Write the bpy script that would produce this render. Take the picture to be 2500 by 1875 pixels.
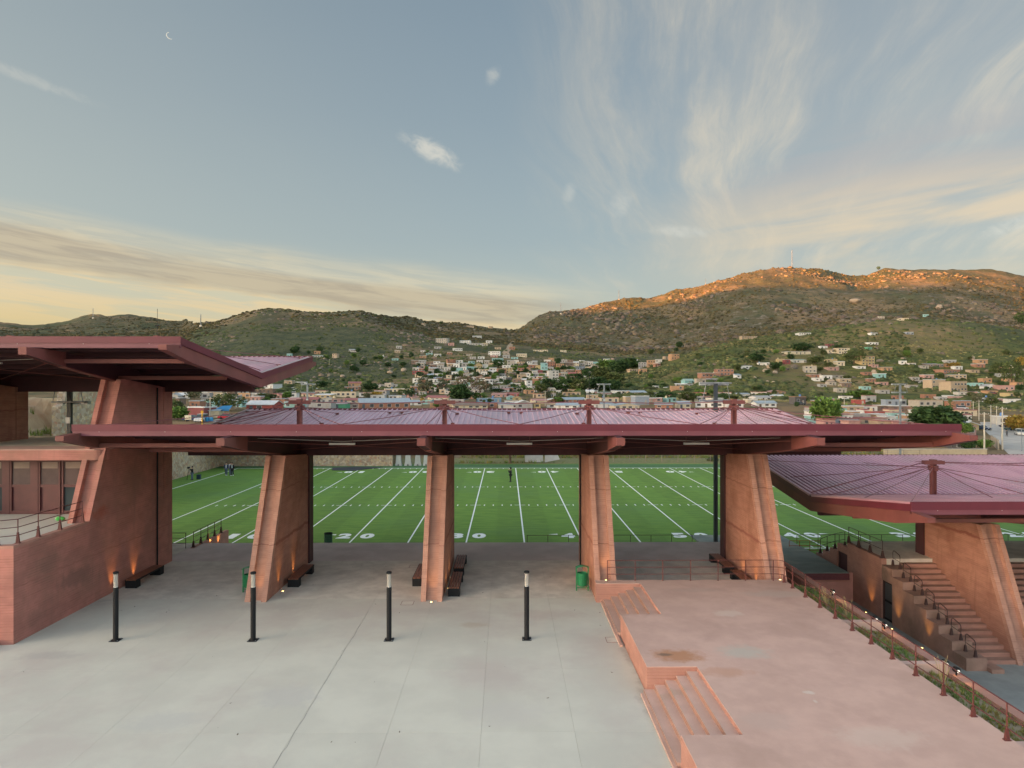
import bpy, bmesh, math, random
import numpy as np
from mathutils import Vector, Matrix, Euler

for _o in list(bpy.data.objects):
    bpy.data.objects.remove(_o)
S = bpy.context.scene
COL = S.collection
rad = math.radians
rnd = random.Random(7)

# ------------------------------------------------------------------ camera
F = 1625.0
CAMZ = 12.38
YAW = math.atan(15 / F)
cam_d = bpy.data.cameras.new('camera')
cam = bpy.data.objects.new('camera', cam_d)
COL.objects.link(cam)
cam_d.sensor_width = 36
cam_d.lens = F / 2500 * 36
cam_d.clip_start = 0.3
cam_d.clip_end = 40000
cam.location = (0, 0, CAMZ)
cam.rotation_euler = (rad(90) + 2 / F, 0, -YAW)
S.camera = cam

# ------------------------------------------------------------------ light
SUN_EL = 3.2
SUN_AZ = -118.0                      # degrees from +Y, negative = left
w = bpy.data.worlds.new('World')
S.world = w
w.use_nodes = True
S.view_settings.view_transform = 'Standard'
S.view_settings.look = 'None'
S.view_settings.gamma = 1
S.view_settings.use_curve_mapping = False
S.view_settings.exposure = EXPO = 2.4
sd = bpy.data.lights.new('sun', 'SUN')
so = bpy.data.objects.new('sun', sd)
COL.objects.link(so)
sd.energy = 5.0
sd.angle = rad(0.5)
sd.color = (1.0, 0.36, 0.065)
_a, _e = rad(SUN_AZ), rad(SUN_EL)
_dir = Vector((math.sin(_a) * math.cos(_e), math.cos(_a) * math.cos(_e), math.sin(_e)))
so.rotation_euler = (-_dir).to_track_quat('-Z', 'Y').to_euler()
so.location = (-300, 0, 200)


def build_sky():
    nt = w.node_tree
    N, L = nt.nodes, nt.links
    N.clear()

    def n(t, **k):
        x = N.new(t)
        for a, b in k.items():
            setattr(x, a, b)
        return x

    def put(sock, v):
        if hasattr(v, 'is_output'):
            L.new(v, sock)
        else:
            sock.default_value = v

    def M(op, a, b=None, c=None, clamp=False):
        x = n('ShaderNodeMath', operation=op, use_clamp=clamp)
        put(x.inputs[0], a)
        if b is not None:
            put(x.inputs[1], b)
        if c is not None:
            put(x.inputs[2], c)
        return x.outputs[0]

    def sm(v, a, b):
        x = n('ShaderNodeMapRange', interpolation_type='SMOOTHSTEP')
        put(x.inputs[0], v)
        x.inputs[1].default_value, x.inputs[2].default_value = a, b
        return x.outputs[0]

    def mix(f, a, b):
        x = n('ShaderNodeMix', data_type='RGBA')
        put(x.inputs[0], f)
        put(x.inputs[6], a)
        put(x.inputs[7], b)
        return x.outputs[2]

    def noise(vec, sc, det=6, rough=.55, dist=0.):
        x = n('ShaderNodeTexNoise')
        L.new(vec, x.inputs['Vector'])
        x.inputs['Scale'].default_value = sc
        x.inputs['Detail'].default_value = det
        x.inputs['Roughness'].default_value = rough
        x.inputs['Distortion'].default_value = dist
        return x.outputs[0]

    def comb(x_, y_, z_):
        x = n('ShaderNodeCombineXYZ')
        put(x.inputs[0], x_), put(x.inputs[1], y_), put(x.inputs[2], z_)
        return x.outputs[0]

    tc = n('ShaderNodeTexCoord')
    d = tc.outputs['Generated']
    sx = n('ShaderNodeSeparateXYZ')
    L.new(d, sx.inputs[0])
    X, Y, Z = sx.outputs
    el = M('MULTIPLY', M('ARCSINE', Z), 57.2958)
    az = M('MULTIPLY', M('ARCTAN2', X, Y), 57.2958)
    sky = n('ShaderNodeTexSky', sky_type='NISHITA')
    sky.sun_disc = False
    sky.sun_elevation = rad(SUN_EL)
    sky.sun_rotation = rad(SUN_AZ)
    sky.altitude = 300
    sky.air_density = 1.0
    sky.dust_density = 3.0
    sky.ozone_density = 1.2
    # clear air of the evening: colour by height, lighter and yellower towards the sunset
    rp = n('ShaderNodeValToRGB')
    L.new(M('DIVIDE', el, 60.0), rp.inputs[0])
    els = rp.color_ramp.elements
    stops = [(0.0, (.60, .50, .29)), (.06, (.50, .485, .36)), (.11, (.375, .43, .405)), (.20, (.285, .36, .39)),
             (.36, (.215, .29, .345)), (.55, (.165, .235, .30)), (1.0, (.16, .23, .30))]
    els[0].position, els[0].color = stops[0][0], stops[0][1] + (1,)
    els[1].position, els[1].color = stops[-1][0], stops[-1][1] + (1,)
    for p, c in stops[1:-1]:
        e = els.new(p)
        e.color = c + (1,)
    clear = rp.outputs[0]
    glow = M('MULTIPLY', sm(az, 15, -75), sm(el, 60, 0))
    clear = mix(M('MULTIPLY', glow, .55), clear, (.62, .60, .47, 1))
    # physical sky blended with it
    skb = n('ShaderNodeVectorMath', operation='SCALE')
    hs = n('ShaderNodeHueSaturation')
    L.new(sky.outputs[0], hs.inputs['Color'])
    hs.inputs['Saturation'].default_value = .62
    L.new(hs.outputs[0], skb.inputs[0])
    skb.inputs['Scale'].default_value = SKY_NISHITA
    base = clear
    # high cloud sheet: direction projected on a plane overhead
    inv = M('DIVIDE', 1.0, M('ADD', M('MAXIMUM', Z, 0.0), .10))
    px_, py_ = M('MULTIPLY', X, inv), M('MULTIPLY', Y, inv)
    # streaks run away towards the right of the view
    ca, sa = math.cos(rad(73)), math.sin(rad(73))
    us = M('ADD', M('MULTIPLY', px_, ca), M('MULTIPLY', py_, sa))
    vs = M('SUBTRACT', M('MULTIPLY', py_, ca), M('MULTIPLY', px_, sa))
    warp = noise(comb(px_, py_, 4.4), .55, 3, .5)
    pv = comb(M('MULTIPLY', us, .30), M('ADD', M('MULTIPLY', vs, 1.5), M('MULTIPLY', warp, 1.5)), 3.7)
    c1 = noise(pv, 1.35, 9, .66, .15)
    c2 = noise(comb(px_, py_, 1.3), .8, 5, .5, .3)
    fth = noise(comb(M('MULTIPLY', us, .55), M('ADD', M('MULTIPLY', vs, 5.2), M('MULTIPLY', warp, 2.4)), 7.7), 1.3, 8, .68, .2)
    cir = M('MULTIPLY', M('MULTIPLY', sm(c1, .38, .70), sm(c2, .28, .50)), M('ADD', .34, M('MULTIPLY', sm(fth, .36, .66), .95)))
    rm = M('MULTIPLY', sm(az, -1, 16), sm(el, 5.0, 10))
    cir = M('MULTIPLY', cir, M('ADD', M('MULTIPLY', rm, .95), .02))
    veil = M('MULTIPLY', M('MULTIPLY', sm(az, 3, 26), sm(el, 3, 9)), .32)
    base = mix(veil, base, (.40, .39, .36, 1))
    base = mix(M('MULTIPLY', cir, .95, clamp=True), base, (.56, .505, .405, 1))
    # soft warm sheets low on the right, lavender grey above them
    bh = noise(comb(M('MULTIPLY', az, .030), M('MULTIPLY', M('SUBTRACT', el, M('MULTIPLY', az, .10)), .20), 9.1), 1.6, 6, .55, .35)
    lav = M('MULTIPLY', M('MULTIPLY', sm(az, 12, 28), sm(el, 12, 15)), sm(el, 21, 16))
    base = mix(M('MULTIPLY', M('MULTIPLY', lav, sm(bh, .35, .6)), .7), base, (.385, .355, .345, 1))
    rlow = M('MULTIPLY', M('MULTIPLY', sm(az, 8, 30), sm(el, 6.5, 10)), sm(el, 17, 12.5))
    base = mix(M('MULTIPLY', M('MULTIPLY', sm(bh, .34, .60), rlow), .85), base, (.70, .535, .34, 1))
    # the long evening bank on the left: its top edge sinks towards the middle of the view
    top = M('ADD', 9.2, M('MULTIPLY', az, -.085))
    wob = M('MULTIPLY', M('SUBTRACT', noise(comb(M('MULTIPLY', az, .05), M('MULTIPLY', el, .05), 2.2), 1.2, 4), .5), 2.4)
    rel = M('SUBTRACT', M('ADD', top, wob), el)
    lm = sm(az, 13, -2)
    bn = noise(comb(M('MULTIPLY', az, .020), M('MULTIPLY', M('ADD', el, M('MULTIPLY', az, .085)), .26), 5.5), 1.9, 8, .60, .5)
    fine = noise(comb(M('MULTIPLY', az, .06), M('MULTIPLY', M('ADD', el, M('MULTIPLY', az, .10)), .75), 8.5), 2.2, 7, .6, .6)
    band = M('MULTIPLY', sm(rel, -.9, 1.6), lm)
    cream = mix(sm(fine, .38, .62), (.52, .475, .355, 1), (.70, .585, .38, 1))
    belly = mix(sm(fine, .38, .62), (.40, .315, .215, 1), (.53, .425, .275, 1))
    q = M('ADD', rel, M('MULTIPLY', M('SUBTRACT', bn, .5), 3.6))
    col = mix(sm(q, .6, 2.2), cream, belly)
    lowc = mix(sm(fine, .40, .60), (.76, .575, .32, 1), (.58, .53, .37, 1))
    col = mix(sm(q, 3.3, 4.3), col, lowc)
    base = mix(M('MULTIPLY', band, M('ADD', .62, M('MULTIPLY', sm(bn, .3, .6), .30))), base, col)
    yel = M('MULTIPLY', M('MULTIPLY', sm(el, 7.0, 3.6), sm(az, -14, -36)), .75)
    base = mix(yel, base, (.66, .50, .22, 1))

    # single small puffs, each round its own direction
    def puff(px, py, wx, wy, amt, base, tilt=0., seed=0.):
        a0 = math.degrees(math.atan((px - 1235) / F))
        e0 = math.degrees(math.atan((939.5 - py) / F * math.cos(rad(a0))))
        da = M('SUBTRACT', az, a0)
        de = M('SUBTRACT', M('SUBTRACT', el, e0), M('MULTIPLY', da, tilt))
        r2 = M('ADD', M('POWER', M('DIVIDE', da, wx), 2.0), M('POWER', M('DIVIDE', de, wy), 2.0))
        g = M('POWER', 2.718, M('MULTIPLY', r2, -1.0))
        nn = noise(comb(M('MULTIPLY', az, .75), M('MULTIPLY', M('ADD', el, M('MULTIPLY', az, .3)), 1.1), seed), 1.1, 7, .62, .5)
        f = sm(M('MULTIPLY', g, M('MULTIPLY', M('ADD', .02, nn), 1.75)), .30, 1.1)
        return mix(M('MULTIPLY', f, amt), base, (.60, .58, .51, 1))
    base = puff(1055, 370, 3.0, 1.15, .95, base, -.38, 1.)
    base = puff(1205, 182, .9, .8, .45, base, .4, 2.)
    base = puff(1390, 470, .8, 1.0, .35, base, .5, 3.)
    base = puff(1660, 565, 3.2, .6, .55, base, -.1, 4.)
    base = puff(1515, 500, 1.2, 1.6, .35, base, .3, 5.)
    base = puff(60, 190, 5.5, .5, .35, base, -.18, 6.)
    base = puff(2490, 545, 2.8, .7, .7, base, .2, 7.)
    vw = n('ShaderNodeVectorMath', operation='SCALE')
    L.new(base, vw.inputs[0])
    vw.inputs['Scale'].default_value = SKY_VIEW
    # evening air in view; round it the physical sunset sky, brightened to light the ground
    base = mix(M('MULTIPLY', sm(Y, .15, .72), .93), skb.outputs[0], vw.outputs[0])
    bg = n('ShaderNodeBackground')
    L.new(base, bg.inputs[0])
    bg.inputs[1].default_value = SKY_STRENGTH
    out = n('ShaderNodeOutputWorld')
    L.new(bg.outputs[0], out.inputs[0])


SKY_NISHITA = 4.8
SKY_VIEW = 3.8
SKY_STRENGTH = .05
build_sky()


# ------------------------------------------------------------------ picture <-> place
def ray(px, py):
    u, v = (px - 1250) / F, (939.5 - py) / F
    return (math.sin(YAW) + u * math.cos(YAW), math.cos(YAW) - u * math.sin(YAW), v)


def at_y(px, py, Y):
    d = ray(px, py)
    t = Y / d[1]
    return Vector((d[0] * t, Y, CAMZ + d[2] * t))


def at_z(px, py, Z):
    d = ray(px, py)
    t = (Z - CAMZ) / d[2]
    return Vector((d[0] * t, d[1] * t, Z))


# ------------------------------------------------------------------ materials
MATS = {}


def mat(name, c1, c2=None, rough=.8, metal=0., scale=2., stretch=(1, 1, 1), bump=0., bscale=40., spec=.35, c3=None, s3=.35,
        lo=.35, hi=.65, emit=None, estr=0., tone=False, alpha=None, obj=False, trans=0., boards=0., streak=None, spots=(), vary=0., bands=None, wspots=(), pours=()):
    m = bpy.data.materials.new(name)
    MATS[name] = m
    m.use_nodes = True
    nt = m.node_tree
    N, L = nt.nodes, nt.links
    b = N['Principled BSDF']
    b.inputs['Roughness'].default_value = rough
    b.inputs['Metallic'].default_value = metal
    b.inputs['Specular IOR Level'].default_value = spec
    if trans:
        b.inputs['Transmission Weight'].default_value = trans
    if emit:
        b.inputs['Emission Color'].default_value = emit + (1,)
        b.inputs['Emission Strength'].default_value = estr
    b.inputs['Base Color'].default_value = tuple(c1) + (1,)
    if c2 is None and not bump:
        return m
    if obj:
        src = N.new('ShaderNodeTexCoord').outputs['Object']
    else:
        src = N.new('ShaderNodeNewGeometry').outputs['Position']
    mp = N.new('ShaderNodeMapping')
    L.new(src, mp.inputs['Vector'])
    mp.inputs['Scale'].default_value = stretch

    def nz(sc, det=5, rg=.6, vec=None):
        x = N.new('ShaderNodeTexNoise')
        L.new(vec or mp.outputs[0], x.inputs['Vector'])
        x.inputs['Scale'].default_value = sc
        x.inputs['Detail'].default_value = det
        x.inputs['Roughness'].default_value = rg
        return x.outputs[0]

    def ramp(v, a, c):
        x = N.new('ShaderNodeMapRange')
        x.interpolation_type = 'SMOOTHSTEP'
        L.new(v, x.inputs[0])
        x.inputs[1].default_value, x.inputs[2].default_value = a, c
        return x.outputs[0]

    def mix(f, a, c):
        x = N.new('ShaderNodeMix')
        x.data_type = 'RGBA'
        L.new(f, x.inputs[0])
        for s, q in ((x.inputs[6], a), (x.inputs[7], c)):
            if hasattr(q, 'is_output'):
                L.new(q, s)
            else:
                s.default_value = tuple(q) + (1,)
        return x.outputs[2]
    if c2 is not None:
        out = mix(ramp(nz(scale), lo, hi), c1, c2)
        if c3 is not None:
            out = mix(ramp(nz(scale * s3, 6, .62, src if not obj else None), .45, .72), out, c3)
        if streak is not None:            # run-down stains, stretched along the height
            m2 = N.new('ShaderNodeMapping')
            L.new(src, m2.inputs['Vector'])
            m2.inputs['Scale'].default_value = (1.6, 1.6, .16)
            out = mix(ramp(nz(1.2, 6, .65, m2.outputs[0]), .52, .74), out, streak)
        for (sx_, sy_, rx_, ry_, sc_, st_) in spots:   # single stains, each with its own place and shape
            m4 = N.new('ShaderNodeMapping')
            L.new(src, m4.inputs['Vector'])
            m4.inputs['Location'].default_value = (-sx_ / rx_, -sy_ / ry_, 0)
            m4.inputs['Scale'].default_value = (1 / rx_, 1 / ry_, 0)
            ln_ = N.new('ShaderNodeVectorMath')
            ln_.operation = 'LENGTH'
            L.new(m4.outputs[0], ln_.inputs[0])
            ad = N.new('ShaderNodeMath')
            ad.operation = 'MULTIPLY_ADD'
            L.new(nz(2.2, 6, .68, src), ad.inputs[0])
            ad.inputs[1].default_value = 1.5
            L.new(ln_.outputs['Value'], ad.inputs[2])
            f_ = ramp(ad.outputs[0], 1.75, 1.05)
            sc2 = N.new('ShaderNodeMath')
            sc2.operation = 'MULTIPLY'
            L.new(f_, sc2.inputs[0])
            sc2.inputs[1].default_value = st_
            out = mix(sc2.outputs[0], out, sc_)
        for (sx_, sy_, rx_, ry_, sc_, st_) in wspots:  # stains on the upright face, placed by depth and height
            m4 = N.new('ShaderNodeMapping')
            L.new(src, m4.inputs['Vector'])
            m4.inputs['Location'].default_value = (0, -sx_ / rx_, -sy_ / ry_)
            m4.inputs['Scale'].default_value = (0, 1 / rx_, 1 / ry_)
            ln_ = N.new('ShaderNodeVectorMath')
            ln_.operation = 'LENGTH'
            L.new(m4.outputs[0], ln_.inputs[0])
            ad = N.new('ShaderNodeMath')
            ad.operation = 'MULTIPLY_ADD'
            L.new(nz(2.2, 6, .68, src), ad.inputs[0])
            ad.inputs[1].default_value = 1.6
            L.new(ln_.outputs['Value'], ad.inputs[2])
            f_ = ramp(ad.outputs[0], 1.8, 1.1)
            sc2 = N.new('ShaderNodeMath')
            sc2.operation = 'MULTIPLY'
            L.new(f_, sc2.inputs[0])
            sc2.inputs[1].default_value = st_
            out = mix(sc2.outputs[0], out, sc_)
        for (z0_, hw_, sc_) in pours:                  # lines where one pour of concrete met the next
            sp2 = N.new('ShaderNodeSeparateXYZ')
            L.new(src, sp2.inputs[0])
            q = N.new('ShaderNodeMath')
            q.operation = 'MULTIPLY_ADD'
            L.new(nz(1.3, 4, .6, src), q.inputs[0])
            q.inputs[1].default_value = .35
            L.new(sp2.outputs[2], q.inputs[2])
            d_ = N.new('ShaderNodeMath')
            d_.operation = 'SUBTRACT'
            L.new(q.outputs[0], d_.inputs[0])
            d_.inputs[1].default_value = z0_ + .175
            a_ = N.new('ShaderNodeMath')
            a_.operation = 'ABSOLUTE'
            L.new(d_.outputs[0], a_.inputs[0])
            f_ = ramp(a_.outputs[0], hw_, hw_ * .2)
            out = mix(f_, out, sc_)
        if bands:                         # nap bands of the turf, one colour every few metres
            wd_, x0_, dk_ = bands
            sp0 = N.new('ShaderNodeSeparateXYZ')
            L.new(src, sp0.inputs[0])
            q = N.new('ShaderNodeMath')
            q.operation = 'PINGPONG'
            o_ = N.new('ShaderNodeMath')
            o_.operation = 'ADD'
            L.new(sp0.outputs[0], o_.inputs[0])
            o_.inputs[1].default_value = -x0_ + 900 * wd_
            L.new(o_.outputs[0], q.inputs[0])
            q.inputs[1].default_value = wd_
            f_ = ramp(q.outputs[0], wd_ * .46, wd_ * .54)
            hs = N.new('ShaderNodeMix')
            hs.data_type = 'RGBA'
            hs.blend_type = 'MULTIPLY'
            L.new(f_, hs.inputs[0])
            L.new(out, hs.inputs[6])
            hs.inputs[7].default_value = (dk_, dk_, dk_, 1)
            out = hs.outputs[2]
        if vary:                          # each slab a little lighter or darker than the next
            oi = N.new('ShaderNodeObjectInfo')
            mr = N.new('ShaderNodeMapRange')
            L.new(oi.outputs['Random'], mr.inputs[0])
            mr.inputs[3].default_value, mr.inputs[4].default_value = 1 - vary, 1 + vary
            vm = N.new('ShaderNodeVectorMath')
            vm.operation = 'SCALE'
            L.new(out, vm.inputs[0])
            L.new(mr.outputs[0], vm.inputs['Scale'])
            out = vm.outputs[0]
        if boards:                        # prints of the form boards
            sp = N.new('ShaderNodeSeparateXYZ')
            L.new(src, sp.inputs[0])

            def mth(op, a, v):
                x = N.new('ShaderNodeMath')
                x.operation = op
                L.new(a, x.inputs[0])
                x.inputs[1].default_value = v
                return x.outputs[0]
            fr = mth('FRACT', mth('DIVIDE', sp.outputs[2], boards), 0)
            ln = ramp(mth('ABSOLUTE', mth('SUBTRACT', fr, .5), 0), .32, .49)
            m3 = N.new('ShaderNodeMapping')
            L.new(src, m3.inputs['Vector'])
            m3.inputs['Scale'].default_value = (.5, .5, 1 / boards)
            x = N.new('ShaderNodeMath')
            x.operation = 'MULTIPLY'
            L.new(ln, x.inputs[0])
            L.new(ramp(nz(1.0, 4, .6, m3.outputs[0]), .35, .7), x.inputs[1])
            dk = N.new('ShaderNodeMix')
            dk.data_type = 'RGBA'
            dk.blend_type = 'MULTIPLY'
            L.new(x.outputs[0], dk.inputs[0])
            L.new(out, dk.inputs[6])
            dk.inputs[7].default_value = (.68, .66, .64, 1)
            out = dk.outputs[2]
        if tone:
            at = N.new('ShaderNodeAttribute')
            at.attribute_name = 'tone'
            hs = N.new('ShaderNodeMix')
            hs.data_type = 'RGBA'
            hs.blend_type = 'MULTIPLY'
            hs.inputs[0].default_value = 1
            L.new(out, hs.inputs[6])
            L.new(at.outputs['Color'], hs.inputs[7])
            out = hs.outputs[2]
        L.new(out, b.inputs['Base Color'])
    if bump:
        bn = N.new('ShaderNodeBump')
        bn.inputs['Strength'].default_value = bump
        bn.inputs['Distance'].default_value = .02
        L.new(nz(bscale, 6, .65), bn.inputs['Height'])
        L.new(bn.outputs[0], b.inputs['Normal'])
    return m


# concrete and ground
def zp(px, py, z):
    p = at_z(px, py, z)
    return p.x, p.y


mat('plaza_pale', (.555, .535, .450), (.505, .485, .41), rough=.85, scale=.45, bump=.25, bscale=12, c3=(.475, .425, .37), s3=.45, vary=.030, spots=[
    (*zp(1155, 1525, 1.8), .9, .5, (.42, .33, .25), .55), (*zp(1540, 1590, 1.8), .5, 2.6, (.33, .29, .25), .6), (*zp(1590, 1720, 1.8), .45, 2.2, (.30, .26, .22), .6),
    (*zp(300, 1440, 1.8), 1.2, 3.6, (.34, .315, .29), .6), (*zp(660, 1480, 1.8), 2.6, .8, (.42, .375, .33), .5), (*zp(1050, 1490, 1.8), 2.2, .6, (.42, .375, .33), .5),
    (*zp(820, 1500, 1.8), 1.6, 1.0, (.44, .39, .35), .4), (*zp(1330, 1500, 1.8), 2.4, .9, (.45, .38, .33), .5), (*zp(120, 1600, 1.8), 1.6, .6, (.38, .35, .32), .5),
    (*zp(700, 1700, 1.8), 1.5, 1.1, (.46, .44, .40), .6), (*zp(1240, 1740, 1.8), 1.8, 1.2, (.50, .47, .42), .5), (*zp(400, 1760, 1.8), 1.6, .9, (.46, .445, .40), .6)])
mat('plaza_worn', (.60, .555, .475), (.49, .45, .385), rough=.85, scale=1.1, bump=.25, bscale=14, c3=(.42, .38, .325), s3=.6, vary=.02)
mat('plaza_pink', (.58, .485, .455), (.48, .395, .365), rough=.85, scale=.7, bump=.25, bscale=14, c3=(.50, .43, .395))
mat('joint_dark', (.16, .15, .135), rough=.95)
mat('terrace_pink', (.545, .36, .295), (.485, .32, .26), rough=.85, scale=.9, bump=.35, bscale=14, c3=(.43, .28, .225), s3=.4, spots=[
    (*zp(1655, 1600, 2.72), 1.25, .75, (.40, .185, .09), .85), (*zp(1622, 1598, 2.72), .35, .18, (.15, .10, .075), .8), (*zp(1770, 1640, 2.72), 1.2, .5, (.44, .23, .14), .5),
    (*zp(1815, 1592, 2.72), 1.25, .8, (.42, .385, .33), .75), (*zp(1778, 1497, 2.72), .75, .55, (.57, .43, .36), .9), (*zp(1975, 1690, 2.72), .22, .16, (.60, .53, .46), .6),
    (*zp(1990, 1712, 2.72), .10, .16, (.60, .53, .46), .5), (*zp(1640, 1655, 2.72), .8, .35, (.38, .27, .2), .5), (*zp(1900, 1450, 2.72), 2.2, .7, (.46, .36, .31), .6),
    (*zp(2150, 1800, 2.72), 1.6, .8, (.56, .42, .35), .6), (*zp(1700, 1440, 2.72), 1.6, .5, (.44, .32, .27), .5), (*zp(1870, 1760, 2.72), 1.1, .8, (.47, .335, .28), .6)])
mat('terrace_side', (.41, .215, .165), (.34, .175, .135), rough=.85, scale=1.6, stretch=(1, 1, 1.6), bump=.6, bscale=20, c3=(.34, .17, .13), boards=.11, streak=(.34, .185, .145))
mat('wall_red', (.43, .185, .15), (.33, .145, .118), rough=.85, scale=.9, stretch=(1, 1, 1.6), bump=.7, bscale=16, c3=(.29, .145, .112), s3=.55, boards=.11, streak=(.29, .145, .118), wspots=((33.1, 6.05, .9, .42, (.33, .10, .065), .8), (31.2, 3.4, 1.7, .6, (.22, .115, .095), .75), (29.3, 4.6, 1.0, .5, (.24, .125, .10), .6), (28.6, 2.5, .9, .5, (.26, .13, .105), .6), (36.0, 7.4, 1.6, 1.1, (.26, .135, .10), .6), (34.5, 2.4, 1.8, .5, (.36, .15, .11), .6), (30.6, 5.45, 1.6, .25, (.46, .20, .15), .7)), pours=((4.1, .05, (.31, .135, .108)),))
mat('pier_side', (.375, .19, .138), (.305, .15, .11), rough=.85, scale=1.3, stretch=(.7, .7, 2.6), bump=.8, bscale=14, c3=(.235, .108, .072), s3=.40, boards=.10, streak=(.25, .12, .085), pours=((4.3, .13, (.22, .085, .06)), (6.9, .07, (.26, .12, .085)), (10.9, .08, (.26, .12, .085))))
mat('pier_rib', (.425, .235, .175), (.36, .195, .145), rough=.85, scale=1.8, stretch=(1, 1, 2.), bump=.5, bscale=18, c3=(.31, .165, .125), boards=.10, pours=((4.3, .05, (.27, .135, .10)), (6.9, .04, (.28, .145, .105))))  # lighter than the pier sides: sky light on the leaning fronts put into colour
mat('deck_beige', (.66, .57, .42), (.57, .49, .36), rough=.9, scale=.8, bump=.3)
mat('asphalt', (.31, .32, .30), (.25, .26, .245), rough=.9, scale=.8, bump=.4, bscale=50)
mat('earth', (.26, .20, .13), (.20, .16, .10), rough=.95, scale=.3)
mat('stair_worn', (.36, .215, .165), (.28, .165, .125), rough=.85, scale=1.2, bump=.4, c3=(.20, .13, .092))
# metal
mat('maroon_metal', (.16, .048, .055), (.12, .036, .042), rough=.5, scale=.8, spec=.4)
mat('maroon_fascia', (.125, .024, .037), (.105, .020, .032), rough=.5, scale=.6, spec=.35, stretch=(1, 1, .3))
mat('mauve_fascia', (.165, .054, .070), (.135, .044, .058), rough=.5, scale=.6, spec=.35)
mat('rust_beam', (.185, .062, .054), (.145, .048, .043), rough=.6, scale=.7, spec=.3, c3=(.14, .062, .052))
mat('dark_maroon', (.065, .022, .026), (.05, .018, .021), rough=.65, scale=1.)
mat('roof_sheet', (.64, .45, .50), (.55, .37, .42), rough=.40, metal=.3, scale=.5, spec=.5, stretch=(1, .25, 1), c3=(.48, .37, .40), s3=.6)
mat('roof_sheet_dusty', (.58, .34, .41), (.46, .25, .32), rough=.42, metal=.3, scale=.6, spec=.5, stretch=(1, .25, 1), c3=(.42, .29, .32), s3=.5)
mat('gutter_grey', (.40, .37, .34), (.33, .30, .28), rough=.7, scale=1.)
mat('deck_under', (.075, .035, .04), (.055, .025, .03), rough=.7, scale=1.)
mat('cable', (.17, .06, .065), rough=.5, spec=.4)
mat('black_metal', (.012, .013, .015), rough=.6, spec=.2)
mat('steel_grey', (.20, .22, .24), rough=.45, metal=.3)
mat('galv', (.42, .45, .47), rough=.5, metal=.3)
mat('green_paint', (.012, .20, .075), (.010, .16, .06), rough=.45, spec=.5, scale=5)
mat('wood_slat', (.24, .095, .055), (.17, .065, .04), rough=.55, scale=4, stretch=(4, 1, 4))
mat('batten_white', (.40, .40, .385), rough=.5)
mat('rail_red', (.115, .034, .030), (.09, .03, .027), rough=.6, scale=3)
mat('rail_dark', (.055, .028, .025), rough=.6)
mat('glass_tube', (.62, .60, .54), rough=.15, spec=.6, trans=.55)
mat('white_cone', (.78, .78, .76), rough=.4)
mat('lamp_on', (1, .8, .5), emit=(1, .60, .20), estr=1.1)
mat('white_lamp', (.9, .9, .85), emit=(1, .85, .6), estr=.16)
mat('panel_maroon', (.095, .028, .03), (.075, .023, .025), rough=.45, scale=1.5, spec=.4)
mat('panel_glass', (.085, .06, .06), (.065, .045, .046), rough=.25, spec=.5, scale=2.)
mat('dark_glass', (.03, .045, .05), rough=.12, spec=.6)
mat('green_roof', (.19, .235, .21), (.145, .18, .162), rough=.75, scale=.8, stretch=(.6, 2, 1), c3=(.27, .275, .22))
# field
mat('turf', (.135, .248, .034), (.095, .190, .026), rough=.9, scale=1.4, stretch=(.35, 1.6, 1), bump=.5, bscale=40, c3=(.105, .205, .045), s3=.06, bands=(4.572, 15.17, .90))
mat('turf_dark', (.058, .145, .050), (.045, .118, .040), rough=.9, scale=2.)
mat('line_white', (.78, .80, .76), rough=.7)
mat('tarp_dark', (.02, .03, .045), rough=.6)
mat('verge_grass', (.20, .17, .075), (.12, .14, .045), rough=.9, scale=1.5)
mat('grass', (.15, .20, .045), (.21, .19, .07), rough=.9, scale=2.5, tone=True)
mat('dry_grass', (.20, .17, .075), (.13, .14, .05), rough=.9, scale=1.5, tone=True)


def stone_mat(name, cols, scale, gap=.06):
    m = bpy.data.materials.new(name)
    MATS[name] = m
    m.use_nodes = True
    N, L = m.node_tree.nodes, m.node_tree.links
    b = N['Principled BSDF']
    b.inputs['Roughness'].default_value = .9
    g = N.new('ShaderNodeNewGeometry').outputs['Position']
    v = N.new('ShaderNodeTexVoronoi')
    v.inputs['Scale'].default_value = scale
    L.new(g, v.inputs['Vector'])
    e = N.new('ShaderNodeTexVoronoi')
    e.feature = 'DISTANCE_TO_EDGE'
    e.inputs['Scale'].default_value = scale
    L.new(g, e.inputs['Vector'])
    r = N.new('ShaderNodeValToRGB')
    sp = N.new('ShaderNodeSeparateColor')
    L.new(v.outputs['Color'], sp.inputs[0])
    L.new(sp.outputs[0], r.inputs[0])
    r.color_ramp.interpolation = 'CONSTANT'
    els = r.color_ramp.elements
    els[0].color = cols[0] + (1,)
    els[1].position = 1 / len(cols)
    els[1].color = cols[1] + (1,)
    for i, c in enumerate(cols[2:], 2):
        q = els.new(i / len(cols))
        q.color = c + (1,)
    mr = N.new('ShaderNodeMapRange')
    mr.inputs[1].default_value, mr.inputs[2].default_value = gap * .4, gap
    L.new(e.outputs['Distance'], mr.inputs[0])
    mx = N.new('ShaderNodeMix')
    mx.data_type = 'RGBA'
    L.new(mr.outputs[0], mx.inputs[0])
    mx.inputs[6].default_value = (.33, .29, .23, 1)
    L.new(r.outputs[0], mx.inputs[7])
    L.new(mx.outputs[2], b.inputs['Base Color'])
    bp = N.new('ShaderNodeBump')
    bp.inputs['Strength'].default_value = .7
    bp.inputs['Distance'].default_value = .06
    L.new(mr.outputs[0], bp.inputs['Height'])
    L.new(bp.outputs[0], b.inputs['Normal'])
    return m


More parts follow.
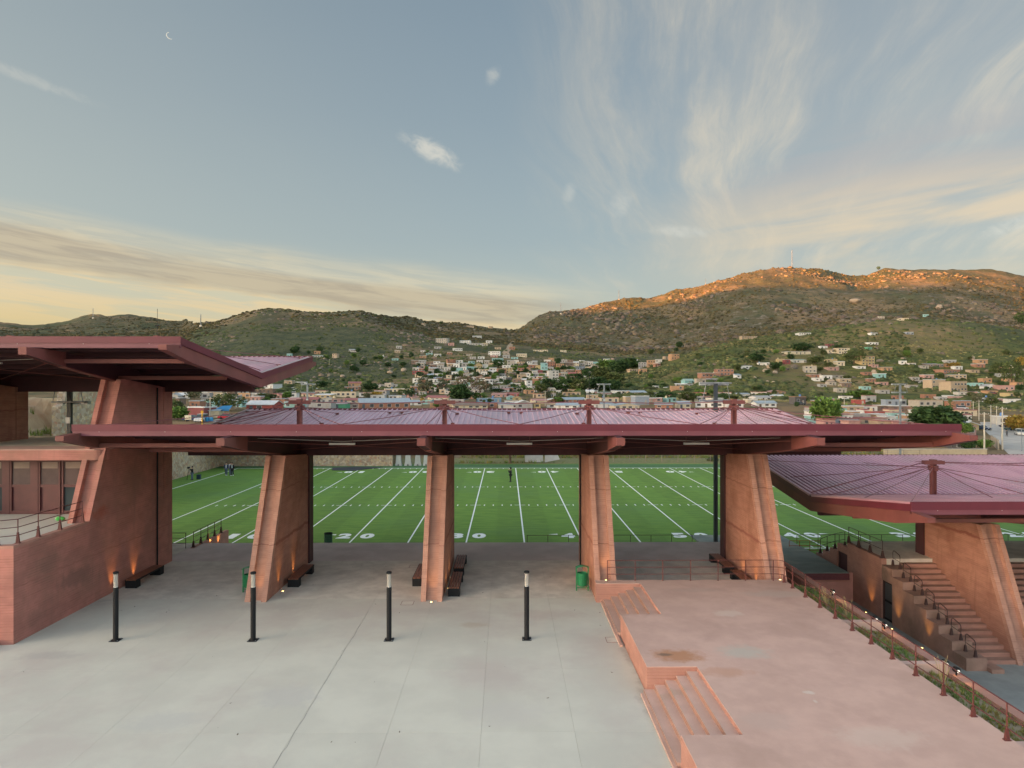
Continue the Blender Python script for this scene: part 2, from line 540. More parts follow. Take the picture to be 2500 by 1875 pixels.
stone_mat('stone_wall', [(.42, .32, .21), (.36, .27, .17), (.50, .40, .28), (.38, .22, .14), (.33, .27, .20), (.46, .34, .20), (.40, .33, .25), (.30, .21, .14)], 3.1, .05)


def plain(rgb, rough=.8, v=.85):
    k = 'paint_%02d_%02d_%02d' % tuple(int(c * 99) for c in rgb)
    if k not in MATS:
        mat(k, rgb, tuple(c * v for c in rgb), rough=rough, scale=1.2)
    return MATS[k]


# ------------------------------------------------------------------ mesh helpers
ORG = {}


def link(o):
    COL.objects.link(o)
    return o


def tag(o, label=None, cat=None, group=None, kind=None):
    if label:
        o['label'] = label
    if cat:
        o['category'] = cat
    if group:
        o['group'] = group
    if kind:
        o['kind'] = kind
    return o


def thing(name, label, cat, loc=(0, 0, 0), rz=0., group=None):
    o = link(bpy.data.objects.new(name, None))
    o.location = loc
    o.rotation_euler = (0, 0, rz)
    o.empty_display_size = .2
    ORG[o.name] = Vector(loc)
    return tag(o, label, cat, group)


class MB:
    def __init__(s):
        s.v, s.f = [], []

    def add(s, vs, fs):
        k = len(s.v)
        s.v += [tuple(p) for p in vs]
        s.f += [tuple(i + k for i in f) for f in fs]
        return s

    def box(s, x0, y0, z0, x1, y1, z1):
        x0, x1 = min(x0, x1), max(x0, x1)
        y0, y1 = min(y0, y1), max(y0, y1)
        z0, z1 = min(z0, z1), max(z0, z1)
        return s.add([(x0, y0, z0), (x1, y0, z0), (x1, y1, z0), (x0, y1, z0), (x0, y0, z1), (x1, y0, z1), (x1, y1, z1), (x0, y1, z1)],
                     [(0, 3, 2, 1), (4, 5, 6, 7), (0, 1, 5, 4), (1, 2, 6, 5), (2, 3, 7, 6), (3, 0, 4, 7)])

    def loft(s, a, b):
        n = len(a)
        fs = [tuple(range(n))[::-1], tuple(range(n, 2 * n))]
        fs += [(i, (i + 1) % n, n + (i + 1) % n, n + i) for i in range(n)]
        return s.add(list(a) + list(b), fs)

    def prism_x(s, yz, x0, x1):
        return s.loft([(x0, y, z) for y, z in yz], [(x1, y, z) for y, z in yz])

    def prism_y(s, xz, y0, y1):
        return s.loft([(x, y0, z) for x, z in xz], [(x, y1, z) for x, z in xz])

    def prism_z(s, xy, z0, z1):
        return s.loft([(x, y, z0) for x, y in xy], [(x, y, z1) for x, y in xy])

    def tube(s, pts, r, n=6):
        pts = [Vector(p) for p in pts]
        rings = []
        for i, p in enumerate(pts):
            a = pts[max(i - 1, 0)]
            b = pts[min(i + 1, len(pts) - 1)]
            t = (b - a).normalized()
            u = t.cross(Vector((0, 0, 1)))
            if u.length < 1e-3:
                u = Vector((1, 0, 0))
            u.normalize()
            w_ = u.cross(t).normalized()
            rr = r[i] if isinstance(r, (list, tuple)) else r
            rings.append([p + (u * math.cos(q) + w_ * math.sin(q)) * rr for q in [2 * math.pi * k / n for k in range(n)]])
        vs = [q for g in rings for q in g]
        fs = [tuple(range(n)), tuple(range((len(pts) - 1) * n, len(pts) * n))[::-1]]
        for i in range(len(pts) - 1):
            for k in range(n):
                fs.append((i * n + k, i * n + n + k, i * n + n + (k + 1) % n, i * n + (k + 1) % n))
        return s.add(vs, fs)

    def bar(s, p, q, wd, ht):
        p, q = Vector(p), Vector(q)
        t = (q - p).normalized()
        u = t.cross(Vector((0, 0, 1)))
        if u.length < 1e-3:
            u = Vector((1, 0, 0))
        u.normalize()
        h = u.cross(t).normalized()
        u, h = u * wd / 2, h * ht / 2
        return s.loft([p - u - h, p + u - h, p + u + h, p - u + h], [q - u - h, q + u - h, q + u + h, q - u + h])

    def lathe(s, prof, c=(0, 0, 0), n=12):
        vs, fs = [], []
        for r, z in prof:
            vs += [(c[0] + r * math.cos(2 * math.pi * k / n), c[1] + r * math.sin(2 * math.pi * k / n), c[2] + z) for k in range(n)]
        for i in range(len(prof) - 1):
            for k in range(n):
                fs.append((i * n + k, i * n + (k + 1) % n, i * n + n + (k + 1) % n, i * n + n + k))
        fs.append(tuple(range(n))[::-1])
        fs.append(tuple(range((len(prof) - 1) * n, len(prof) * n)))
        return s.add(vs, fs)

    def obj(s, name, m, parent=None, world=True, smooth=False, fix=True):
        me = bpy.data.meshes.new(name)
        vs = s.v
        if parent is not None and world:
            g = ORG[parent.name]
            vs = [(x - g.x, y - g.y, z - g.z) for x, y, z in vs]
        me.from_pydata(vs, [], s.f)
        if fix:
            bm = bmesh.new()
            bm.from_mesh(me)
            bmesh.ops.recalc_face_normals(bm, faces=bm.faces)
            bm.to_mesh(me)
            bm.free()
        if smooth:
            me.polygons.foreach_set('use_smooth', [True] * len(me.polygons))
        me.materials.append(MATS[m] if isinstance(m, str) else m)
        o = link(bpy.data.objects.new(name, me))
        if parent is not None:
            o.parent = parent
            ORG[o.name] = ORG[parent.name] if world else Vector()
        else:
            ORG[o.name] = Vector()
        return o


def copy_tree(o, parent=None, depth=0):
    c = o.copy()
    COL.objects.link(c)
    if parent is not None:
        c.parent = parent
    for ch in list(o.children):
        copy_tree(ch, c, depth + 1)
    return c


def place_copy(src, loc, rz=None, label=None, scale=None):
    c = copy_tree(src)
    c.location = loc
    if rz is not None:
        c.rotation_euler = (0, 0, rz)
    if scale is not None:
        c.scale = scale if isinstance(scale, tuple) else (scale,) * 3
    if label:
        c['label'] = label
    return c


def spot(loc, aim, watt, ang=50, col=(1, .52, .13), blend=.8, parent=None, r=.05):
    ld = bpy.data.lights.new('uplight_lamp', 'SPOT')
    ld.energy, ld.spot_size, ld.spot_blend, ld.color = watt, rad(ang), blend, col
    ld.shadow_soft_size = r
    lo = link(bpy.data.objects.new('uplight_lamp', ld))
    lo.location = loc
    lo.rotation_euler = (Vector(aim) - Vector(loc)).to_track_quat('-Z', 'Y').to_euler()
    return lo


# ------------------------------------------------------------------ terrain
def vnoise(x, y, seed):
    xi, yi = np.floor(x).astype(np.int64), np.floor(y).astype(np.int64)
    xf, yf = x - xi, y - yi
    xf, yf = xf * xf * (3 - 2 * xf), yf * yf * (3 - 2 * yf)

    def h(a, b):
        n = (a * 374761393 + b * 668265263 + seed * 1274126177) & 0x7fffffff
        n = ((n ^ (n >> 13)) * 1103515245) & 0x7fffffff
        return ((n ^ (n >> 16)) & 0xffff) / 65535.0
    return (h(xi, yi) * (1 - xf) + h(xi + 1, yi) * xf) * (1 - yf) + (h(xi, yi + 1) * (1 - xf) + h(xi + 1, yi + 1) * xf) * yf


def fbm(x, y, wl, octv, seed, gain=.5, ridged=False):
    t, a, s = 0, 1., 0.
    for k in range(octv):
        q = vnoise(x / wl + 13.7 * k, y / wl - 7.1 * k, seed + k)
        if ridged:
            q = 1 - abs(2 * q - 1)
        t = t + a * (q - .5)
        s += a
        a *= gain
        wl *= .5
    return t / s * 2


CREST = [(-30, 797), (0, 792), (60, 800), (130, 797), (160, 792), (229, 773), (300, 774), (375, 773), (450, 787), (484, 792), (525, 789),
         (563, 776), (600, 762), (657, 753), (713, 759), (750, 763), (830, 762), (879, 756), (924, 772), (991, 779), (1040, 794),
         (1111, 792), (1168, 802), (1254, 806), (1265, 804), (1314, 777), (1367, 764), (1415, 753), (1465, 735), (1503, 725),
         (1589, 716), (1668, 703), (1725, 686), (1815, 661), (1866, 650), (1934, 647), (2001, 655), (2086, 671), (2120, 671),
         (2165, 658), (2323, 652), (2403, 654), (2500, 664), (2650, 690)]
KN = [(1500, 912), (1543, 901), (1670, 864), (1801, 830), (1900, 815), (2045, 796), (2158, 776), (2270, 774), (2420, 789), (2500, 802), (2650, 830)]
kx = [-30, 250, 450, 484, 520, 640, 880, 1050, 1250, 1420, 1520, 1670, 1800, 2050, 2270, 2500, 2650]


def crest(p):
    return np.interp(p, [c[0] for c in CREST], [c[1] for c in CREST])


def kn(p):
    return np.interp(p, [c[0] for c in KN], [c[1] for c in KN])


# contour rows: px keys kx -> (distance, picture height of the ground there)
ROWS = [
    ([105] * 17, [1066] * 6 + [1066, 1122, 1122, 1122, 1122, 1124, 1126, 1130, 1134, 1140, 1140]),
    ([160] * 17, [1026, 1026, 1026, 1026, 1026, 1027, 1048, 1060, 1060, 1060, 1060, 1060, 1060, 1062, 1066, 1084, 1084]),
    ([260] * 17, [985, 985, 978, 980, 982, 985, 1002, 1005, 1005, 1005, 1005, 1005, 1005, 1008, 1012, 1022, 1022]),
    ([400] * 17, [930, 940, 950, 950, 950, 955, 971, 974, 972, 972, 972, 974, 968, 978, 980, 980, 980]),
    ([700, 700, 700, 690, 680, 650, 600, 600, 600, 600, 520, 520, 520, 520, 520, 520, 520],
     [880, 885, 890, 895, 900, 912, 944, 932, 926, 928, 946, 936, 926, 936, 940, 938, 938]),
    ([900, 900, 900, 880, 860, 830, 800, 800, 800, 800, 640, 640, 640, 640, 640, 640, 640],
     [862, 862, 866, 866, 866, 865, 882, 886, 890, 900, 930, 892, 868, 868, 876, 882, 884]),
    ([1100, 1100, 1100, 1080, 1050, 1000, 1000, 1000, 1000, 1000, 800, 800, 800, 800, 800, 800, 800],
     [850, 846, 842, 836, 830, 818, 832, 852, 862, 880, kn(1520), kn(1670), kn(1800), kn(2050), kn(2270), kn(2500), kn(2650)]),
    ([1300, 1300, 1300, 1280, 1250, 1200, 1180, 1250, 1250, 1250, 1050, 1000, 1000, 1000, 1000, 1000, 1000],
     [835, 825, 815, 806, 806, 784, 790, 824, 842, 858, 888, kn(1670) + 22, kn(1800) + 25, kn(2050) + 25, kn(2270) + 25, kn(2500) + 25, 860]),
    ([2000, 1950, 1800, 1420, 1400, 1330, 1290, 1550, 1550, 1550, 1500, 1450, 1450, 1500, 1500, 1500, 1500],
     [812, 806, 806, 794, 791, 760, 764, 806, 826, 832, 845, 838, 812, 786, 772, 794, 815]),
]
DCREST = ([3000, 2800, 2600, 1520, 1500, 1450, 1400, 1850, 1950, 2150, 2250, 2350, 2420, 2550, 2600, 2650, 2650])

AZL = np.degrees(np.arctan((-30 - 1235) / F))      # left edge of the in-frame tables
AZR = np.degrees(np.arctan((2650 - 1235) / F))
az_in = np.arange(-38.4, 41.6, .105)
az_out = np.concatenate([np.arange(42.5, 180, 2.5), np.arange(-180, -135, 2.5), np.arange(-135, -38.9, .7)])
az_all = np.unique(np.concatenate([az_in, az_out, [180.]]))
ND = 300
Dg = 105 * (9000 / 105) ** (np.arange(ND) / (ND - 1))
ZT = np.zeros((len(az_all), ND))


def unseen_ridge_z(Yp):
    # crest heights of the unseen sunset-side ridge, shaped to set the mountain's shadow line
    return np.interp(Yp, [-4000, -3500, -2360, -1845, -1400, -1150, -1040, -924, -888, -808, -759, -680, -634, -560, -471, -300, 0, 729, 1466, 2200, 3200],
                     [200, 280, 350, 440, 570, 698, 698, 676, 634, 664, 652, 600, 545, 512, 545, 560, 550, 500, 480, 350, 220])


def column(a):
    p = 1235 + F * math.tan(rad(max(min(a, AZR), AZL)))
    ds, zs = [], []
    for D_, y_ in ROWS:
        d0 = float(np.interp(p, kx, D_))
        y0 = float(np.interp(p, kx, y_))
        ds.append(d0)
        zs.append(CAMZ - (y0 - 939.5) / F * d0)
    if p > 958:                                      # level ground right behind the field
        zs[0] = -.5
        ds.insert(1, 126)
        zs.insert(1, -.12)
    dc = float(np.interp(p, kx, DCREST))
    zc = CAMZ - (float(crest(p)) - 939.5) / F * dc
    if p > 1560:                                     # keep the knoll's crest exact
        zs[7] = CAMZ - (float(kn(p)) - 939.5) / F * ds[7]
    ds += [dc, dc * 1.12, dc * 1.6, 9500]
    zs += [zc, zc * .90, zc * .45, 20]
    z = np.interp(Dg * math.cos(rad(a)) if abs(a) < 60 else Dg * .5, ds, zs)
    return z


for i, a in enumerate(az_all):
    if AZL - 1 <= a <= AZR:
        ZT[i] = column(a)
    elif a > AZR:
        z = column(AZR)
        f = min(1, (a - AZR) / 40)
        ZT[i] = z * (1 - f) + np.interp(Dg, [105, 600, 2500, 5000, 9000], [-1, 5, 180, 120, 20]) * f
    else:
        z = column(AZL)
        t = rad(a)
        if -150 < a:
            Xr = Dg * math.sin(t)
            Yr = Dg * math.cos(t)
            h = unseen_ridge_z(Yr)
            r = h * np.exp(-((Xr + 4500) / 800) ** 2) + np.interp(Dg, [105, 1200, 2400, 6000, 9000], [4, 25, 12, 0, 0])
            f = min(1, (AZL - 1 - a) / 7)
            f = max(0, f) ** 1.3
            ZT[i] = z * (1 - f) + r * f
        else:
            ZT[i] = np.interp(Dg, [105, 600, 2500, 5000, 9000], [1.5, 8, 120, 180, 20])
ker = np.array([1, 2, 3, 4, 3, 2, 1.]) / 16
pad = np.pad(ZT, ((0, 0), (3, 3)), 'edge')
ZS = sum(k * pad[:, j:j + ND] for j, k in enumerate(ker))
wsm = np.clip((Dg - 170) / 200, 0, 1)
ZT = ZT * (1 - wsm) + ZS * wsm
AA, DD = np.meshgrid(np.radians(az_all), Dg, indexing='ij')
XX, YY = np.sin(AA) * DD, np.cos(AA) * DD
hill = np.clip((DD - 430) / 700, 0, 1)
far = np.clip((DD - 1300) / 900, 0, 1)
amp = .15 + hill * 5.0 + far * 9
inview = np.clip((np.degrees(AA) + 43) / 4, 0, 1) * np.clip((60 - np.degrees(AA)) / 10, 0, 1)
ZT += inview * amp * fbm(XX, YY, 170, 6, 11, .52) * .8
ZT += inview * (hill * 9 + far * 24) * (fbm(XX, YY, 420, 5, 31, .5, True)) * .55 * np.clip((DD - 900) / 900, 0, 1)
ZT += inview * hill * 2.0 * fbm(XX, YY, 40, 3, 5)


ZT += inview * far * 7.5 * fbm(XX, YY, 70, 3, 65, .6)


def ground_z(x, y):
    D_ = math.hypot(x, y)
    if D_ < 105:
        return 0.
    a = math.degrees(math.atan2(x, y))
    i = int(np.clip(np.searchsorted(az_all, a) - 1, 0, len(az_all) - 2))
    fa = (a - az_all[i]) / (az_all[i + 1] - az_all[i])
    k = math.log(D_ / 105) / math.log(9000 / 105) * (ND - 1)
    j = int(np.clip(k, 0, ND - 2))
    fd = min(max(k - j, 0), 1)
    return float((ZT[i, j] * (1 - fd) + ZT[i, j + 1] * fd) * (1 - fa) + (ZT[i + 1, j] * (1 - fd) + ZT[i + 1, j + 1] * fd) * fa)


def hit(px, py, dmin=108):
    for k in range(40):
        p = hit1(px, py + k * .8, dmin)
        if p is not None:
            return p


def hit1(px, py, dmin=108):
    # first point of the ground along the line of sight
    d = ray(px, py)
    t = dmin
    while t < 6000:
        x, y, z = d[0] * t, d[1] * t, CAMZ + d[2] * t
        g = ground_z(x, y)
        if z <= g:
            return Vector((x, y, g))
        t *= 1.006
    return None


# cover map (what grows or lies there), kept as an attribute of the ground
town = np.clip(1 - (DD - 330) / 170, 0, 1)
knoll = np.clip((np.degrees(AA) - 8) / 6, 0, 1) * np.clip((DD - 380) / 120, 0, 1) * np.clip((1000 - DD) / 150, 0, 1)
rock = np.clip((DD - 1050) / 350, 0, 1) * np.clip(.40 + fbm(XX, YY, 300, 4, 77) * 1.1, 0, 1)
soil = np.clip((fbm(XX, YY, 120, 4, 91) - .16) * 4, 0, 1) * np.clip((DD - 300) / 300, 0, 1)
soil = np.maximum(soil * (.55 - .15 * knoll), town * .75)
# bare cut bank at the foot of the knoll and the dirt track on it
for (pa, pb, ya, yb) in ((1995, 2200, 930, 958), (2000, 2330, 805, 822), (1640, 1760, 838, 848)):
    for q in range(240):
        h0 = hit(rnd.uniform(pa, pb), rnd.uniform(ya, yb))
        if h0:
            soil = np.maximum(soil, np.exp(-((XX - h0.x) ** 2 + (YY - h0.y) ** 2) / 5.0 ** 2) * .95) if q % 3 == 0 else soil
nv = XX.size
terr = bpy.data.meshes.new('hills')
NA = len(az_all)
idx = np.arange(nv).reshape(NA, ND)
quads = np.stack([idx[:-1, :-1], idx[:-1, 1:], idx[1:, 1:], idx[1:, :-1]], -1).reshape(-1, 4)
terr.vertices.add(nv)
terr.vertices.foreach_set('co', np.stack([XX, YY, ZT], -1).astype(np.float32).ravel())
terr.loops.add(quads.size)
terr.polygons.add(len(quads))
terr.loops.foreach_set('vertex_index', quads[:, ::-1].astype(np.int32).ravel())
terr.polygons.foreach_set('loop_start', np.arange(0, quads.size, 4, dtype=np.int32))
terr.polygons.foreach_set('use_smooth', np.ones(len(quads), bool))
terr.update()
cov = terr.attributes.new('cover', 'FLOAT_COLOR', 'POINT')
cc = np.stack([soil, knoll, rock, np.ones_like(soil)], -1)
cov.data.foreach_set('color', cc.astype(np.float32).ravel())


def hill_mat():
    m = bpy.data.materials.new('hill_ground')
    m.use_nodes = True
    N, L = m.node_tree.nodes, m.node_tree.links
    b = N['Principled BSDF']
    b.inputs['Roughness'].default_value = .95
    b.inputs['Specular IOR Level'].default_value = .1
    P = N.new('ShaderNodeNewGeometry').outputs['Position']

    def nz(sc, det=6, rg=.62):
        x = N.new('ShaderNodeTexNoise')
        L.new(P, x.inputs['Vector'])
        x.inputs['Scale'].default_value = sc
        x.inputs['Detail'].default_value = det
        x.inputs['Roughness'].default_value = rg
        return x.outputs[0]

    def rp(v, a, c):
        x = N.new('ShaderNodeMapRange')
        x.interpolation_type = 'SMOOTHSTEP'
        L.new(v, x.inputs[0])
        x.inputs[1].default_value, x.inputs[2].default_value = a, c
        return x.outputs[0]

    def mul(a, c):
        x = N.new('ShaderNodeMath')
        x.operation = 'MULTIPLY'
        L.new(a, x.inputs[0])
        L.new(c, x.inputs[1])
        return x.outputs[0]

    def mix(f, a, c):
        x = N.new('ShaderNodeMix')
        x.data_type = 'RGBA'
        L.new(f, x.inputs[0])
        for s, q in ((x.inputs[6], a), (x.inputs[7], c)):
            if hasattr(q, 'is_output'):
                L.new(q, s)
            else:
                s.default_value = tuple(q) + (1,)
        return x.outputs[2]
    at = N.new('ShaderNodeAttribute')
    at.attribute_name = 'cover'
    sp = N.new('ShaderNodeSeparateColor')
    L.new(at.outputs['Color'], sp.inputs[0])
    so_, kn_, ro_ = sp.outputs[0], sp.outputs[1], sp.outputs[2]
    ro2_ = mul(rp(ro_, 0., .5), rp(nz(.02, 5), .3, .6))
    scrub = mix(rp(nz(.035), .38, .62), (.052, .062, .036), (.095, .098, .050))
    scrub = mix(ro2_, scrub, (.105, .085, .048))
    scrub = mix(rp(nz(.16, 4), .5, .68), scrub, (.040, .052, .030))
    grass = mix(rp(nz(.03), .4, .62), (.125, .118, .036), (.068, .090, .028))
    grass = mix(rp(nz(.12, 5), .46, .66), grass, (.042, .055, .022))
    c = mix(kn_, scrub, grass)
    soilc = mix(rp(nz(.08), .4, .6), (.30, .19, .10), (.24, .17, .105))
    c = mix(mul(so_, rp(nz(.06, 5), .30, .56)), c, soilc)
    rockc = mix(rp(nz(.05), .35, .65), (.235, .195, .155), (.165, .14, .12))
    rmask = mul(ro_, rp(nz(.045, 8, .72), .535, .62))
    c = mix(rmask, c, rockc)
    L.new(c, b.inputs['Base Color'])
    bp = N.new('ShaderNodeBump')
    bp.inputs['Strength'].default_value = 1.
    bp.inputs['Distance'].default_value = 3.5
    L.new(nz(.09, 7, .7), bp.inputs['Height'])
    L.new(bp.outputs[0], b.inputs['Normal'])
    return m


terr.materials.append(hill_mat())
to = link(bpy.data.objects.new('hills', terr))
tag(to, kind='structure')


# scattered low plants and rocks: real meshes, too many to count
def base_blob(seed, sub=1, squash=.8, rough=.25):
    bm = bmesh.new()
    bmesh.ops.create_icosphere(bm, subdivisions=sub, radius=1)
    r = random.Random(seed)
    for v in bm.verts:
        v.co *= 1 + r.uniform(-rough, rough)
        v.co.z *= squash
    vs = np.array([v.co[:] for v in bm.verts])
    fs = np.array([[v.index for v in f.verts] for f in bm.faces])
    bm.free()
    return vs, fs


def scatter(name, m, pts, sizes, tones, variants, parent=None, seed=3):
    g = np.random.default_rng(seed)
    V, Fc, T, k = [], [], [], 0
    for i, (p, s) in enumerate(zip(pts, sizes)):
        vs, fs = variants[i % len(variants)]
        a = g.uniform(0, 6.28)
        R = np.array([[math.cos(a), -math.sin(a), 0], [math.sin(a), math.cos(a), 0], [0, 0, 1]])
        sc = s * g.uniform(.75, 1.25, 3)
        V.append(((vs * sc) @ R.T) + p)
        Fc.append(fs + k)
        T.append(np.repeat(tones[i][None], len(vs), 0))
        k += len(vs)
    V, Fc, T = np.concatenate(V), np.concatenate(Fc), np.concatenate(T)
    me = bpy.data.meshes.new(name)
    nf = Fc.shape[1]
    me.vertices.add(len(V))
    me.vertices.foreach_set('co', V.astype(np.float32).ravel())
    me.loops.add(Fc.size)
    me.polygons.add(len(Fc))
    me.loops.foreach_set('vertex_index', Fc.astype(np.int32).ravel())
    me.polygons.foreach_set('loop_start', np.arange(0, Fc.size, nf, dtype=np.int32))
    me.update()
    at = me.attributes.new('tone', 'FLOAT_COLOR', 'POINT')
    at.data.foreach_set('color', np.concatenate([T, np.ones((len(T), 1))], 1).astype(np.float32).ravel())
    me.materials.append(MATS[m])
    o = link(bpy.data.objects.new(name, me))
    if parent:
        o.parent = parent
    tag(o, kind='stuff')
    return o


mat('scrub_far', (.085, .068, .030), (.048, .046, .027), rough=.95, scale=.02, tone=True, spec=.1)
mat('scrub', (.055, .070, .030), (.085, .095, .040), rough=.95, scale=.4, tone=True, spec=.1)
mat('boulder', (.195, .155, .12), (.13, .11, .093), rough=.95, scale=.5, tone=True, spec=.1)
mat('boulder_far', (.145, .115, .085), (.098, .084, .070), rough=.95, scale=.5, tone=True, spec=.05)
G = np.random.default_rng(12)


def polar_pts(n, a0, a1, d0, d1, pw=1.):
    a = G.uniform(a0, a1, n)
    d = d0 * (d1 / d0) ** (G.uniform(0, 1, n) ** pw)
    return a, d


def zbatch(x, y):
    D_ = np.hypot(x, y)
    a = np.degrees(np.arctan2(x, y))
    i = np.clip(np.searchsorted(az_all, a) - 1, 0, NA - 2)
    fa = (a - az_all[i]) / (az_all[i + 1] - az_all[i])
    k = np.log(D_ / 105) / math.log(9000 / 105) * (ND - 1)
    j = np.clip(k.astype(int), 0, ND - 2)
    fd = np.clip(k - j, 0, 1)
    return (ZT[i, j] * (1 - fd) + ZT[i, j + 1] * fd) * (1 - fa) + (ZT[i + 1, j] * (1 - fd) + ZT[i + 1, j + 1] * fd) * fa


def put_scatter(name, m, n, a0, a1, d0, d1, s0, s1, sub, variants, seed, dens, sink=.2, tint=((.7, 1.3), (.9, 1.1))):
    a, d = polar_pts(n, a0, a1, d0, d1)
    x, y = np.sin(np.radians(a)) * d, np.cos(np.radians(a)) * d
    keep = dens(x, y, a, d) > G.uniform(0, 1, n)
    x, y, d = x[keep], y[keep], d[keep]
    z = zbatch(x, y)
    s = s0 * (s1 / s0) ** G.uniform(0, 1, len(x)) ** 2.0
    l = G.uniform(*tint[0], len(x))
    t = np.stack([l * G.uniform(*tint[1], len(x)), l, l * G.uniform(.85, 1.1, len(x))], -1)
    return scatter(name, m, np.stack([x, y, z - s * sink * 0], -1), s, t, variants, seed=seed)


shr = [base_blob(i, 1, .75, .35) for i in range(6)]
blk = [base_blob(20 + i, 1, .62, .22) for i in range(7)]
put_scatter('scrub', 'scrub', 34000, -38, 38.5, 400, 1500, .9, 3.8, 1, shr, 1,
            lambda x, y, a, d: np.clip(.55 + 1.3 * fbm(x, y, 90, 3, 8), 0, 1) * np.where((a > 8) & (d < 980), .9, 1))
put_scatter('scrub', 'scrub_far', 42000, -38, 38.5, 1250, 2900, 1.6, 5.2, 1, shr, 2,
            lambda x, y, a, d: np.clip(.6 + 1.2 * fbm(x, y, 160, 3, 18), 0, 1))
put_scatter('boulders', 'boulder', 7000, -38, 38.5, 600, 1500, .7, 3.6, 1, blk, 3,
            lambda x, y, a, d: np.clip(-.02 + 2.4 * fbm(x, y, 110, 4, 28), 0, 1) * np.where((a > 8) & (d < 980), .5, 1))
put_scatter('boulders', 'boulder_far', 15000, 0, 38.5, 1350, 2800, 1.4, 9.5, 1, blk, 4,
            lambda x, y, a, d: np.clip(-.05 + 2.6 * fbm(x, y, 150, 4, 38), 0, 1))
put_scatter('boulders', 'boulder', 5000, -38, 0, 1000, 3000, 1.2, 5.5, 1, blk, 5,
            lambda x, y, a, d: np.clip(-.05 + 2.4 * fbm(x, y, 170, 4, 48), 0, 1))
put_scatter('scrub', 'scrub', 9000, 7, 38.5, 400, 900, 1.0, 3.4, 1, shr, 6,
            lambda x, y, a, d: np.clip(.1 + 2.2 * fbm(x, y, 60, 4, 58), 0, 1), tint=((.45, .95), (.9, 1.1)))
put_scatter('knoll_grass', 'dry_grass', 12000, 7, 38.5, 380, 850, .5, 1.6, 1, shr, 7,
            lambda x, y, a, d: np.clip(.25 + 2.0 * fbm(x, y, 45, 4, 68), 0, 1), tint=((.7, 1.25), (.95, 1.2)))
# inner ground that everything near stands on
MB().prism_z([(140 * math.cos(q), 140 * math.sin(q) + 10) for q in [2 * math.pi * k / 48 for k in range(48)]], -3.2, -1.45).obj('ground', 'earth')['kind'] = 'structure'


# ------------------------------------------------------------------ plaza, terrace, platform
PZ, TZ, RZ, CZ = 1.8, 2.72, -1.3, 5.70
plaza = MB().box(-34, -14, RZ - .1, 4.80, 33.0, PZ - .06).box(-34, 33.0, RZ - .1, 14.4, 44.66, PZ - .06).obj('plaza', 'joint_dark')
plaza['kind'] = 'structure'
XJ = [-34, -29.25, -26.4, -23.55, -20.7, -17.85, -15.0, -12.15, -9.3, -6.45, -3.6, -.75, 2.1, 4.815]
YJ = [-14, 2.3, 11.3, 15.8, 20.3, 24.8, 33.0]
g = .003
for i in range(len(XJ) - 1):
    for j in range(len(YJ) - 1):
        MB().box(XJ[i] + g, YJ[j] + g, PZ - .07, XJ[i + 1] - g, YJ[j + 1] - g, PZ).obj('slab', 'plaza_pale', plaza)
XW = [-34, -20.7, -15.0, -12.15, -9.3, -6.45, -3.6, -.75, 2.1, 4.95, 7.8, 10.65, 14.4]
for i in range(len(XW) - 1):
    MB().box(XW[i] + g, 33.0 + g, PZ - .07, XW[i + 1] - g, 40.1 - g, PZ).obj('slab', 'plaza_worn', plaza)
MB().box(-34, 40.1 + g, PZ - .07, -20.6, 44.66, PZ).obj('slab', 'plaza_worn', plaza)
MB().box(-20.58, 40.1 + g, PZ - .07, 14.4, 44.66, PZ).obj('slab', 'plaza_pink', plaza)
# steel hatch frames let into the slabs
for (hx, hy) in ((at_z(995, 1472, PZ).x, at_z(995, 1472, PZ).y), (at_z(1497, 1562, PZ).x, at_z(1497, 1562, PZ).y), (at_z(1012, 1383, PZ).x, at_z(1012, 1383, PZ).y)):
    o = MB().box(hx - .28, hy - .28, PZ, hx + .28, hy + .28, PZ + .004).obj('hatch_cover', 'plaza_worn')
    MB().box(hx - .30, hy - .30, PZ, hx + .30, hy - .28, PZ + .006).box(hx - .30, hy + .28, PZ, hx + .30, hy + .30, PZ + .006) \
        .box(hx - .30, hy - .28, PZ, hx - .28, hy + .28, PZ + .006).box(hx + .28, hy - .28, PZ, hx + .30, hy + .28, PZ + .006).obj('hatch_frame', 'rust_beam', o)
    tag(o, {0: 'square hatch in the pale plaza in front of the third pier', 1: 'square hatch in the plaza beside the terrace wall'}.get(len([q for q in bpy.data.objects if q.name.startswith('hatch_cover')]) - 1,
        'square hatch under the canopy beside the left bench of the middle pier'), 'hatch', 'hatches in the plaza')

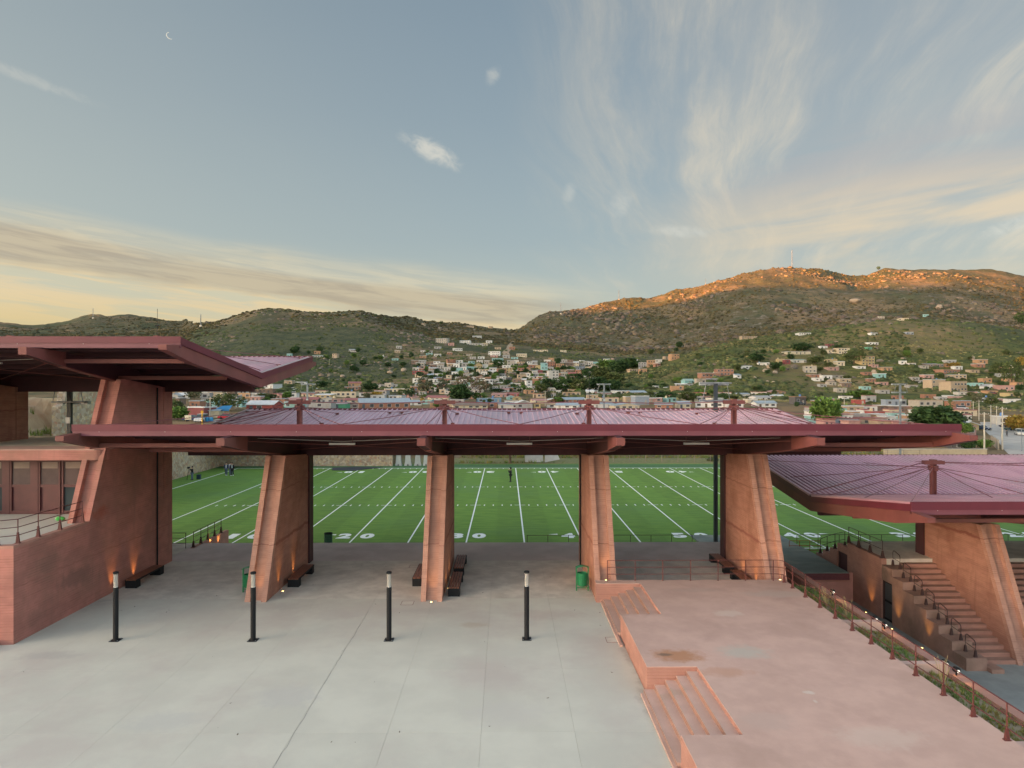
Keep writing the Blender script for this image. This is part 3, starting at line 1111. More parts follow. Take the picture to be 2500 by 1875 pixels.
# terrace with two recessed flights
R1, R2 = (28.0, 32.4), (18.33, 22.77)
poly = [(4.83, -8), (13.8, -8), (13.8, 32.9), (4.39, 32.9), (4.39, 32.32), (4.83, 32.32), (4.83, R1[1] - .085), (6.55, R1[1] - .085),
        (6.55, R1[0]), (4.83, R1[0]), (4.83, R2[1]), (6.55, R2[1]), (6.55, R2[0]), (4.83, R2[0])]
terrace = MB().prism_z(poly, RZ - .1, TZ - .02).obj('terrace', 'terrace_side')
terrace['kind'] = 'structure'
MB().prism_z(poly, TZ - .02, TZ).obj('terrace_top', 'terrace_pink', terrace)
for nm, (ya, yb) in (('upper', R1), ('lower', R2)):
    for k in range(1, 6):
        x0 = 4.72 + .366 * (k - 1)
        x1 = 6.55 if k == 5 else x0 + .366
        yb2 = yb - .085 if nm == 'upper' else yb
        s_ = MB().box(x0, ya + .003, PZ - .02, x1, yb2 - .003, PZ + .1533 * k).obj('step', 'terrace_pink', terrace)
        MB().box(x0 - .004, ya + .003, PZ - .02, x0, yb2 - .003, PZ + .1533 * k - .006).obj('riser', plain((.33, .19, .14)), s_)
    # first step runs on past the end of the flight
    MB().box(4.60 if nm == 'upper' else 4.60, ya - 1.2, PZ - .02, 4.716, yb - .09, PZ + .075).obj('step', 'terrace_pink', terrace)
# rail-side planter, its kerb and the retaining wall down to the service road
pl = MB().prism_y([(13.83, RZ), (15.6, RZ), (15.6, 2.12), (13.83, 2.45)], -8, 33.4).obj('planter_bed', 'earth')
pl['kind'] = 'structure'
kerb = MB().box(15.6, -8, RZ - .1, 15.95, 38, 2.24).obj('retaining_wall', 'terrace_side')
tag(kerb, 'long low pink kerb wall between the planted strip and the service road', 'wall')
for yc in (27.6, 23.45, 18.1, 13.2):
    MB().box(13.82, yc - .14, RZ, 15.58, yc + .14, 2.55).obj('planter_divider', 'terrace_pink', terrace)
road = MB().box(15.95, -10, RZ - .12, 60, 42.1, RZ).obj('service_road', 'asphalt')
road['kind'] = 'structure'

# bleacher tiers between the platform edge and the field
tiers = thing('bleachers', 'concrete seating tiers stepping down from the platform to the field', 'bleachers', (-3, 45, 0))
for k in range(4):
    MB().box(-20.2, 44.7 + k * 1.0, -.1, 14.3, 45.7 + k * 1.0, PZ - .42 * (k + 1)).obj('seating_tier', 'plaza_pink', tiers)
MB().box(-20.2, 44.66, -.1, 14.4, 44.7, PZ).obj('edge_beam', 'plaza_pink', tiers)
wing = MB().prism_x([(43.3, -.1), (48.7, -.1), (48.7, PZ + .02), (43.3, PZ + .02)], -20.45, -20.2).obj('wing_wall', 'terrace_side')
tag(wing, 'pink wing wall with a handrail at the far left platform edge', 'wall')

# ------------------------------------------------------------------ piers
YB = 40.2
LEAN = .42


def pier(xl, zb, yfb, zf, zback, label, steel=False, m='pier_side', lean=LEAN, ybk=YB):
    wd = 1.05
    xr = xl + wd
    t = thing('concrete_pier', label, 'pier', (xl + wd / 2, (yfb + ybk) / 2, zb), 0, 'battered piers carrying the canopies')
    yt = yfb + lean * (zf - zb)
    dp = .28

    def side(y0off, yend):
        return [(yfb + y0off, zb), (yend, zb), (yend, zback), (yt + y0off, zf)]
    gy = ybk - 1.0
    MB().prism_x(side(dp, gy - .03), xl, xr).obj('pier_body', m, t)
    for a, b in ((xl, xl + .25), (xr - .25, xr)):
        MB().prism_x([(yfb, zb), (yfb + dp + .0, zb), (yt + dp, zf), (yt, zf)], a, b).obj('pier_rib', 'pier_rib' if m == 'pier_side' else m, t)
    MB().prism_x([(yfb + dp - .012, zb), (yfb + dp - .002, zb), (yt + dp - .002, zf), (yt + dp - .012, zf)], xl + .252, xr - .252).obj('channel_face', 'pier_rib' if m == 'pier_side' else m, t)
    if steel:
        MB().prism_x([(gy - .03, zb), (gy + .35, zb), (gy + .35, zback), (gy - .03, zback)], xl + .05, xr - .05).obj('pier_core', m, t)
        MB().box(xl - .04, gy + .36, zb, xr + .04, ybk + .12, zback).obj('steel_column', 'dark_maroon', t)
    else:
        MB().box(xl + .06, gy - .03, zb, xr - .06, gy + .03, zback).obj('joint', 'joint_dark', t)
        MB().box(xl, gy + .03, zb, xr, ybk, zback).obj('pier_back', m, t)
    return t


def downspout(t, x, y, z0, z1):
    MB().tube([(x, y, z0), (x, y, z1)], .045, 6).obj('downspout', 'black_metal', t)


E1, V1, E2, V2, E3, V3 = 14.40, 13.0, 10.50, 9.25, 6.95, 5.65
pier(-12.72, PZ - .05, 32.5, 8.62, 8.30, 'second pier from the left under the middle canopy with a bench on its right', steel=True)
pier(-4.16, PZ - .05, 32.5, 8.62, 8.30, 'third pier from the left with benches on both of its sides')
p4_ = pier(4.41, PZ - .05, 32.5, 8.62, 8.30, 'fourth pier from the left rising beside the stairs and a green bin')
pier(13.05, PZ - .05, 32.9, 8.62, 8.30, 'fifth pier from the left at the far corner of the pink terrace', steel=True)
p1_ = pier(-21.1, CZ, 32.2, 12.68, 12.25, 'tall pier at the left wall reaching past the middle canopy to the upper one', m='wall_red', lean=.385)
downspout(p4_, 4.37, 39.0, PZ, 8.3)
downspout(p1_, -20.0, 38.4, PZ, 12.2)
pier(-29.7, CZ, 32.2, 12.68, 12.25, 'dim upper pier at the left frame edge under the highest canopy', m='pier_side', lean=.385)
pier(24.98, RZ - .05, 32.2, 5.0, 4.70, 'far right pier beside the long stairs under the lowest canopy', steel=True, lean=.42)
pier(33.5, RZ - .05, 32.2, 5.0, 4.70, 'last pier of the lowest canopy beyond the right edge', lean=.42)

# ------------------------------------------------------------------ canopies
YF, YV, YK = 29.6, 39.5, 49.8


def zroof(E, V, y):
    return V + (E - V) * abs(y - YV) / (YV - YF if y < YV else YK - YV)


def canopy(xl, xr, E, V, centres, label, sheet, wide=False, end_l=True, end_r=True, antenna=()):
    t = thing('canopy', label, 'canopy', ((xl + xr) / 2, YV, V), 0, 'butterfly canopies')
    org = ORG[t.name]
    n = int(round((xr - xl) / (.33 if wide else .37)))
    pw = (xr - xl) / n
    for nm, (ya, yb) in (('f', (YF + .06, YV - .12)), ('b', (YV + .12, YK - .06))):
        me = None
        za, zb = zroof(E, V, ya), zroof(E, V, yb)
        prof = [(.0, 0), (.012, .10), (.062, .10), (.075, 0), (pw * .5, .004), (pw, 0)]
        if wide:
            prof = [(.0, 0), (.02, .17), (pw * .56, .17), (pw * .56 + .02, 0), (pw, 0)]
        vs = [(x, ya - org.y, za + z - V) for x, z in prof] + [(x, yb - org.y, zb + z - V) for x, z in prof]
        k = len(prof)
        fs = [(i, i + 1, k + i + 1, k + i) for i in range(k - 1)]
        me = bpy.data.meshes.new('roof_panel')
        me.from_pydata(vs, [], fs)
        me.materials.append(MATS[sheet])
        for i in range(n):
            o = link(bpy.data.objects.new('roof_panel', me))
            o.parent = t
            o.location = (xl + i * pw - org.x, 0, .02 + rnd.uniform(-.004, .004))
    MB().box(xl + .1, YV - .16, V - .06, xr - .1, YV + .16, V + .015).obj('valley_gutter', 'gutter_grey', t)
    # lining under the sheets
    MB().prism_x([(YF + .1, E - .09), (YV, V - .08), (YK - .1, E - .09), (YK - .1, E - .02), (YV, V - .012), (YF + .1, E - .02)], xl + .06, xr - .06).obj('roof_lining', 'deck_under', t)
    for y0, y1 in ((YF, YF + .1), (YK - .1, YK)):
        yo = .03 if y0 == YF else -.03
        MB().box(xl, y0, E - .17, xr, y1, E + (.19 if wide else .125)).obj('fascia', 'maroon_fascia', t)
        MB().box(xl + .02, y0 + yo, E - .39, xr - .02, y1 + yo, E - .172).obj('fascia_trim', 'mauve_fascia', t)
        # fixings: a row of pale screws
    scr = MB()
    x = xl + 1.2
    while x < xr:
        scr.box(x - .012, YF + .018, E - .215, x + .012, YF + .029, E - .19)
        x += 2.9
    scr.obj('fascia_screws', 'batten_white', t)
    for xe, on, sg in ((xl, end_l, 1), (xr, end_r, -1)):
        if not on:
            continue
        a, b = (xe, xe + .09) if sg > 0 else (xe - .09, xe)
        MB().prism_x([(YF + .1, E - .24), (YV, V - .25), (YK - .1, E - .24), (YK - .1, E + .08), (YV, V + .08), (YF + .1, E + .08)], a, b).obj('side_fascia', 'maroon_fascia', t)
        a, b = (xe + .09, xe + .36) if sg > 0 else (xe - .36, xe - .09)
        MB().prism_x([(YF + .12, E + .02), (YF + .12, E + .065), (YV, V + .065), (YK - .12, E + .065), (YK - .12, E + .02), (YV, V + .03)], a, b).obj('edge_flashing', 'gutter_grey', t)
        c = xe + .22 * sg
        end = MB().prism_x([(28.5, E - .30), (28.5, E - .52), (30.9, E - 1.02), (YV, V - .78), (YK - 1.3, E - 1.02), (YK + 1.1, E - .52), (YK + 1.1, E - .30),
                            (YK - .1, E - .25), (YV, V - .255), (YF + .1, E - .25)], c - .20, c + .16)
        end.obj('end_rafter', 'rust_beam', t)
    for c in centres:
        rf = MB().prism_x([(28.6, E - .42), (28.6, E - .70), (31.1, E - 1.16), (YV, V - 1.04), (YK - 1.5, E - 1.16), (YK + 1.0, E - .70), (YK + 1.0, E - .42),
                           (YK - .1, E - .36), (YV, V - .10), (YF + .1, E - .36)], c - .14, c + .14).obj('rafter', 'dark_maroon', t)
        MB().prism_x([(28.57, E - .41), (28.57, E - .72), (31.1, E - 1.19), (31.1, E - .5)], c - .18, c - .141).obj('tip_plate', 'rust_beam', rf)
        MB().prism_x([(28.57, E - .41), (28.57, E - .72), (31.1, E - 1.19), (31.1, E - .5)], c + .141, c + .18).obj('tip_plate', 'rust_beam', rf)
        MB().box(c - .18, 28.54, E - .73, c + .18, 28.57, E - .40).obj('tip_plate', 'rust_beam', rf)
        MB().bar((c, 31.1, E - 1.19), (c, YV, V - 1.07), .36, .05).obj('flange', 'rust_beam', rf)
    for y in (30.6, 32.3, 34.0, 35.7, 37.4, 41.6, 43.3, 45.0, 46.7, 48.4):
        z = zroof(E, V, y)
        MB().box(xl + .25, y - .05, z - .30, xr - .25, y + .05, z - .10).obj('purlin', 'dark_maroon', t)
    MB().box(xl + .5, YV - .16, V - 1.03, xr - .5, YV + .16, V - .11).obj('valley_beam', 'dark_maroon', t)
    allc = sorted(centres)
    bays = []
    if end_l:
        bays.append((xl + .4, allc[0] - .15))
    if end_r:
        bays.append((allc[-1] + .15, xr - .4))
    for a, b in bays:
        MB().box(a, 30.95, E - 1.02, b, 31.12, E - .83).obj('tie_beam', 'rust_beam', t)
        MB().box(a, 35.3, zroof(E, V, 35.3) - .95, b, 35.45, zroof(E, V, 35.3) - .75).obj('tie_beam', 'rust_beam', t)
    # wind bracing rods and the fluorescent battens below them
    for a, b in zip(allc[:-1], allc[1:]):
        for (p, q) in (((a, 31.2, E - .75), (b, 37.8, V - .55)), ((b, 31.2, E - .75), (a, 37.8, V - .55))):
            MB().tube([p, q], .018, 5).obj('brace_rod', 'rust_beam', t)
        m_ = (a + b) / 2
        z = E - 1.02
        bt = MB().box(m_ - .62, 32.2, z, m_ + .62, 32.34, z + .09).obj('light_batten', 'batten_white', t)
        MB().tube([(m_ - .5, 32.27, z + .09), (m_ - .5, 32.27, E - .45)], .012, 5).tube([(m_ + .5, 32.27, z + .09), (m_ + .5, 32.27, E - .45)], .012, 5).obj('hanger', 'rust_beam', bt)
        MB().tube([(a + .2, 32.3, E - .7), (m_, 32.3, E - .86), (b - .2, 32.3, E - .7)], .015, 5).obj('conduit', 'gutter_grey', t)
    top = V + 2.12
    for i, c in enumerate(allc):
        ms = MB().box(c - .135, YV - .135, V - .05, c - .10, YV + .135, top).box(c + .10, YV - .135, V - .05, c + .135, YV + .135, top) \
            .box(c - .099, YV - .03, V - .05, c + .099, YV + .03, top).obj('mast', 'rust_beam', t)
        MB().box(c - .62, YV - .13, top - .13, c - .15, YV - .10, top + .09).box(c + .15, YV - .13, top - .13, c + .62, YV - .10, top + .09) \
            .box(c - .62, YV + .10, top - .13, c - .15, YV + .13, top + .09).box(c + .15, YV + .10, top - .13, c + .62, YV + .13, top + .09) \
            .box(c - .15, YV - .16, top - .12, c + .15, YV + .16, top + .16).obj('mast_head', 'rust_beam', ms)
        MB().box(c - .11, YV - .30, top - .50, c + .11, YV - .14, top - .22).box(c - .11, YV + .14, top - .50, c + .11, YV + .30, top - .22) \
            .box(c - .28, YV - .08, top - .48, c - .14, YV + .08, top - .2).box(c + .14, YV - .08, top - .48, c + .28, YV + .08, top - .2).obj('cable_clamp', 'rust_beam', ms)
        ends = []
        hd = Vector((c, YV, top - .32))
        for y in (30.6, 34.3, 43.6, 47.6):
            ends.append((c + (.15 if y > YV else -.1), y))
        lft = (i == 0 and end_l)
        rgt = (i == len(allc) - 1 and end_r)
        for sg, isend in ((-1, lft), (1, rgt)):
            if isend:
                xe = (xl + .45) if sg < 0 else (xr - .45)
                ends += [(xe, y) for y in (30.4, 34.6, 38.6, 43.7, 48.4)]
            else:
                ends += [(c + sg * 4.75, 31.0), (c + sg * 4.75, 48.0)]
        for (x, y) in ends:
            e = Vector((x, y, zroof(E, V, y) + .12))
            d = (e - hd).normalized()
            s0 = hd + Vector((d.x, d.y, 0)) * .3
            mid = (s0 + e) / 2 - Vector((0, 0, .06))
            MB().tube([s0, mid, e], .021, 6).obj('stay_cable', 'cable', t)
            MB().box(x - .12, y - .12, e.z - .09, x + .12, y + .12, e.z + .03).obj('anchor_plate', 'rust_beam', t)
        if i + 1 < len(allc):
            MB().tube([(c + .5, YV, top), ((c + allc[i + 1]) / 2, YV, top - .10), (allc[i + 1] - .5, YV, top)], .03, 6).obj('stay_cable', 'cable', t)
        else:
            if rgt:
                MB().tube([(c + .5, YV, top), (xr - .3, YV + .5, V + .25)], .03, 6).obj('stay_cable', 'cable', t)
        if lft:
            MB().tube([(c - .5, YV, top), (xl + .3, YV + .5, V + .25)], .03, 6).obj('stay_cable', 'cable', t)
        if i in antenna:
            MB().tube([(c + .02, YV, top + .1), (c + .02, YV, top + 1.75)], .012, 5).tube([(c - .12, YV, top + .75), (c + .12, YV, top + .75)], .03, 5).obj('antenna', 'black_metal', t)
    return t


canopy(-19.2, 20.4, E2, V2, [-12.2, -3.63, 4.94, 13.57], 'long middle butterfly canopy across the plaza with four masts and stay cables', 'roof_sheet', antenna=(2,))
canopy(-46, -14.4, E1, V1, [-37.8, -29.2, -20.6], 'highest butterfly canopy at the left, seen from below', 'roof_sheet', end_l=False, antenna=(2,))
canopy(18.13, 50, E3, V3, [25.5, 34.0, 42.5], 'lowest butterfly canopy at the right, seen from above', 'roof_sheet_dusty', wide=True, end_r=False)

# ------------------------------------------------------------------ left concourse
cw = thing('concourse_building', 'red concrete concourse block at the left with railing and glazed front above', 'building', (-24, 34, PZ))
MB().prism_z([(-34, 27.2), (-20.9, 27.2), (-20.05, 27.3), (-20.05, 40.2), (-34, 40.2)], PZ - .05, CZ).obj('wall', 'wall_red', cw)
MB().prism_z([(-34, 27.2), (-20.9, 27.2), (-20.05, 27.3), (-20.05, 32.2), (-20.35, 32.2), (-20.35, 27.6), (-21.0, 27.5), (-34, 27.5)], CZ, CZ + .12).obj('parapet_kerb', 'terrace_side', cw)
MB().prism_z([(-34, 27.5), (-21.0, 27.5), (-20.35, 27.6), (-20.35, 32.1), (-21.1, 32.3), (-21.1, 34.55), (-34, 34.55)], CZ, CZ + .012).obj('concourse_floor', 'plaza_pale', cw)
crn = [(-20.0 - .5 + .5 * math.cos(q), 33.35 + .5 - .5 * math.sin(q)) for q in [math.pi / 2 * k / 6 for k in range(7)]]
dk = [(-40, 33.35)] + crn[::-1] + [(-20.0, 42.4), (-40, 42.4)]
MB().prism_z(dk, 8.62, 9.12).obj('upper_slab', 'wall_red', cw)
MB().prism_z([(-40, 33.35), (-20.5, 33.35), (-20.02, 33.9), (-20.02, 35.25), (-40, 35.25)], 9.121, 9.16).obj('slab_coping', 'terrace_pink', cw)
MB().box(-40, 35.3, 9.121, -20.1, 42.4, 9.15).obj('roof_gravel', 'deck_beige', cw)
xs = [-28.4, -27.45, -27.0, -26.05, -25.56, -24.6, -24.1, -23.15, -22.9, -21.97]
gf = thing('glazed_partition', 'maroon framed glazed partition under the slab on the left concourse', 'partition', (-25, 34.7, CZ))
for i in range(0, len(xs), 2):
    a, b = xs[i], xs[i + 1]
    MB().box(a, 34.72, 7.22, b, 34.76, 8.40).obj('panel', 'panel_glass', gf)
    MB().box(a + .08, 34.715, 8.05, b - .08, 34.718, 8.38).obj('light_strip', plain((.22, .17, .14), .5), gf)
    low = MB().box(a, 34.74, 5.86, b, 34.78, 7.08)
    low.obj('panel', 'dark_glass' if i in (2, 8) else 'panel_maroon', gf)
    MB().box(a - .09, 34.66, CZ + .01, a - .002, 34.80, 8.62).obj('mullion', 'panel_maroon', gf)
    MB().box(b + .002, 34.66, CZ + .01, b + .09, 34.80, 8.62).obj('mullion', 'panel_maroon', gf)
    MB().box(a, 34.67, 7.08, b, 34.80, 7.22).obj('transom', 'panel_maroon', gf)
    MB().box(a, 34.67, CZ + .01, b, 34.80, 5.86).obj('sill', 'panel_maroon', gf)
    MB().box(a, 34.67, 8.40, b, 34.80, 8.62).obj('header', 'panel_maroon', gf)
for i in range(1, len(xs) - 1, 2):
    if xs[i + 1] - xs[i] > .3:
        MB().box(xs[i] + .092, 34.64, CZ + .01, xs[i + 1] - .092, 34.79, 8.62).obj('mullion', 'panel_maroon', gf)
MB().box(-34, 35.2, CZ, -21.1, 35.4, 8.62).obj('back_wall', 'dark_maroon', cw)
MB().box(-22.6, 26.2, PZ - .02, -20.55, 27.1, PZ + .22).obj('plinth', 'terrace_side', cw)

# ------------------------------------------------------------------ right stair block
XS = 22.0
LZ = 2.2
rb = thing('stair_block', 'brown red concrete block with doors, stepped cheek wall and long stairs at the right', 'building', (23.5, 37, RZ))
# side wall with the two doorways left open
yo = [(31.6, 37.75), (38.8, 42.7), (44.0, 46.6)]


def ztop(y):
    if y >= 42.9:
        return max(.5, LZ - .42 * math.ceil((y - 42.9) / 1.0))
    return LZ


nlev = 7
yl = [38.75 - i * 1.02 for i in range(nlev + 1)]
for i in range(nlev):
    zt = LZ - .35 - .425 * i
    y0, y1 = yl[i + 1], yl[i]
    if y0 < 38.8 and y1 > 37.75:
        MB().box(XS + .3, y0, RZ - .05, XS + 1.0, y1, zt).obj('cheek_block', 'stair_worn', rb)
        MB().box(XS, y0, 1.0, XS + .3, y1, zt).obj('cheek_block', 'wall_red' if False else 'stair_worn', rb)
    else:
        MB().box(XS, y0, RZ - .05, XS + 1.0, y1, zt).obj('cheek_block', 'stair_worn', rb)
MB().box(XS, 38.8, RZ - .05, XS + .3, 42.7, LZ).box(XS, 42.7, 1.42, XS + .3, 44.0, LZ - .3).obj('side_wall', 'terrace_side', rb)
MB().box(XS, 44.0, RZ - .05, XS + .3, 45.0, LZ - .84).box(XS, 45.0, RZ - .05, XS + .3, 46.0, LZ - 1.26).box(XS, 46.0, RZ - .05, XS + .3, 47.0, LZ - 1.68).obj('side_wall', 'terrace_side', rb)
MB().box(XS + .3, 38.76, RZ - .05, 44, 43.1, LZ).obj('landing', 'plaza_worn', rb)
for k in range(4):
    MB().box(XS + .302, 43.1 + k, -.1, 44, 44.1 + k, LZ - .42 * (k + 1)).obj('seating_tier', 'plaza_pink', rb)
for dy0, dy1, zt in ((37.75, 38.8, 1.0), (42.7, 44.0, 1.42)):
    d = MB().box(XS + .16, dy0 + .06, RZ, XS + .2, dy1 - .06, zt - .06).obj('door', 'black_metal' if zt < 1.2 else 'dark_maroon', rb)
    MB().box(XS + .08, dy0 + .002, RZ, XS + .16, dy0 + .07, zt - .002).box(XS + .08, dy1 - .07, RZ, XS + .16, dy1 - .002, zt - .002).box(XS + .08, dy0 + .07, zt - .08, XS + .16, dy1 - .07, zt - .002).obj('door_frame', 'rail_dark', d)
    if zt < 1.2:
        MB().box(XS + .13, dy0 + .14, -.1, XS + .158, dy1 - .14, .85).box(XS + .13, dy0 + .14, RZ + .15, XS + .158, dy1 - .14, -.25).obj('door_panel', plain((.07, .075, .075), .5), d)
nst = 17
for (xa, xb) in ((XS + 1.003, 24.97), (26.05, 33.4)):
    for k in range(nst):
        zt = LZ - (LZ - RZ) / nst * (k + 1)
        y1 = 38.75 - .4 * k
        if zt > RZ + .02:
            s_ = MB().box(xa, y1 - .4, RZ - .02, xb, y1, zt).obj('step', 'stair_worn', rb)
            MB().box(xa + .01, y1 - .402, zt - .20, xb - .01, y1 - .4005, zt - .01).obj('riser', 'terrace_side', s_)
MB().box(XS + 1.003, 31.3, RZ - .02, 23.6, 31.98, RZ + .2).obj('step', 'stair_worn', rb)
# green roofed passage under the platform and its closing wall
gr = thing('passage_roof', 'flat dark green sheet roof over the passage beside the fifth pier', 'roof', (18, 46, .3))
for k in range(6):
    MB().box(14.45, 41.5 + k * 1.75 + .01, .52, 21.5, 41.5 + (k + 1) * 1.75 - .01, .62 + (k % 2) * .003).obj('roof_sheet', 'green_roof', gr)
for k in range(4):
    MB().box(14.45, 41.46 + (k % 2) * .02, .18 + k * .10, 21.5, 41.5, .275 + k * .10).obj('fascia_board', 'maroon_metal', gr)
pw_ = MB().box(15.9, 42.0, RZ - .05, 22.0, 42.25, .46).obj('closing_wall', plain((.58, .27, .215)))
tag(pw_, 'salmon pink wall closing the service road below the green roof', 'wall')


# ------------------------------------------------------------------ field
field = MB().box(-43.4, 47.6, -.05, 69, 104.2, 0).obj('field', 'turf')
field['kind'] = 'structure'
MB().box(-43.4, 99.15, 0, 69, 103.4, .003).obj('apron', 'turf_dark', field)
NS, FS, H1, H2 = 50.25, 99.0, 68.5, 80.7
X50 = 15.17
YD = .9144
lz = (.004, .008)


def yx(k):           # k in yards from midfield
    return X50 + k * YD


for k in range(-50, 51, 5):
    MB().box(yx(k) - .06, NS, lz[0], yx(k) + .06, FS - .1, lz[1]).obj('yard_line', 'line_white', field)
for k in (-60, 60):
    if yx(k) < 69.5 and yx(k) > -43:
        MB().box(yx(k) - .07, NS, lz[0], yx(k) + .07, FS + .1, lz[1]).obj('end_line', 'line_white', field)
for Y in (NS, FS):
    MB().box(yx(-60) + .08, Y - .1, lz[0] - .001, yx(60) - 2, Y + .1, lz[1] - .001).obj('side_line', 'line_white', field)
hm = MB()
for k in range(-49, 50):
    if k % 5 == 0:
        for Y in (H1, H2):
            hm.box(yx(k) - .55, Y - .05, lz[0] + .005, yx(k) + .55, Y + .05, lz[1] + .005)
        continue
    for Y in (H1, H2):
        hm.box(yx(k) - .055, Y - .32, lz[0], yx(k) + .055, Y + .32, lz[1])
    for Y in (NS + .55, FS - .62):
        hm.box(yx(k) - .055, Y - .3, lz[0], yx(k) + .055, Y + .3, lz[1])
hm.obj('hash_marks', 'line_white', field)['kind'] = 'stuff'
# digits cut as flat shapes (block numerals of the field)
FONT = {}


def digit(ch):
    if ch in FONT:
        return FONT[ch]
    cu = bpy.data.curves.new('numeral', 'FONT')
    cu.body = ch
    cu.size = 1
    cu.offset = .055
    cu.extrude = .002
    cu.resolution_u = 4
    o = link(bpy.data.objects.new('numeral', cu))
    bpy.context.view_layer.update()
    dg = bpy.context.evaluated_depsgraph_get()
    me = bpy.data.meshes.new_from_object(o.evaluated_get(dg))
    bpy.data.objects.remove(o)
    xs_ = [v.co.x for v in me.vertices]
    ys_ = [v.co.y for v in me.vertices]
    x0, x1, y0, y1 = min(xs_), max(xs_), min(ys_), max(ys_)
    for v in me.vertices:
        v.co.x = (v.co.x - (x0 + x1) / 2) / (x1 - x0)
        v.co.y = (v.co.y - y0) / (y1 - y0)
    me.materials.clear()
    me.materials.append(MATS['line_white'])
    FONT[ch] = me
    return me


def numeral(ch, x, y, flip, wd=1.12, ht=1.75):
    o = link(bpy.data.objects.new('numeral', digit(ch)))
    o.parent = field
    o.location = (x, y, .007)
    o.scale = (wd * (.6 if ch == '1' else 1), ht, 1)
    o.rotation_euler = (0, 0, math.pi if flip else 0)


for k in (-40, -30, -20, -10, 0, 10, 20, 30):
    n_ = 50 - abs(k)
    a, b = str(n_)
    x = yx(k)
    numeral(a, x - .92, 53.75, False)
    numeral(b, x + .92, 53.75, False)
    numeral(a, x + .92, 95.5, True)
    numeral(b, x - .92, 95.5, True)
    if k:
        sg = -1 if k < 0 else 1
        for y in (55.1, 94.3):
            xa = x + sg * 1.75
            MB().prism_z([(xa, y - .18), (xa + sg * .75, y), (xa, y + .18)], lz[0], lz[1]).obj('arrow_mark', 'line_white', field)
tp = MB().prism_z([(-25.2, 96.6), (-21.8, 95.9), (-20.6, 97.6), (-18.4, 99.6), (-22.5, 100.4), (-25.8, 99.4)], .010, .06).obj('tarp', 'tarp_dark')
tag(tp, 'dark blue tarp lying flat by the far sideline', 'tarp')

# low railing along the near side of the field
def rail_run(name, label, pts, h=1.05, nrail=3, m='rail_red', post=.022, pedestal=None, group=None, every=None, r=.018, cat='railing'):
    c = Vector(pts[0])
    t = thing(name, label, cat, tuple(c), 0, group)
    P = [Vector(p) for p in pts]
    hs = [h * (k + 1) / nrail for k in range(nrail)]
    for hh in hs:
        MB().tube([p + Vector((0, 0, hh)) for p in P], r, 6).obj('rail', m, t)
    for p in P:
        MB().tube([p, p + Vector((0, 0, h))], post, 6).obj('post', m, t)
        if pedestal:
            w2, ph, dx = pedestal
            MB().loft([(p.x - w2, p.y - w2 * .55, p.z), (p.x + w2, p.y - w2 * .55, p.z), (p.x + w2, p.y + w2 * .55, p.z), (p.x - w2, p.y + w2 * .55, p.z)],
                      [(p.x - w2 * .42, p.y - w2 * .3, p.z + ph), (p.x + w2 * .42, p.y - w2 * .3, p.z + ph), (p.x + w2 * .42, p.y + w2 * .3, p.z + ph), (p.x - w2 * .42, p.y + w2 * .3, p.z + ph)]) \
                .box(p.x - w2 * 1.25, p.y - w2 * .8, p.z - .01, p.x + w2 * 1.25, p.y + w2 * .8, p.z + .025).obj('pedestal', m, t)
    return t


rail_run('railing', 'thin dark railing along the near sideline behind the fourth pier', [(1.6 + 1.55 * k, 49.9, 0) for k in range(9)], 1.1, 2, 'rail_dark', group='field side railings')
rail_run('railing', 'thin dark railing along the near sideline behind the right landing', [(21.9 + 1.6 * k, 49.9, 0) for k in range(14)], 1.1, 2, 'rail_dark', group='field side railings')
rail_run('railing', 'dark two level railing at the left end of the platform edge', [(-30 + 1.6 * k, 43.25, PZ) for k in range(6)] + [(-20.7, 43.25, PZ)], 1.0, 3, 'rail_dark', group='field side railings')
rail_run('railing', 'dark railing on pedestals on top of the wing wall', [(-20.32, 43.5 + 1.05 * k, PZ + .02) for k in range(5)], 1.0, 3, 'rail_dark', pedestal=(.09, .42, 0), group='field side railings')
rail_run('railing', 'dark railing on pedestals along the top edge of the stair block landing', [(XS + .15, y, LZ) for y in (38.95, 40.3, 41.6, 42.8)], 1.0, 2, 'rail_dark', pedestal=(.11, .42, 0), group='field side railings')
rail_run('railing', 'dark railing stepping down behind the stair block towards the field', [(XS + .15, 43.3, LZ - .42), (XS + .15, 44.6, LZ - .84), (XS + .15, 45.7, LZ - 1.26), (XS + .15, 46.7, LZ - 1.68)], 1.0, 2, 'rail_dark', pedestal=(.10, .35, 0), group='field side railings')
rail_run('railing', 'orange brown gate railing at the foot of the far tiers', [(20.6 + .75 * k, 48.2, 0) for k in range(4)], 1.05, 3, plain((.34, .10, .03)), group='field side railings')

# terrace railings
rail_run('railing', 'red three bar railing along the back of the pink terrace', [(5.0 + 1.365 * k, 32.72, TZ) for k in range(7)], 1.02, 3, 'rail_red', group='terrace railings')
ypost = [32.45, 31.5, 30.15, 28.75, 27.4, 26.05, 24.7, 23.34, 22.0, 20.6, 19.28, 17.98, 16.65, 15.3]
rail_run('railing', 'long red railing on pedestals down the right edge of the terrace', [(13.62, y, TZ) for y in ypost], 1.02, 3, 'rail_red', pedestal=(.07, .32, 0), group='terrace railings')
# bent pipe joining the two runs at the corner
cr = thing('corner_rail', 'curved red corner pipes joining the two terrace railings', 'railing', (13.4, 32.6, TZ), 0, 'terrace railings')
for hh in (.34, .68, 1.02):
    MB().tube([(13.19, 32.72, TZ + hh)] + [(13.19 + .43 * math.sin(q), 32.45 + .27 * math.cos(q), TZ + hh) for q in [math.pi / 2 * k / 5 for k in range(6)]], .018, 6).obj('rail', 'rail_red', cr)
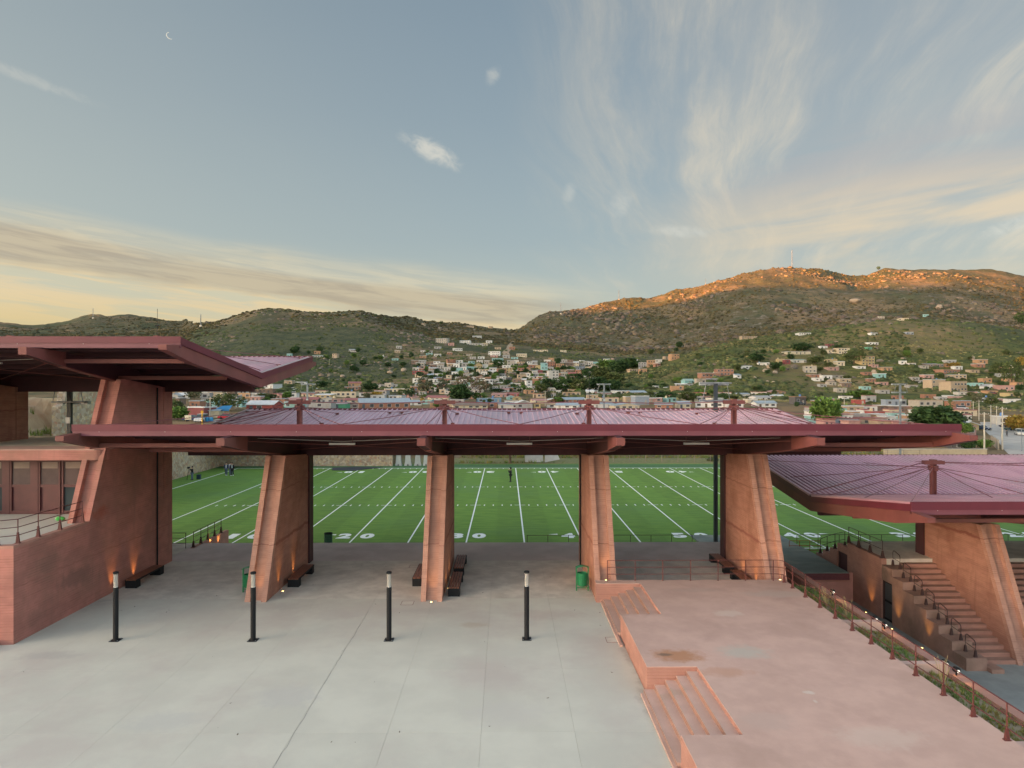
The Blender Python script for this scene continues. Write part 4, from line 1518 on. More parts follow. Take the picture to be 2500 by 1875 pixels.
# concourse railing
rail_run('railing', 'dark red railing with pedestals on the left concourse wall', [(-20.2, y, CZ + .12) for y in (31.95, 30.35, 28.95, 27.75)] + [(-20.75, 27.38, CZ + .12), (-22.2, 27.35, CZ + .12), (-23.7, 27.35, CZ + .12)], 1.0, 3, 'rail_red', pedestal=(.075, .46, 0), group='terrace railings')

# the stair's seven pipe loops
def stair_loop():
    t = thing('handrail_loop', 'x', 'handrail', (0, 0, 0), 0, 'handrail loops stepping down the stair cheek')
    arc = [(0, 0, 0), (0, 0, .75)] + [(0, -.14 + .14 * math.cos(q), .75 + .14 * math.sin(q)) for q in [math.pi / 2 * k / 4 for k in range(1, 5)]]
    arc += [(0, -.5, .80)] + [(0, -.56 - .14 * math.sin(q), .64 + .14 * math.cos(q)) for q in [math.pi / 2 * k / 4 for k in range(1, 5)]] + [(0, -.70, -.0)]
    MB().tube(arc, .022, 6).obj('pipe', 'rail_dark', t)
    MB().tube([(0, 0, .45), (0, -.7, .38)], .016, 5).obj('mid_rail', 'rail_dark', t)
    for y in (0, -.7):
        MB().loft([(-.075, y - .05, 0), (.075, y - .05, 0), (.075, y + .05, 0), (-.075, y + .05, 0)], [(-.035, y - .03, .32), (.035, y - .03, .32), (.035, y + .03, .32), (-.035, y + .03, .32)]).obj('pedestal', 'rail_dark', t)
    return t


sl = stair_loop()
names = ['topmost', 'second highest', 'third highest', 'middle', 'third lowest', 'second lowest', 'lowest']
for i in range(7):
    q = sl if i == 0 else copy_tree(sl)
    q.location = (XS + .55, yl[i] - .16, LZ - .35 - .425 * i)
    q['label'] = f'{names[i]} of the seven dark pipe handrail loops beside the right stairs'

# ------------------------------------------------------------------ light columns on the plaza
def light_column():
    t = thing('light_column', 'x', 'light column', (0, 0, 0), 0, 'row of light columns on the plaza')
    MB().box(-.19, -.19, 0, .19, .19, .02).obj('base_plate', 'black_metal', t)
    for a in (-.15, .15):
        for b in (-.15, .15):
            MB().lathe([(.02, .02), (.02, .05)], (a, b, 0), 6).obj('bolt', 'steel_grey', t)
    MB().lathe([(.105, .02), (.105, 2.19), (.09, 2.21)], (0, 0, 0), 16).obj('post', 'black_metal', t, smooth=False)
    MB().lathe([(.088, 2.21), (.07, 2.24), (.03, 2.32), (.008, 2.36)], (0, 0, 0), 14).obj('reflector_cone', 'white_cone', t)
    MB().lathe([(.085, 2.215), (.085, 2.75)], (0, 0, 0), 16).obj('glass_tube', 'glass_tube', t)
    MB().lathe([(.105, 2.75), (.115, 2.765), (.115, 2.82), (.10, 2.835)], (0, 0, 0), 16).obj('cap', 'black_metal', t)
    return t


lc = light_column()
lab = ['leftmost black light column, standing before the red wall', 'second black light column, standing before the second pier', 'third black light column, left of the middle pier on open plaza',
       'rightmost black light column, standing between the middle pier and the stairs']
for i, (px, py) in enumerate(((283, 1563), (618.4, 1563), (950, 1562), (1285.9, 1560))):
    p = at_z(px, py, PZ)
    q = lc if i == 0 else copy_tree(lc)
    q.location = (p.x, p.y, PZ)
    q['label'] = lab[i]

# ------------------------------------------------------------------ benches
def bench():
    t = thing('bench', 'x', 'bench', (0, 0, 0), 0, 'slatted benches beside the piers')
    L = 2.8
    for y in (0, L - .42):
        MB().box(-.29, y, 0, .29, y + .012, .36).box(-.29, y + .40, 0, .29, y + .412, .36).box(-.29, y + .012, 0, -.278, y + .40, .36).box(.278, y + .012, 0, .29, y + .40, .36).box(-.278, y + .012, .345, .278, y + .40, .36).obj('end_box', 'black_metal', t)
    MB().box(-.30, 0, .36, -.275, L, .44).box(.275, 0, .36, .30, L, .44).box(-.275, 0.02, .36, .275, .04, .40).box(-.275, L - .04, .36, .275, L - .02, .40).obj('seat_frame', 'black_metal', t)
    for k in range(4):
        x = -.262 + k * .139
        MB().box(x, .0, .40, x + .107, L, .452).obj('slat', 'wood_slat', t)
    return t


b0 = bench()
bl = [(-19.50, 34.8, 'slatted bench with black ends along the red left wall'), (-11.12, 34.9, 'slatted bench on the right side of the second pier'),
      (-4.62, 35.0, 'slatted bench half hidden on the left side of the middle pier'), (-2.60, 33.3, 'nearer slatted bench on the right side of the middle pier'),
      (-2.62, 36.95, 'farther slatted bench on the right side of the middle pier'), (12.50, 37.1, 'farther slatted bench beside the fifth pier behind the terrace railing'),
      (12.55, 33.55, 'nearer slatted bench beside the fifth pier, its feet hidden by the terrace')]
for i, (x, y, l) in enumerate(bl):
    q = b0 if i == 0 else copy_tree(b0)
    q.location = (x, y, PZ)
    q['label'] = l

# ------------------------------------------------------------------ bins
def bin_():
    t = thing('litter_bin', 'x', 'litter bin', (0, 0, 0), 0, 'green litter bins')
    for s in (-1, 1):
        MB().box(s * .30 - .03, -.03, 0, s * .30 + .03, .03, 1.18).obj('post', 'green_paint', t)
    arc = [(-.34, 1.18)] + [(-.34 + .68 * k / 8, 1.18 + .09 * math.sin(math.pi * k / 8)) for k in range(1, 8)] + [(.34, 1.18)]
    MB().prism_y(arc + [(x, z + .025) for x, z in arc[::-1]], -.16, .16).obj('hood', 'green_paint', t)
    MB().lathe([(.21, .26), (.235, .28), (.255, .86), (.265, .88), (.265, .92), (.24, .92), (.225, .32), (.0, .30)], (0, 0, 0), 18).obj('basket', 'green_paint', t)
    rb_ = MB()
    for k in range(18):
        a = 2 * math.pi * k / 18
        rb_.bar((.24 * math.cos(a), .24 * math.sin(a), .29), (.262 * math.cos(a), .262 * math.sin(a), .86), .03, .02)
    rb_.obj('basket_ribs', 'green_paint', t)
    MB().box(-.30, -.02, .80, -.24, .02, .84).box(.24, -.02, .80, .30, .02, .84).box(-.27, -.02, .13, .27, .02, .17).obj('crossbar', 'green_paint', t)
    return t


bn0 = bin_()
for i, (x, y, z, l) in enumerate(((3.93, 34.2, PZ, 'green hooded litter bin at the left foot of the fourth pier'), (-13.1, 34.1, PZ, 'green hooded litter bin half hidden behind the second pier'))):
    q = bn0 if i == 0 else copy_tree(bn0)
    q.location = (x, y, z)
    q['label'] = l
dr = thing('drum_bin', 'dark green drum bin just below the platform edge beside the second pier', 'litter bin', (-12.05, 45.3, PZ - .42))
MB().lathe([(.27, 0), (.27, .30), (.285, .31), (.27, .32), (.27, .62), (.285, .63), (.27, .64), (.27, .92), (.24, .92), (.24, .2)], (-12.05, 45.3, PZ - .42), 18).obj('drum', plain((.02, .09, .05), .5), dr)
MB().lathe([(.29, .90), (.295, .93), (.285, .95), (.26, .95), (.26, .9)], (-12.05, 45.3, PZ - .42), 18).obj('rim', 'black_metal', dr)

# green plastic object on the concourse floor
pb = at_z(147, 1271, CZ)
gb = bpy.data.meshes.new('plastic_bag')
vs, fs = base_blob(5, 2, .55, .18)
gb.from_pydata([tuple(v * .20 + np.array([0, 0, .10])) for v in vs], [], [tuple(f) for f in fs])
gb.materials.append(plain((.10, .50, .10), .5))
go = link(bpy.data.objects.new('plastic_bag', gb))
go.location = (pb.x, pb.y, CZ)
tag(go, 'small bright green plastic bag on the concourse floor by the railing', 'bag')

# ------------------------------------------------------------------ uplights let into the paving
def uplight():
    t = thing('ground_light', 'x', 'ground light', (0, 0, 0), 0, 'warm lights in the ground')
    MB().lathe([(.10, 0), (.10, .012), (.075, .014)], (0, 0, 0), 14).obj('ring', 'steel_grey', t)
    MB().lathe([(.06, .014), (.05, .022), (.0, .026)], (0, 0, 0), 12).obj('lens', 'lamp_on', t)
    return t


UP = [((618 / 1., 0), None)]
ul = uplight()
UW = 24.
ups = [  # position, aim, label
    ((-12.2, 32.42, PZ), (-12.2, 33.6, 4.0), 'ground light in front of the second pier channel'),
    ((-11.42, 34.2, PZ), (-11.75, 34.5, 5.0), 'ground light at the right side of the second pier before the bench'),
    ((-11.50, 36.6, PZ), (-11.72, 36.8, 5.0), 'ground light behind the bench of the second pier'),
    ((-19.8, 34.0, PZ), (-20.1, 34.1, 4.5), 'ground light at the red wall left of the wall bench'),
    ((-19.85, 36.0, PZ), (-20.1, 36.2, 4.5), 'ground light behind the bench of the red wall'),
    ((-3.63, 32.42, PZ), (-3.63, 33.6, 4.0), 'ground light in front of the middle pier channel'),
    ((-2.98, 34.6, PZ), (-3.16, 34.7, 4.5), 'ground light behind the nearer bench of the middle pier'),
    ((-2.98, 36.5, PZ), (-3.16, 36.6, 4.5), 'ground light between the two right benches of the middle pier'),
    ((4.18, 34.6, PZ), (4.45, 34.7, 4.5), 'ground light between the fourth pier and its green bin'),
    ((4.20, 36.6, PZ), (4.45, 36.7, 4.5), 'ground light behind the green bin of the fourth pier'),
    ((4.95, 32.84, TZ), (4.95, 33.8, 4.4), 'ground light in front of the fourth pier channel on the terrace'),
    ((13.58, 32.84, TZ), (13.58, 33.8, 4.4), 'ground light in front of the fifth pier channel on the terrace'),
    ((12.86, 36.5, PZ), (13.1, 36.6, 4.5), 'ground light between the benches of the fifth pier'),
    ((12.86, 34.6, PZ), (13.1, 34.7, 4.5), 'ground light behind the nearer bench of the fifth pier'),
    ((21.62, 39.8, RZ), (22.05, 39.9, 1.6), 'farthest ground light along the stair block wall'),
    ((21.62, 37.1, RZ), (22.05, 37.2, 1.6), 'middle ground light along the stair block wall, right of the door'),
    ((21.62, 34.4, RZ), (22.05, 34.5, 1.6), 'nearest ground light along the stair block wall'),
    ((24.70, 34.7, -.70), (25.05, 34.8, 2.2), 'ground light on the stairs at the foot of the right pier'),
    ((-19.92, 45.6, PZ - .38), (-20.25, 45.7, 2.0), 'ground light on the tiers beside the wing wall, nearer one'),
    ((-19.92, 46.9, PZ - .80), (-20.25, 47.0, 2.0), 'ground light on the tiers beside the wing wall, farther one'),
]
for i, (p, a, l) in enumerate(ups):
    q = ul if i == 0 else copy_tree(ul)
    q.location = p
    q['label'] = l
    spot((p[0], p[1], p[2] + .05), a, UW, 50, blend=1.)
# small floodlights clipped on the kerb wall
def flood():
    t = thing('floodlight', 'x', 'floodlight', (0, 0, 0), 0, 'small black floodlights on the kerb wall')
    MB().box(-.02, -.02, 0, .02, .02, .12).obj('bracket', 'black_metal', t)
    MB().lathe([(.07, -.10), (.10, -.08), (.10, .08), (.085, .10)], (0, 0, 0), 12).obj('housing', 'black_metal', t)
    MB().lathe([(.05, .0), (.05, .012)], (0, 0, 0), 12).obj('lens', 'white_lamp', t)
    for o in t.children[1:]:
        pass
    h, l = t.children[1], t.children[2]
    for o, off in ((h, (0, 0, .2)), (l, (0, -.11, .18))):
        o.rotation_euler = (rad(80), 0, 0)
        o.location = off
    return t


fl = flood()
fx = [(15.72, 31.9, 'farthest small floodlight on the kerb wall by the green roof'), (15.72, 28.2, 'upper floodlight of the middle pair on the kerb wall'),
      (15.72, 27.5, 'lower floodlight of the middle pair on the kerb wall'), (15.72, 23.7, 'upper floodlight of the nearest pair on the kerb wall'), (15.72, 23.1, 'lower lit floodlight of the nearest pair on the kerb wall')]
for i, (x, y, l) in enumerate(fx):
    q = fl if i == 0 else copy_tree(fl)
    q.location = (x, y, 2.24)
    q['label'] = l
    spot((x, y - .2, 2.46), (x - .15, y - 2.6, 2.1), 5., 60, (1, .5, .16))
# tufts in the planter
gt = []
tz = []
tn = []
for k in range(2600):
    x, y = rnd.uniform(13.9, 15.55), rnd.uniform(8, 33.2)
    if any(abs(y - yc) < .2 for yc in (27.6, 23.45, 18.1, 13.2)):
        continue
    z = 2.45 - (x - 13.83) / 1.77 * .33
    gt.append((x, y, z))
    tz.append(rnd.uniform(.05, .13))
    l = rnd.uniform(.6, 1.3)
    dry = 1 if (math.sin(y * 1.7) + math.sin(x * 5 + y)) > 0 else 0
    tn.append((l * (1.25 if dry else .8), l * (1.0 if dry else 1.05), l * .9))


def tuft(seed):
    r = random.Random(seed)
    vs, fs = [], []
    for k in range(7):
        a, tl = r.uniform(0, 6.28), r.uniform(.15, .9)
        h = r.uniform(.7, 1.5)
        b = .12
        x0, y0 = r.uniform(-.4, .4), r.uniform(-.4, .4)
        n0 = len(vs)
        vs += [(x0 - b * math.sin(a), y0 + b * math.cos(a), 0), (x0 + b * math.sin(a), y0 - b * math.cos(a), 0), (x0 + tl * math.cos(a), y0 + tl * math.sin(a), h)]
        fs.append((n0, n0 + 1, n0 + 2))
    return np.array(vs), np.array(fs)


tv = [tuft(k) for k in range(6)]
scatter('planter_grass', 'grass', np.array(gt), np.array(tz), np.array(tn), tv)
# straw stalks: three dry sapling plants in the strip
for i, (x, y) in enumerate(((14.5, 30.0), (14.7, 28.6), (14.6, 22.1))):
    t = thing('dry_plant', ['dry stalky plant in the planted strip near the corner railing', 'dry stalky plant in the planted strip before the first divider', 'dry stalky plant in the nearer planted strip'][i], 'plant', (x, y, 2.3), 0, 'dry plants in the strip')
    s_ = MB()
    for k in range(9):
        a, l_ = rnd.uniform(0, 6.28), rnd.uniform(.1, .35)
        s_.tube([(x, y, 2.28), (x + l_ * .4 * math.cos(a), y + l_ * .4 * math.sin(a), 2.28 + rnd.uniform(.3, .5)), (x + l_ * math.cos(a), y + l_ * math.sin(a), 2.28 + rnd.uniform(.6, 1.0))], .008, 4)
    s_.obj('stalk', plain((.36, .28, .14)), t)

# ------------------------------------------------------------------ floodlight masts of the field
def mast(near):
    t = thing('floodlight_mast', 'x', 'floodlight mast', (0, 0, 0), 0, 'floodlight masts round the field')
    H = 12.55
    MB().lathe([(.19, 0), (.19, .04)], (0, 0, 0), 10).obj('base_plate', 'steel_grey', t)
    MB().box(-.125, -.125, .04, .125, .125, H).obj('pole', 'steel_grey' if not near else plain((.035, .045, .055), .45), t)
    for zz, w_ in ((H - .08, 1.12), (H - 1.36, 1.1)):
        MB().box(-w_, -.22, zz, w_, -.14, zz + .08).box(-w_, .14, zz, w_, .22, zz + .08).obj('cross_arm', 'steel_grey', t)
        for k in range(4):
            x = -w_ + .28 + k * (2 * w_ - .56) / 3
            f = MB().box(x - .22, .24, zz - .12, x + .22, .62, zz + .10).obj('lamp_head', 'galv', t)
    MB().box(-.14, -.24, H - 2.75, .14, -.126, H - 2.35).obj('junction_box', 'galv', t)
    MB().tube([(-1.0, -.2, H - 1.3), (-.75, -.2, H)], .02, 5).tube([(1.0, -.2, H - 1.3), (.75, -.2, H)], .02, 5).obj('brace', 'steel_grey', t)
    return t


mn = mast(True)
mn.location = (15.45, 48.9, 0)
mn['label'] = 'dark floodlight mast rising through the gap left of the fifth pier'
for (x, y, z, l) in ((-29.3, 45.0, 0, 'dark floodlight mast in the gap between the two upper left piers'),):
    q = copy_tree(mn)
    q.location, q['label'] = (x, y, z), l
mf = mast(False)
mf.location = (-30.8, 103.6, 0)
mf['label'] = 'far floodlight mast above the left mast of the middle canopy'
for (x, l) in ((15.3, 'far floodlight mast above the right half of the middle canopy'), (61.7, 'far floodlight mast right of the middle canopy by the palm')):
    q = copy_tree(mf)
    q.location, q['label'] = (x, 103.6, 0), l

# ------------------------------------------------------------------ far edge of the field
sw = thing('stone_retaining_wall', 'tan rubble stone retaining wall round the far left corner of the field', 'wall', (-43.6, 90, 0))
MB().prism_x([(65.5, -.1), (101.6, -.1), (101.6, 4.4), (90, 4.8), (76, 12.4), (70, 13.4), (66.5, 13.2), (66.2, 10.6), (65.5, 10.2)], -44.4, -43.6).obj('side_run', 'stone_wall', sw)
MB().box(-43.6, 101.6, -.1, -17.3, 102.3, 4.4).obj('back_run', 'stone_wall', sw)
MB().bar((-43.95, 90, 4.86), (-43.95, 76, 12.46), .9, .12).obj('coping', 'gutter_grey', sw)
# natural cut slope behind it
bm = bmesh.new()
nx, ny = 46, 60
gv = {}
for i in range(nx):
    for j in range(ny):
        x, y = -44.3 - 40 * i / (nx - 1), 46 + 60 * j / (ny - 1)
        edge = (-44.3 - x)
        base = 7.0 + 3.2 * min(1, max(0, edge - 1.2) / 2.5) + edge * .34
        if y < 70:
            base = 7.2 + 2.6 * (1 / (1 + math.exp(-(edge - 3.2) * 2.2))) + 3.0 * (1 / (1 + math.exp(-(edge - 9) * 1.6))) + edge * .10
        else:
            base = 3.2 + min(1, (y - 70) / 25) * 1.0 + edge * .02
            base = base + (1 - min(1, (y - 70) / 14)) * 8
        z = base + float(fbm(np.array([x]), np.array([y]), 6, 4, 3)[0]) * .9
        gv[i, j] = bm.verts.new((x, y, z - (3 if i == 0 and y < 66 else 0)))
for i in range(nx - 1):
    for j in range(ny - 1):
        bm.faces.new((gv[i, j], gv[i, j + 1], gv[i + 1, j + 1], gv[i + 1, j]))
bmesh.ops.recalc_face_normals(bm, faces=bm.faces)
me = bpy.data.meshes.new('hillside')
bm.to_mesh(me)
bm.free()
mat('cliff', (.46, .36, .22), (.36, .27, .17), rough=.95, scale=.6, stretch=(1, 1, .4), bump=1., bscale=3, c3=(.34, .20, .11), s3=.45)
me.materials.append(MATS['cliff'])
tag(link(bpy.data.objects.new('hillside', me)), kind='structure')
bt, bs, bc = [], [], []
for k in range(900):
    x, y = rnd.uniform(-62, -44.8), rnd.uniform(52, 69)
    e = -44.3 - x
    z = 7.2 + 2.6 / (1 + math.exp(-(e - 3.2) * 2.2)) + 3.0 / (1 + math.exp(-(e - 9) * 1.6)) + e * .10
    if (2.5 < e < 4.5 or 8 < e < 10) and rnd.random() < .8:
        continue
    bt.append((x, y, z)); bs.append(rnd.uniform(.15, .55)); l = rnd.uniform(.6, 1.3); bc.append((l, l * 1.05, l * .8))
scatter('hillside_grass', 'grass', np.array(bt), np.array(bs), np.array(bc), tv, seed=9)

# concrete barriers
def barrier():
    t = thing('concrete_barrier', 'x', 'barrier', (0, 0, 0), 0, 'white concrete barriers at the field end')
    MB().prism_y([(-.55, 0), (.55, 0), (.42, .5), (.3, 1.95), (-.3, 1.95), (-.42, .5)], -.3, .3).obj('block', plain((.42, .43, .41)), t)
    MB().prism_y([(-.16, 0), (.16, 0), (.10, .25), (-.10, .25)], -.31, -.301).obj('lifting_slot', 'joint_dark', t)
    return t


b_ = barrier()
for i in range(5):
    q = b_ if i == 0 else copy_tree(b_)
    q.location = (-16.4 + i * 1.42 + rnd.uniform(-.08, .08), 102.3, 0)
    q.rotation_euler = (0, 0, rnd.uniform(-.08, .08))
    q.scale = (rnd.uniform(.9, 1.05), 1, rnd.uniform(.92, 1.03))
    q['label'] = ['first', 'second', 'third', 'fourth', 'fifth'][i] + ' white concrete barrier from the end of the stone wall'
cl = thing('fallen_concrete', 'pale concrete panels lying by the lone tree beyond the field', 'panel', (6, 105.2, 0))
MB().loft([(3.0, 105.0, .2), (5.9, 105.6, .1), (5.9, 105.9, 1.5), (3.0, 105.3, 2.0)], [(3.0, 105.2, .2), (5.9, 105.8, .1), (5.9, 106.1, 1.5), (3.0, 105.5, 2.0)]).obj('panel', plain((.42, .40, .37)), cl)
MB().loft([(6.2, 105.4, .1), (8.6, 106.0, .5), (8.3, 106.2, 1.2), (6.2, 105.7, 1.4)], [(6.2, 105.6, .1), (8.6, 106.2, .5), (8.3, 106.4, 1.2), (6.2, 105.9, 1.4)]).obj('panel', plain((.42, .40, .37)), cl)
# rough grass strip beyond the field
bt, bs, bc = [], [], []
for k in range(5200):
    x, y = rnd.uniform(-8, 75), rnd.uniform(104.2, 128)
    z = ground_z(x, y) if math.hypot(x, y) > 105.2 else .1
    bt.append((x, y, z)); bs.append(rnd.uniform(.12, .5))
    l = rnd.uniform(.6, 1.25)
    dry = rnd.random() < .45
    bc.append((l * (1.3 if dry else .8), l, l * .8))
scatter('rough_grass', 'grass', np.array(bt), np.array(bs), np.array(bc), tv, seed=10)
MB().box(-17.2, 104.2, -.3, 90, 112, .02).obj('verge', 'verge_grass')['kind'] = 'structure'
fr = thing('wire_fence', 'post and wire fence beyond the far sideline at the right', 'fence', (20, 106, 0))
for k in range(22):
    x = 12 + k * 2.6
    MB().tube([(x, 106.5, 0), (x, 106.5, 1.9)], .05, 5).obj('post', plain((.25, .20, .15)), fr)
for z in (.5, 1.0, 1.5, 1.85):
    MB().tube([(12, 106.5, z), (66.6, 106.5, z)], .012, 4).obj('wire', 'steel_grey', fr)

# litter: leaves and scraps lying about the plaza
lv, lf = [], []
for k in range(64):
    x, y = rnd.uniform(-19.5, 4.4), rnd.uniform(12, 40)
    a, s_ = rnd.uniform(0, 6.28), rnd.uniform(.015, .04)
    k0 = len(lv)
    lv += [(x + s_ * math.cos(a + q * 1.57) * (1.6 if q % 2 else .8), y + s_ * math.sin(a + q * 1.57) * (1.6 if q % 2 else .8), PZ + .006 + .02 * (q == 1)) for q in range(4)]
    lf.append((k0, k0 + 1, k0 + 2, k0 + 3))
lb = MB()
lb.v, lb.f = lv, lf
lb.obj('litter', plain((.13, .10, .07)))['kind'] = 'stuff'
# long crack with a repaired edge that runs beside one slab joint
ck = MB()
y, x = 12.0, -6.42
while y < 31:
    x2, y2 = -6.42 + rnd.uniform(-.025, .025), y + rnd.uniform(.25, .6)
    d_ = rnd.uniform(.003, .008)
    ck.add([(x - d_, y, PZ + .003), (x + d_, y, PZ + .003), (x2 + d_, y2, PZ + .003), (x2 - d_, y2, PZ + .003)], [(0, 1, 2, 3)])
    x, y = x2, y2
ck.obj('crack', plain((.25, .235, .21)), plaza)


# ------------------------------------------------------------------ the town on the plain and the slopes
PAL = dict(white=(.62, .61, .57), grey=(.34, .33, .31), pale=(.48, .46, .41), orange=(.44, .24, .11), brick=(.34, .15, .085), tan=(.42, .31, .19),
           cream=(.55, .46, .30), yellow=(.48, .36, .15), red=(.36, .06, .045), maroon=(.22, .05, .05), teal=(.22, .46, .44), blue=(.12, .26, .40),
           brown=(.20, .13, .09), pink=(.45, .24, .20), green=(.07, .34, .18), bluegrey=(.24, .29, .35), dark=(.09, .085, .085), concrete=(.38, .34, .27),
           rredd=(.33, .10, .09), rgrey=(.36, .37, .37), rwhite=(.60, .61, .60), rblue=(.28, .36, .42), rtan=(.36, .25, .15), rpink=(.40, .20, .17),
           rdark=(.12, .11, .11), rbrown=(.22, .15, .11), rgreen=(.28, .42, .36), rorange=(.38, .17, .09))
for k_ in PAL:
    m_ = sum(PAL[k_]) / 3
    PAL[k_] = tuple((m_ + (c - m_) * .82) * .92 for c in PAL[k_])
DARKW = plain((.05, .05, .055), .35)
RECTS = []


def gap_ok(px, py, w, h, sl=.7):
    for (a, b, c, d) in RECTS:
        if abs(px - a) < (w + c) / 2 * sl and abs((py - h / 2) - (b - d / 2)) < (h + d) / 2 * sl:
            return False
    return True


def house(px, py, wpx, hpx, wall, roof, style, label, group=None, yaw=None, p=None):
    p = p or hit(px, py)
    if p is None:
        return None
    RECTS.append((px, py, wpx, hpx))
    D = p.y
    W, H = wpx / F * D, hpx / F * D
    H = min(max(H, 2.3), 13)
    W = min(max(W, 3.0), 34)
    d = min(max(W * .8, 4.5), 10)
    yaw = rnd.uniform(-.3, .3) if yaw is None else yaw
    t = thing('house', label, 'house', (p.x, p.y, p.z), yaw, group)
    wm = plain(PAL[wall])
    rm = plain(PAL[roof], .6)
    gable = style in 'GH'
    hw = H * (.62 if gable else .74 if style == 'S' else .93)
    wb = MB()
    wb.box(-W / 2, 0, -4, W / 2, d, hw)
    if style == 'G':      # ridge across the view
        wb.prism_x([(0, hw), (d, hw), (d / 2, H - .05)], -W / 2, W / 2)
    if style == 'H':      # gable end to the viewer
        wb.prism_y([(-W / 2, hw), (W / 2, hw), (0, H - .05)], 0, d)
    if style == 'S':
        wb.prism_x([(0, hw), (d, hw), (d, H - .1)], -W / 2, W / 2)
    wb.obj('wall', wm, t, world=False)
    rb_ = MB()
    o = .35
    if style == 'G':
        rb_.prism_x([(-o, hw - .12), (d / 2, H - .05), (d / 2, H + .10), (-o, hw + .05)], -W / 2 - o, W / 2 + o)
        rb_.prism_x([(d + o, hw - .12), (d + o, hw + .05), (d / 2, H + .10), (d / 2, H - .05)], -W / 2 - o, W / 2 + o)
    elif style == 'H':
        rb_.prism_y([(-W / 2 - o, hw - .12), (0, H - .05), (0, H + .12), (-W / 2 - o, hw + .06)], -o, d + o)
        rb_.prism_y([(W / 2 + o, hw - .12), (W / 2 + o, hw + .06), (0, H + .12), (0, H - .05)], -o, d + o)
    elif style == 'S':
        rb_.prism_x([(-o, hw - .02), (d + o, H - .05), (d + o, H + .12), (-o, hw + .14)], -W / 2 - o, W / 2 + o)
    else:
        rb_.box(-W / 2 - .12, -.12, hw, W / 2 + .12, d + .12, hw + .16)
        for (a, b, c, e) in ((-W / 2 - .12, -.12, W / 2 + .12, .06), (-W / 2 - .12, .06, -W / 2 + .06, d + .12), (W / 2 - .06, .06, W / 2 + .12, d + .12)):
            rb_.box(a, b, hw + .16, c, e, hw + .16 + max(.12, H - hw - .16))
    rb_.obj('roof', rm, t, world=False)
    fl_ = max(1, int(round(hw / 2.9)))
    nw = max(1, min(6, int(W / 2.6)))
    fh = hw / fl_
    dk = rnd.randrange(nw) if nw > 1 else -1
    for f_ in range(fl_):
        for k in range(nw):
            x = -W / 2 + W * (k + .5) / nw + rnd.uniform(-.15, .15)
            z = f_ * fh
            if f_ == 0 and k == dk:
                MB().box(x - .5, -.05, 0, x + .5, -.002, min(2.1, fh * .8)).obj('door', plain(rnd.choice([(.10, .07, .05), (.30, .28, .25), (.08, .10, .12)])), t, world=False)
                continue
            if rnd.random() < .12:
                continue
            ww, wh = min(.75, W / nw * .36), min(.62, fh * .24)
            zc = z + fh * .56
            if wpx > 26:
                wn = MB().box(x - ww - .08, -.06, zc - wh - .08, x + ww + .08, -.004, zc - wh).box(x - ww - .08, -.06, zc + wh, x + ww + .08, -.004, zc + wh + .08) \
                    .box(x - ww - .08, -.06, zc - wh, x - ww, -.004, zc + wh).box(x + ww, -.06, zc - wh, x + ww + .08, -.004, zc + wh).obj('window', plain((.5, .5, .48)), t, world=False)
                MB().box(x - ww, -.02, zc - wh, x + ww, -.003, zc + wh).obj('pane', DARKW, wn, world=False)
            else:
                MB().box(x - ww, -.03, zc - wh, x + ww, -.003, zc + wh).obj('window', DARKW, t, world=False)
    if style in '2FL' and rnd.random() < .35:
        MB().lathe([(.5, 0), (.55, .1), (.55, .9), (.3, 1.1)], (rnd.uniform(-W / 3, W / 3), d * .6, hw + .16), 8).obj('water_tank', plain(rnd.choice([(.04, .04, .045), (.5, .42, .28), (.10, .2, .4)])), t, world=False)
    if style in 'FL2' and rnd.random() < .4 and W > 6:
        x0 = rnd.uniform(-W / 2, 0)
        MB().box(x0, -1.5, hw * .55 if fl_ > 1 else hw * .86, x0 + W * .45, -.13, (hw * .55 if fl_ > 1 else hw * .86) + .1).box(x0 + .02, -1.45, -1, x0 + .14, -1.33, hw * .5) \
            .box(x0 + W * .45 - .14, -1.45, -1, x0 + W * .45 - .02, -1.33, hw * .5).obj('porch', rm, t, world=False)
    return t


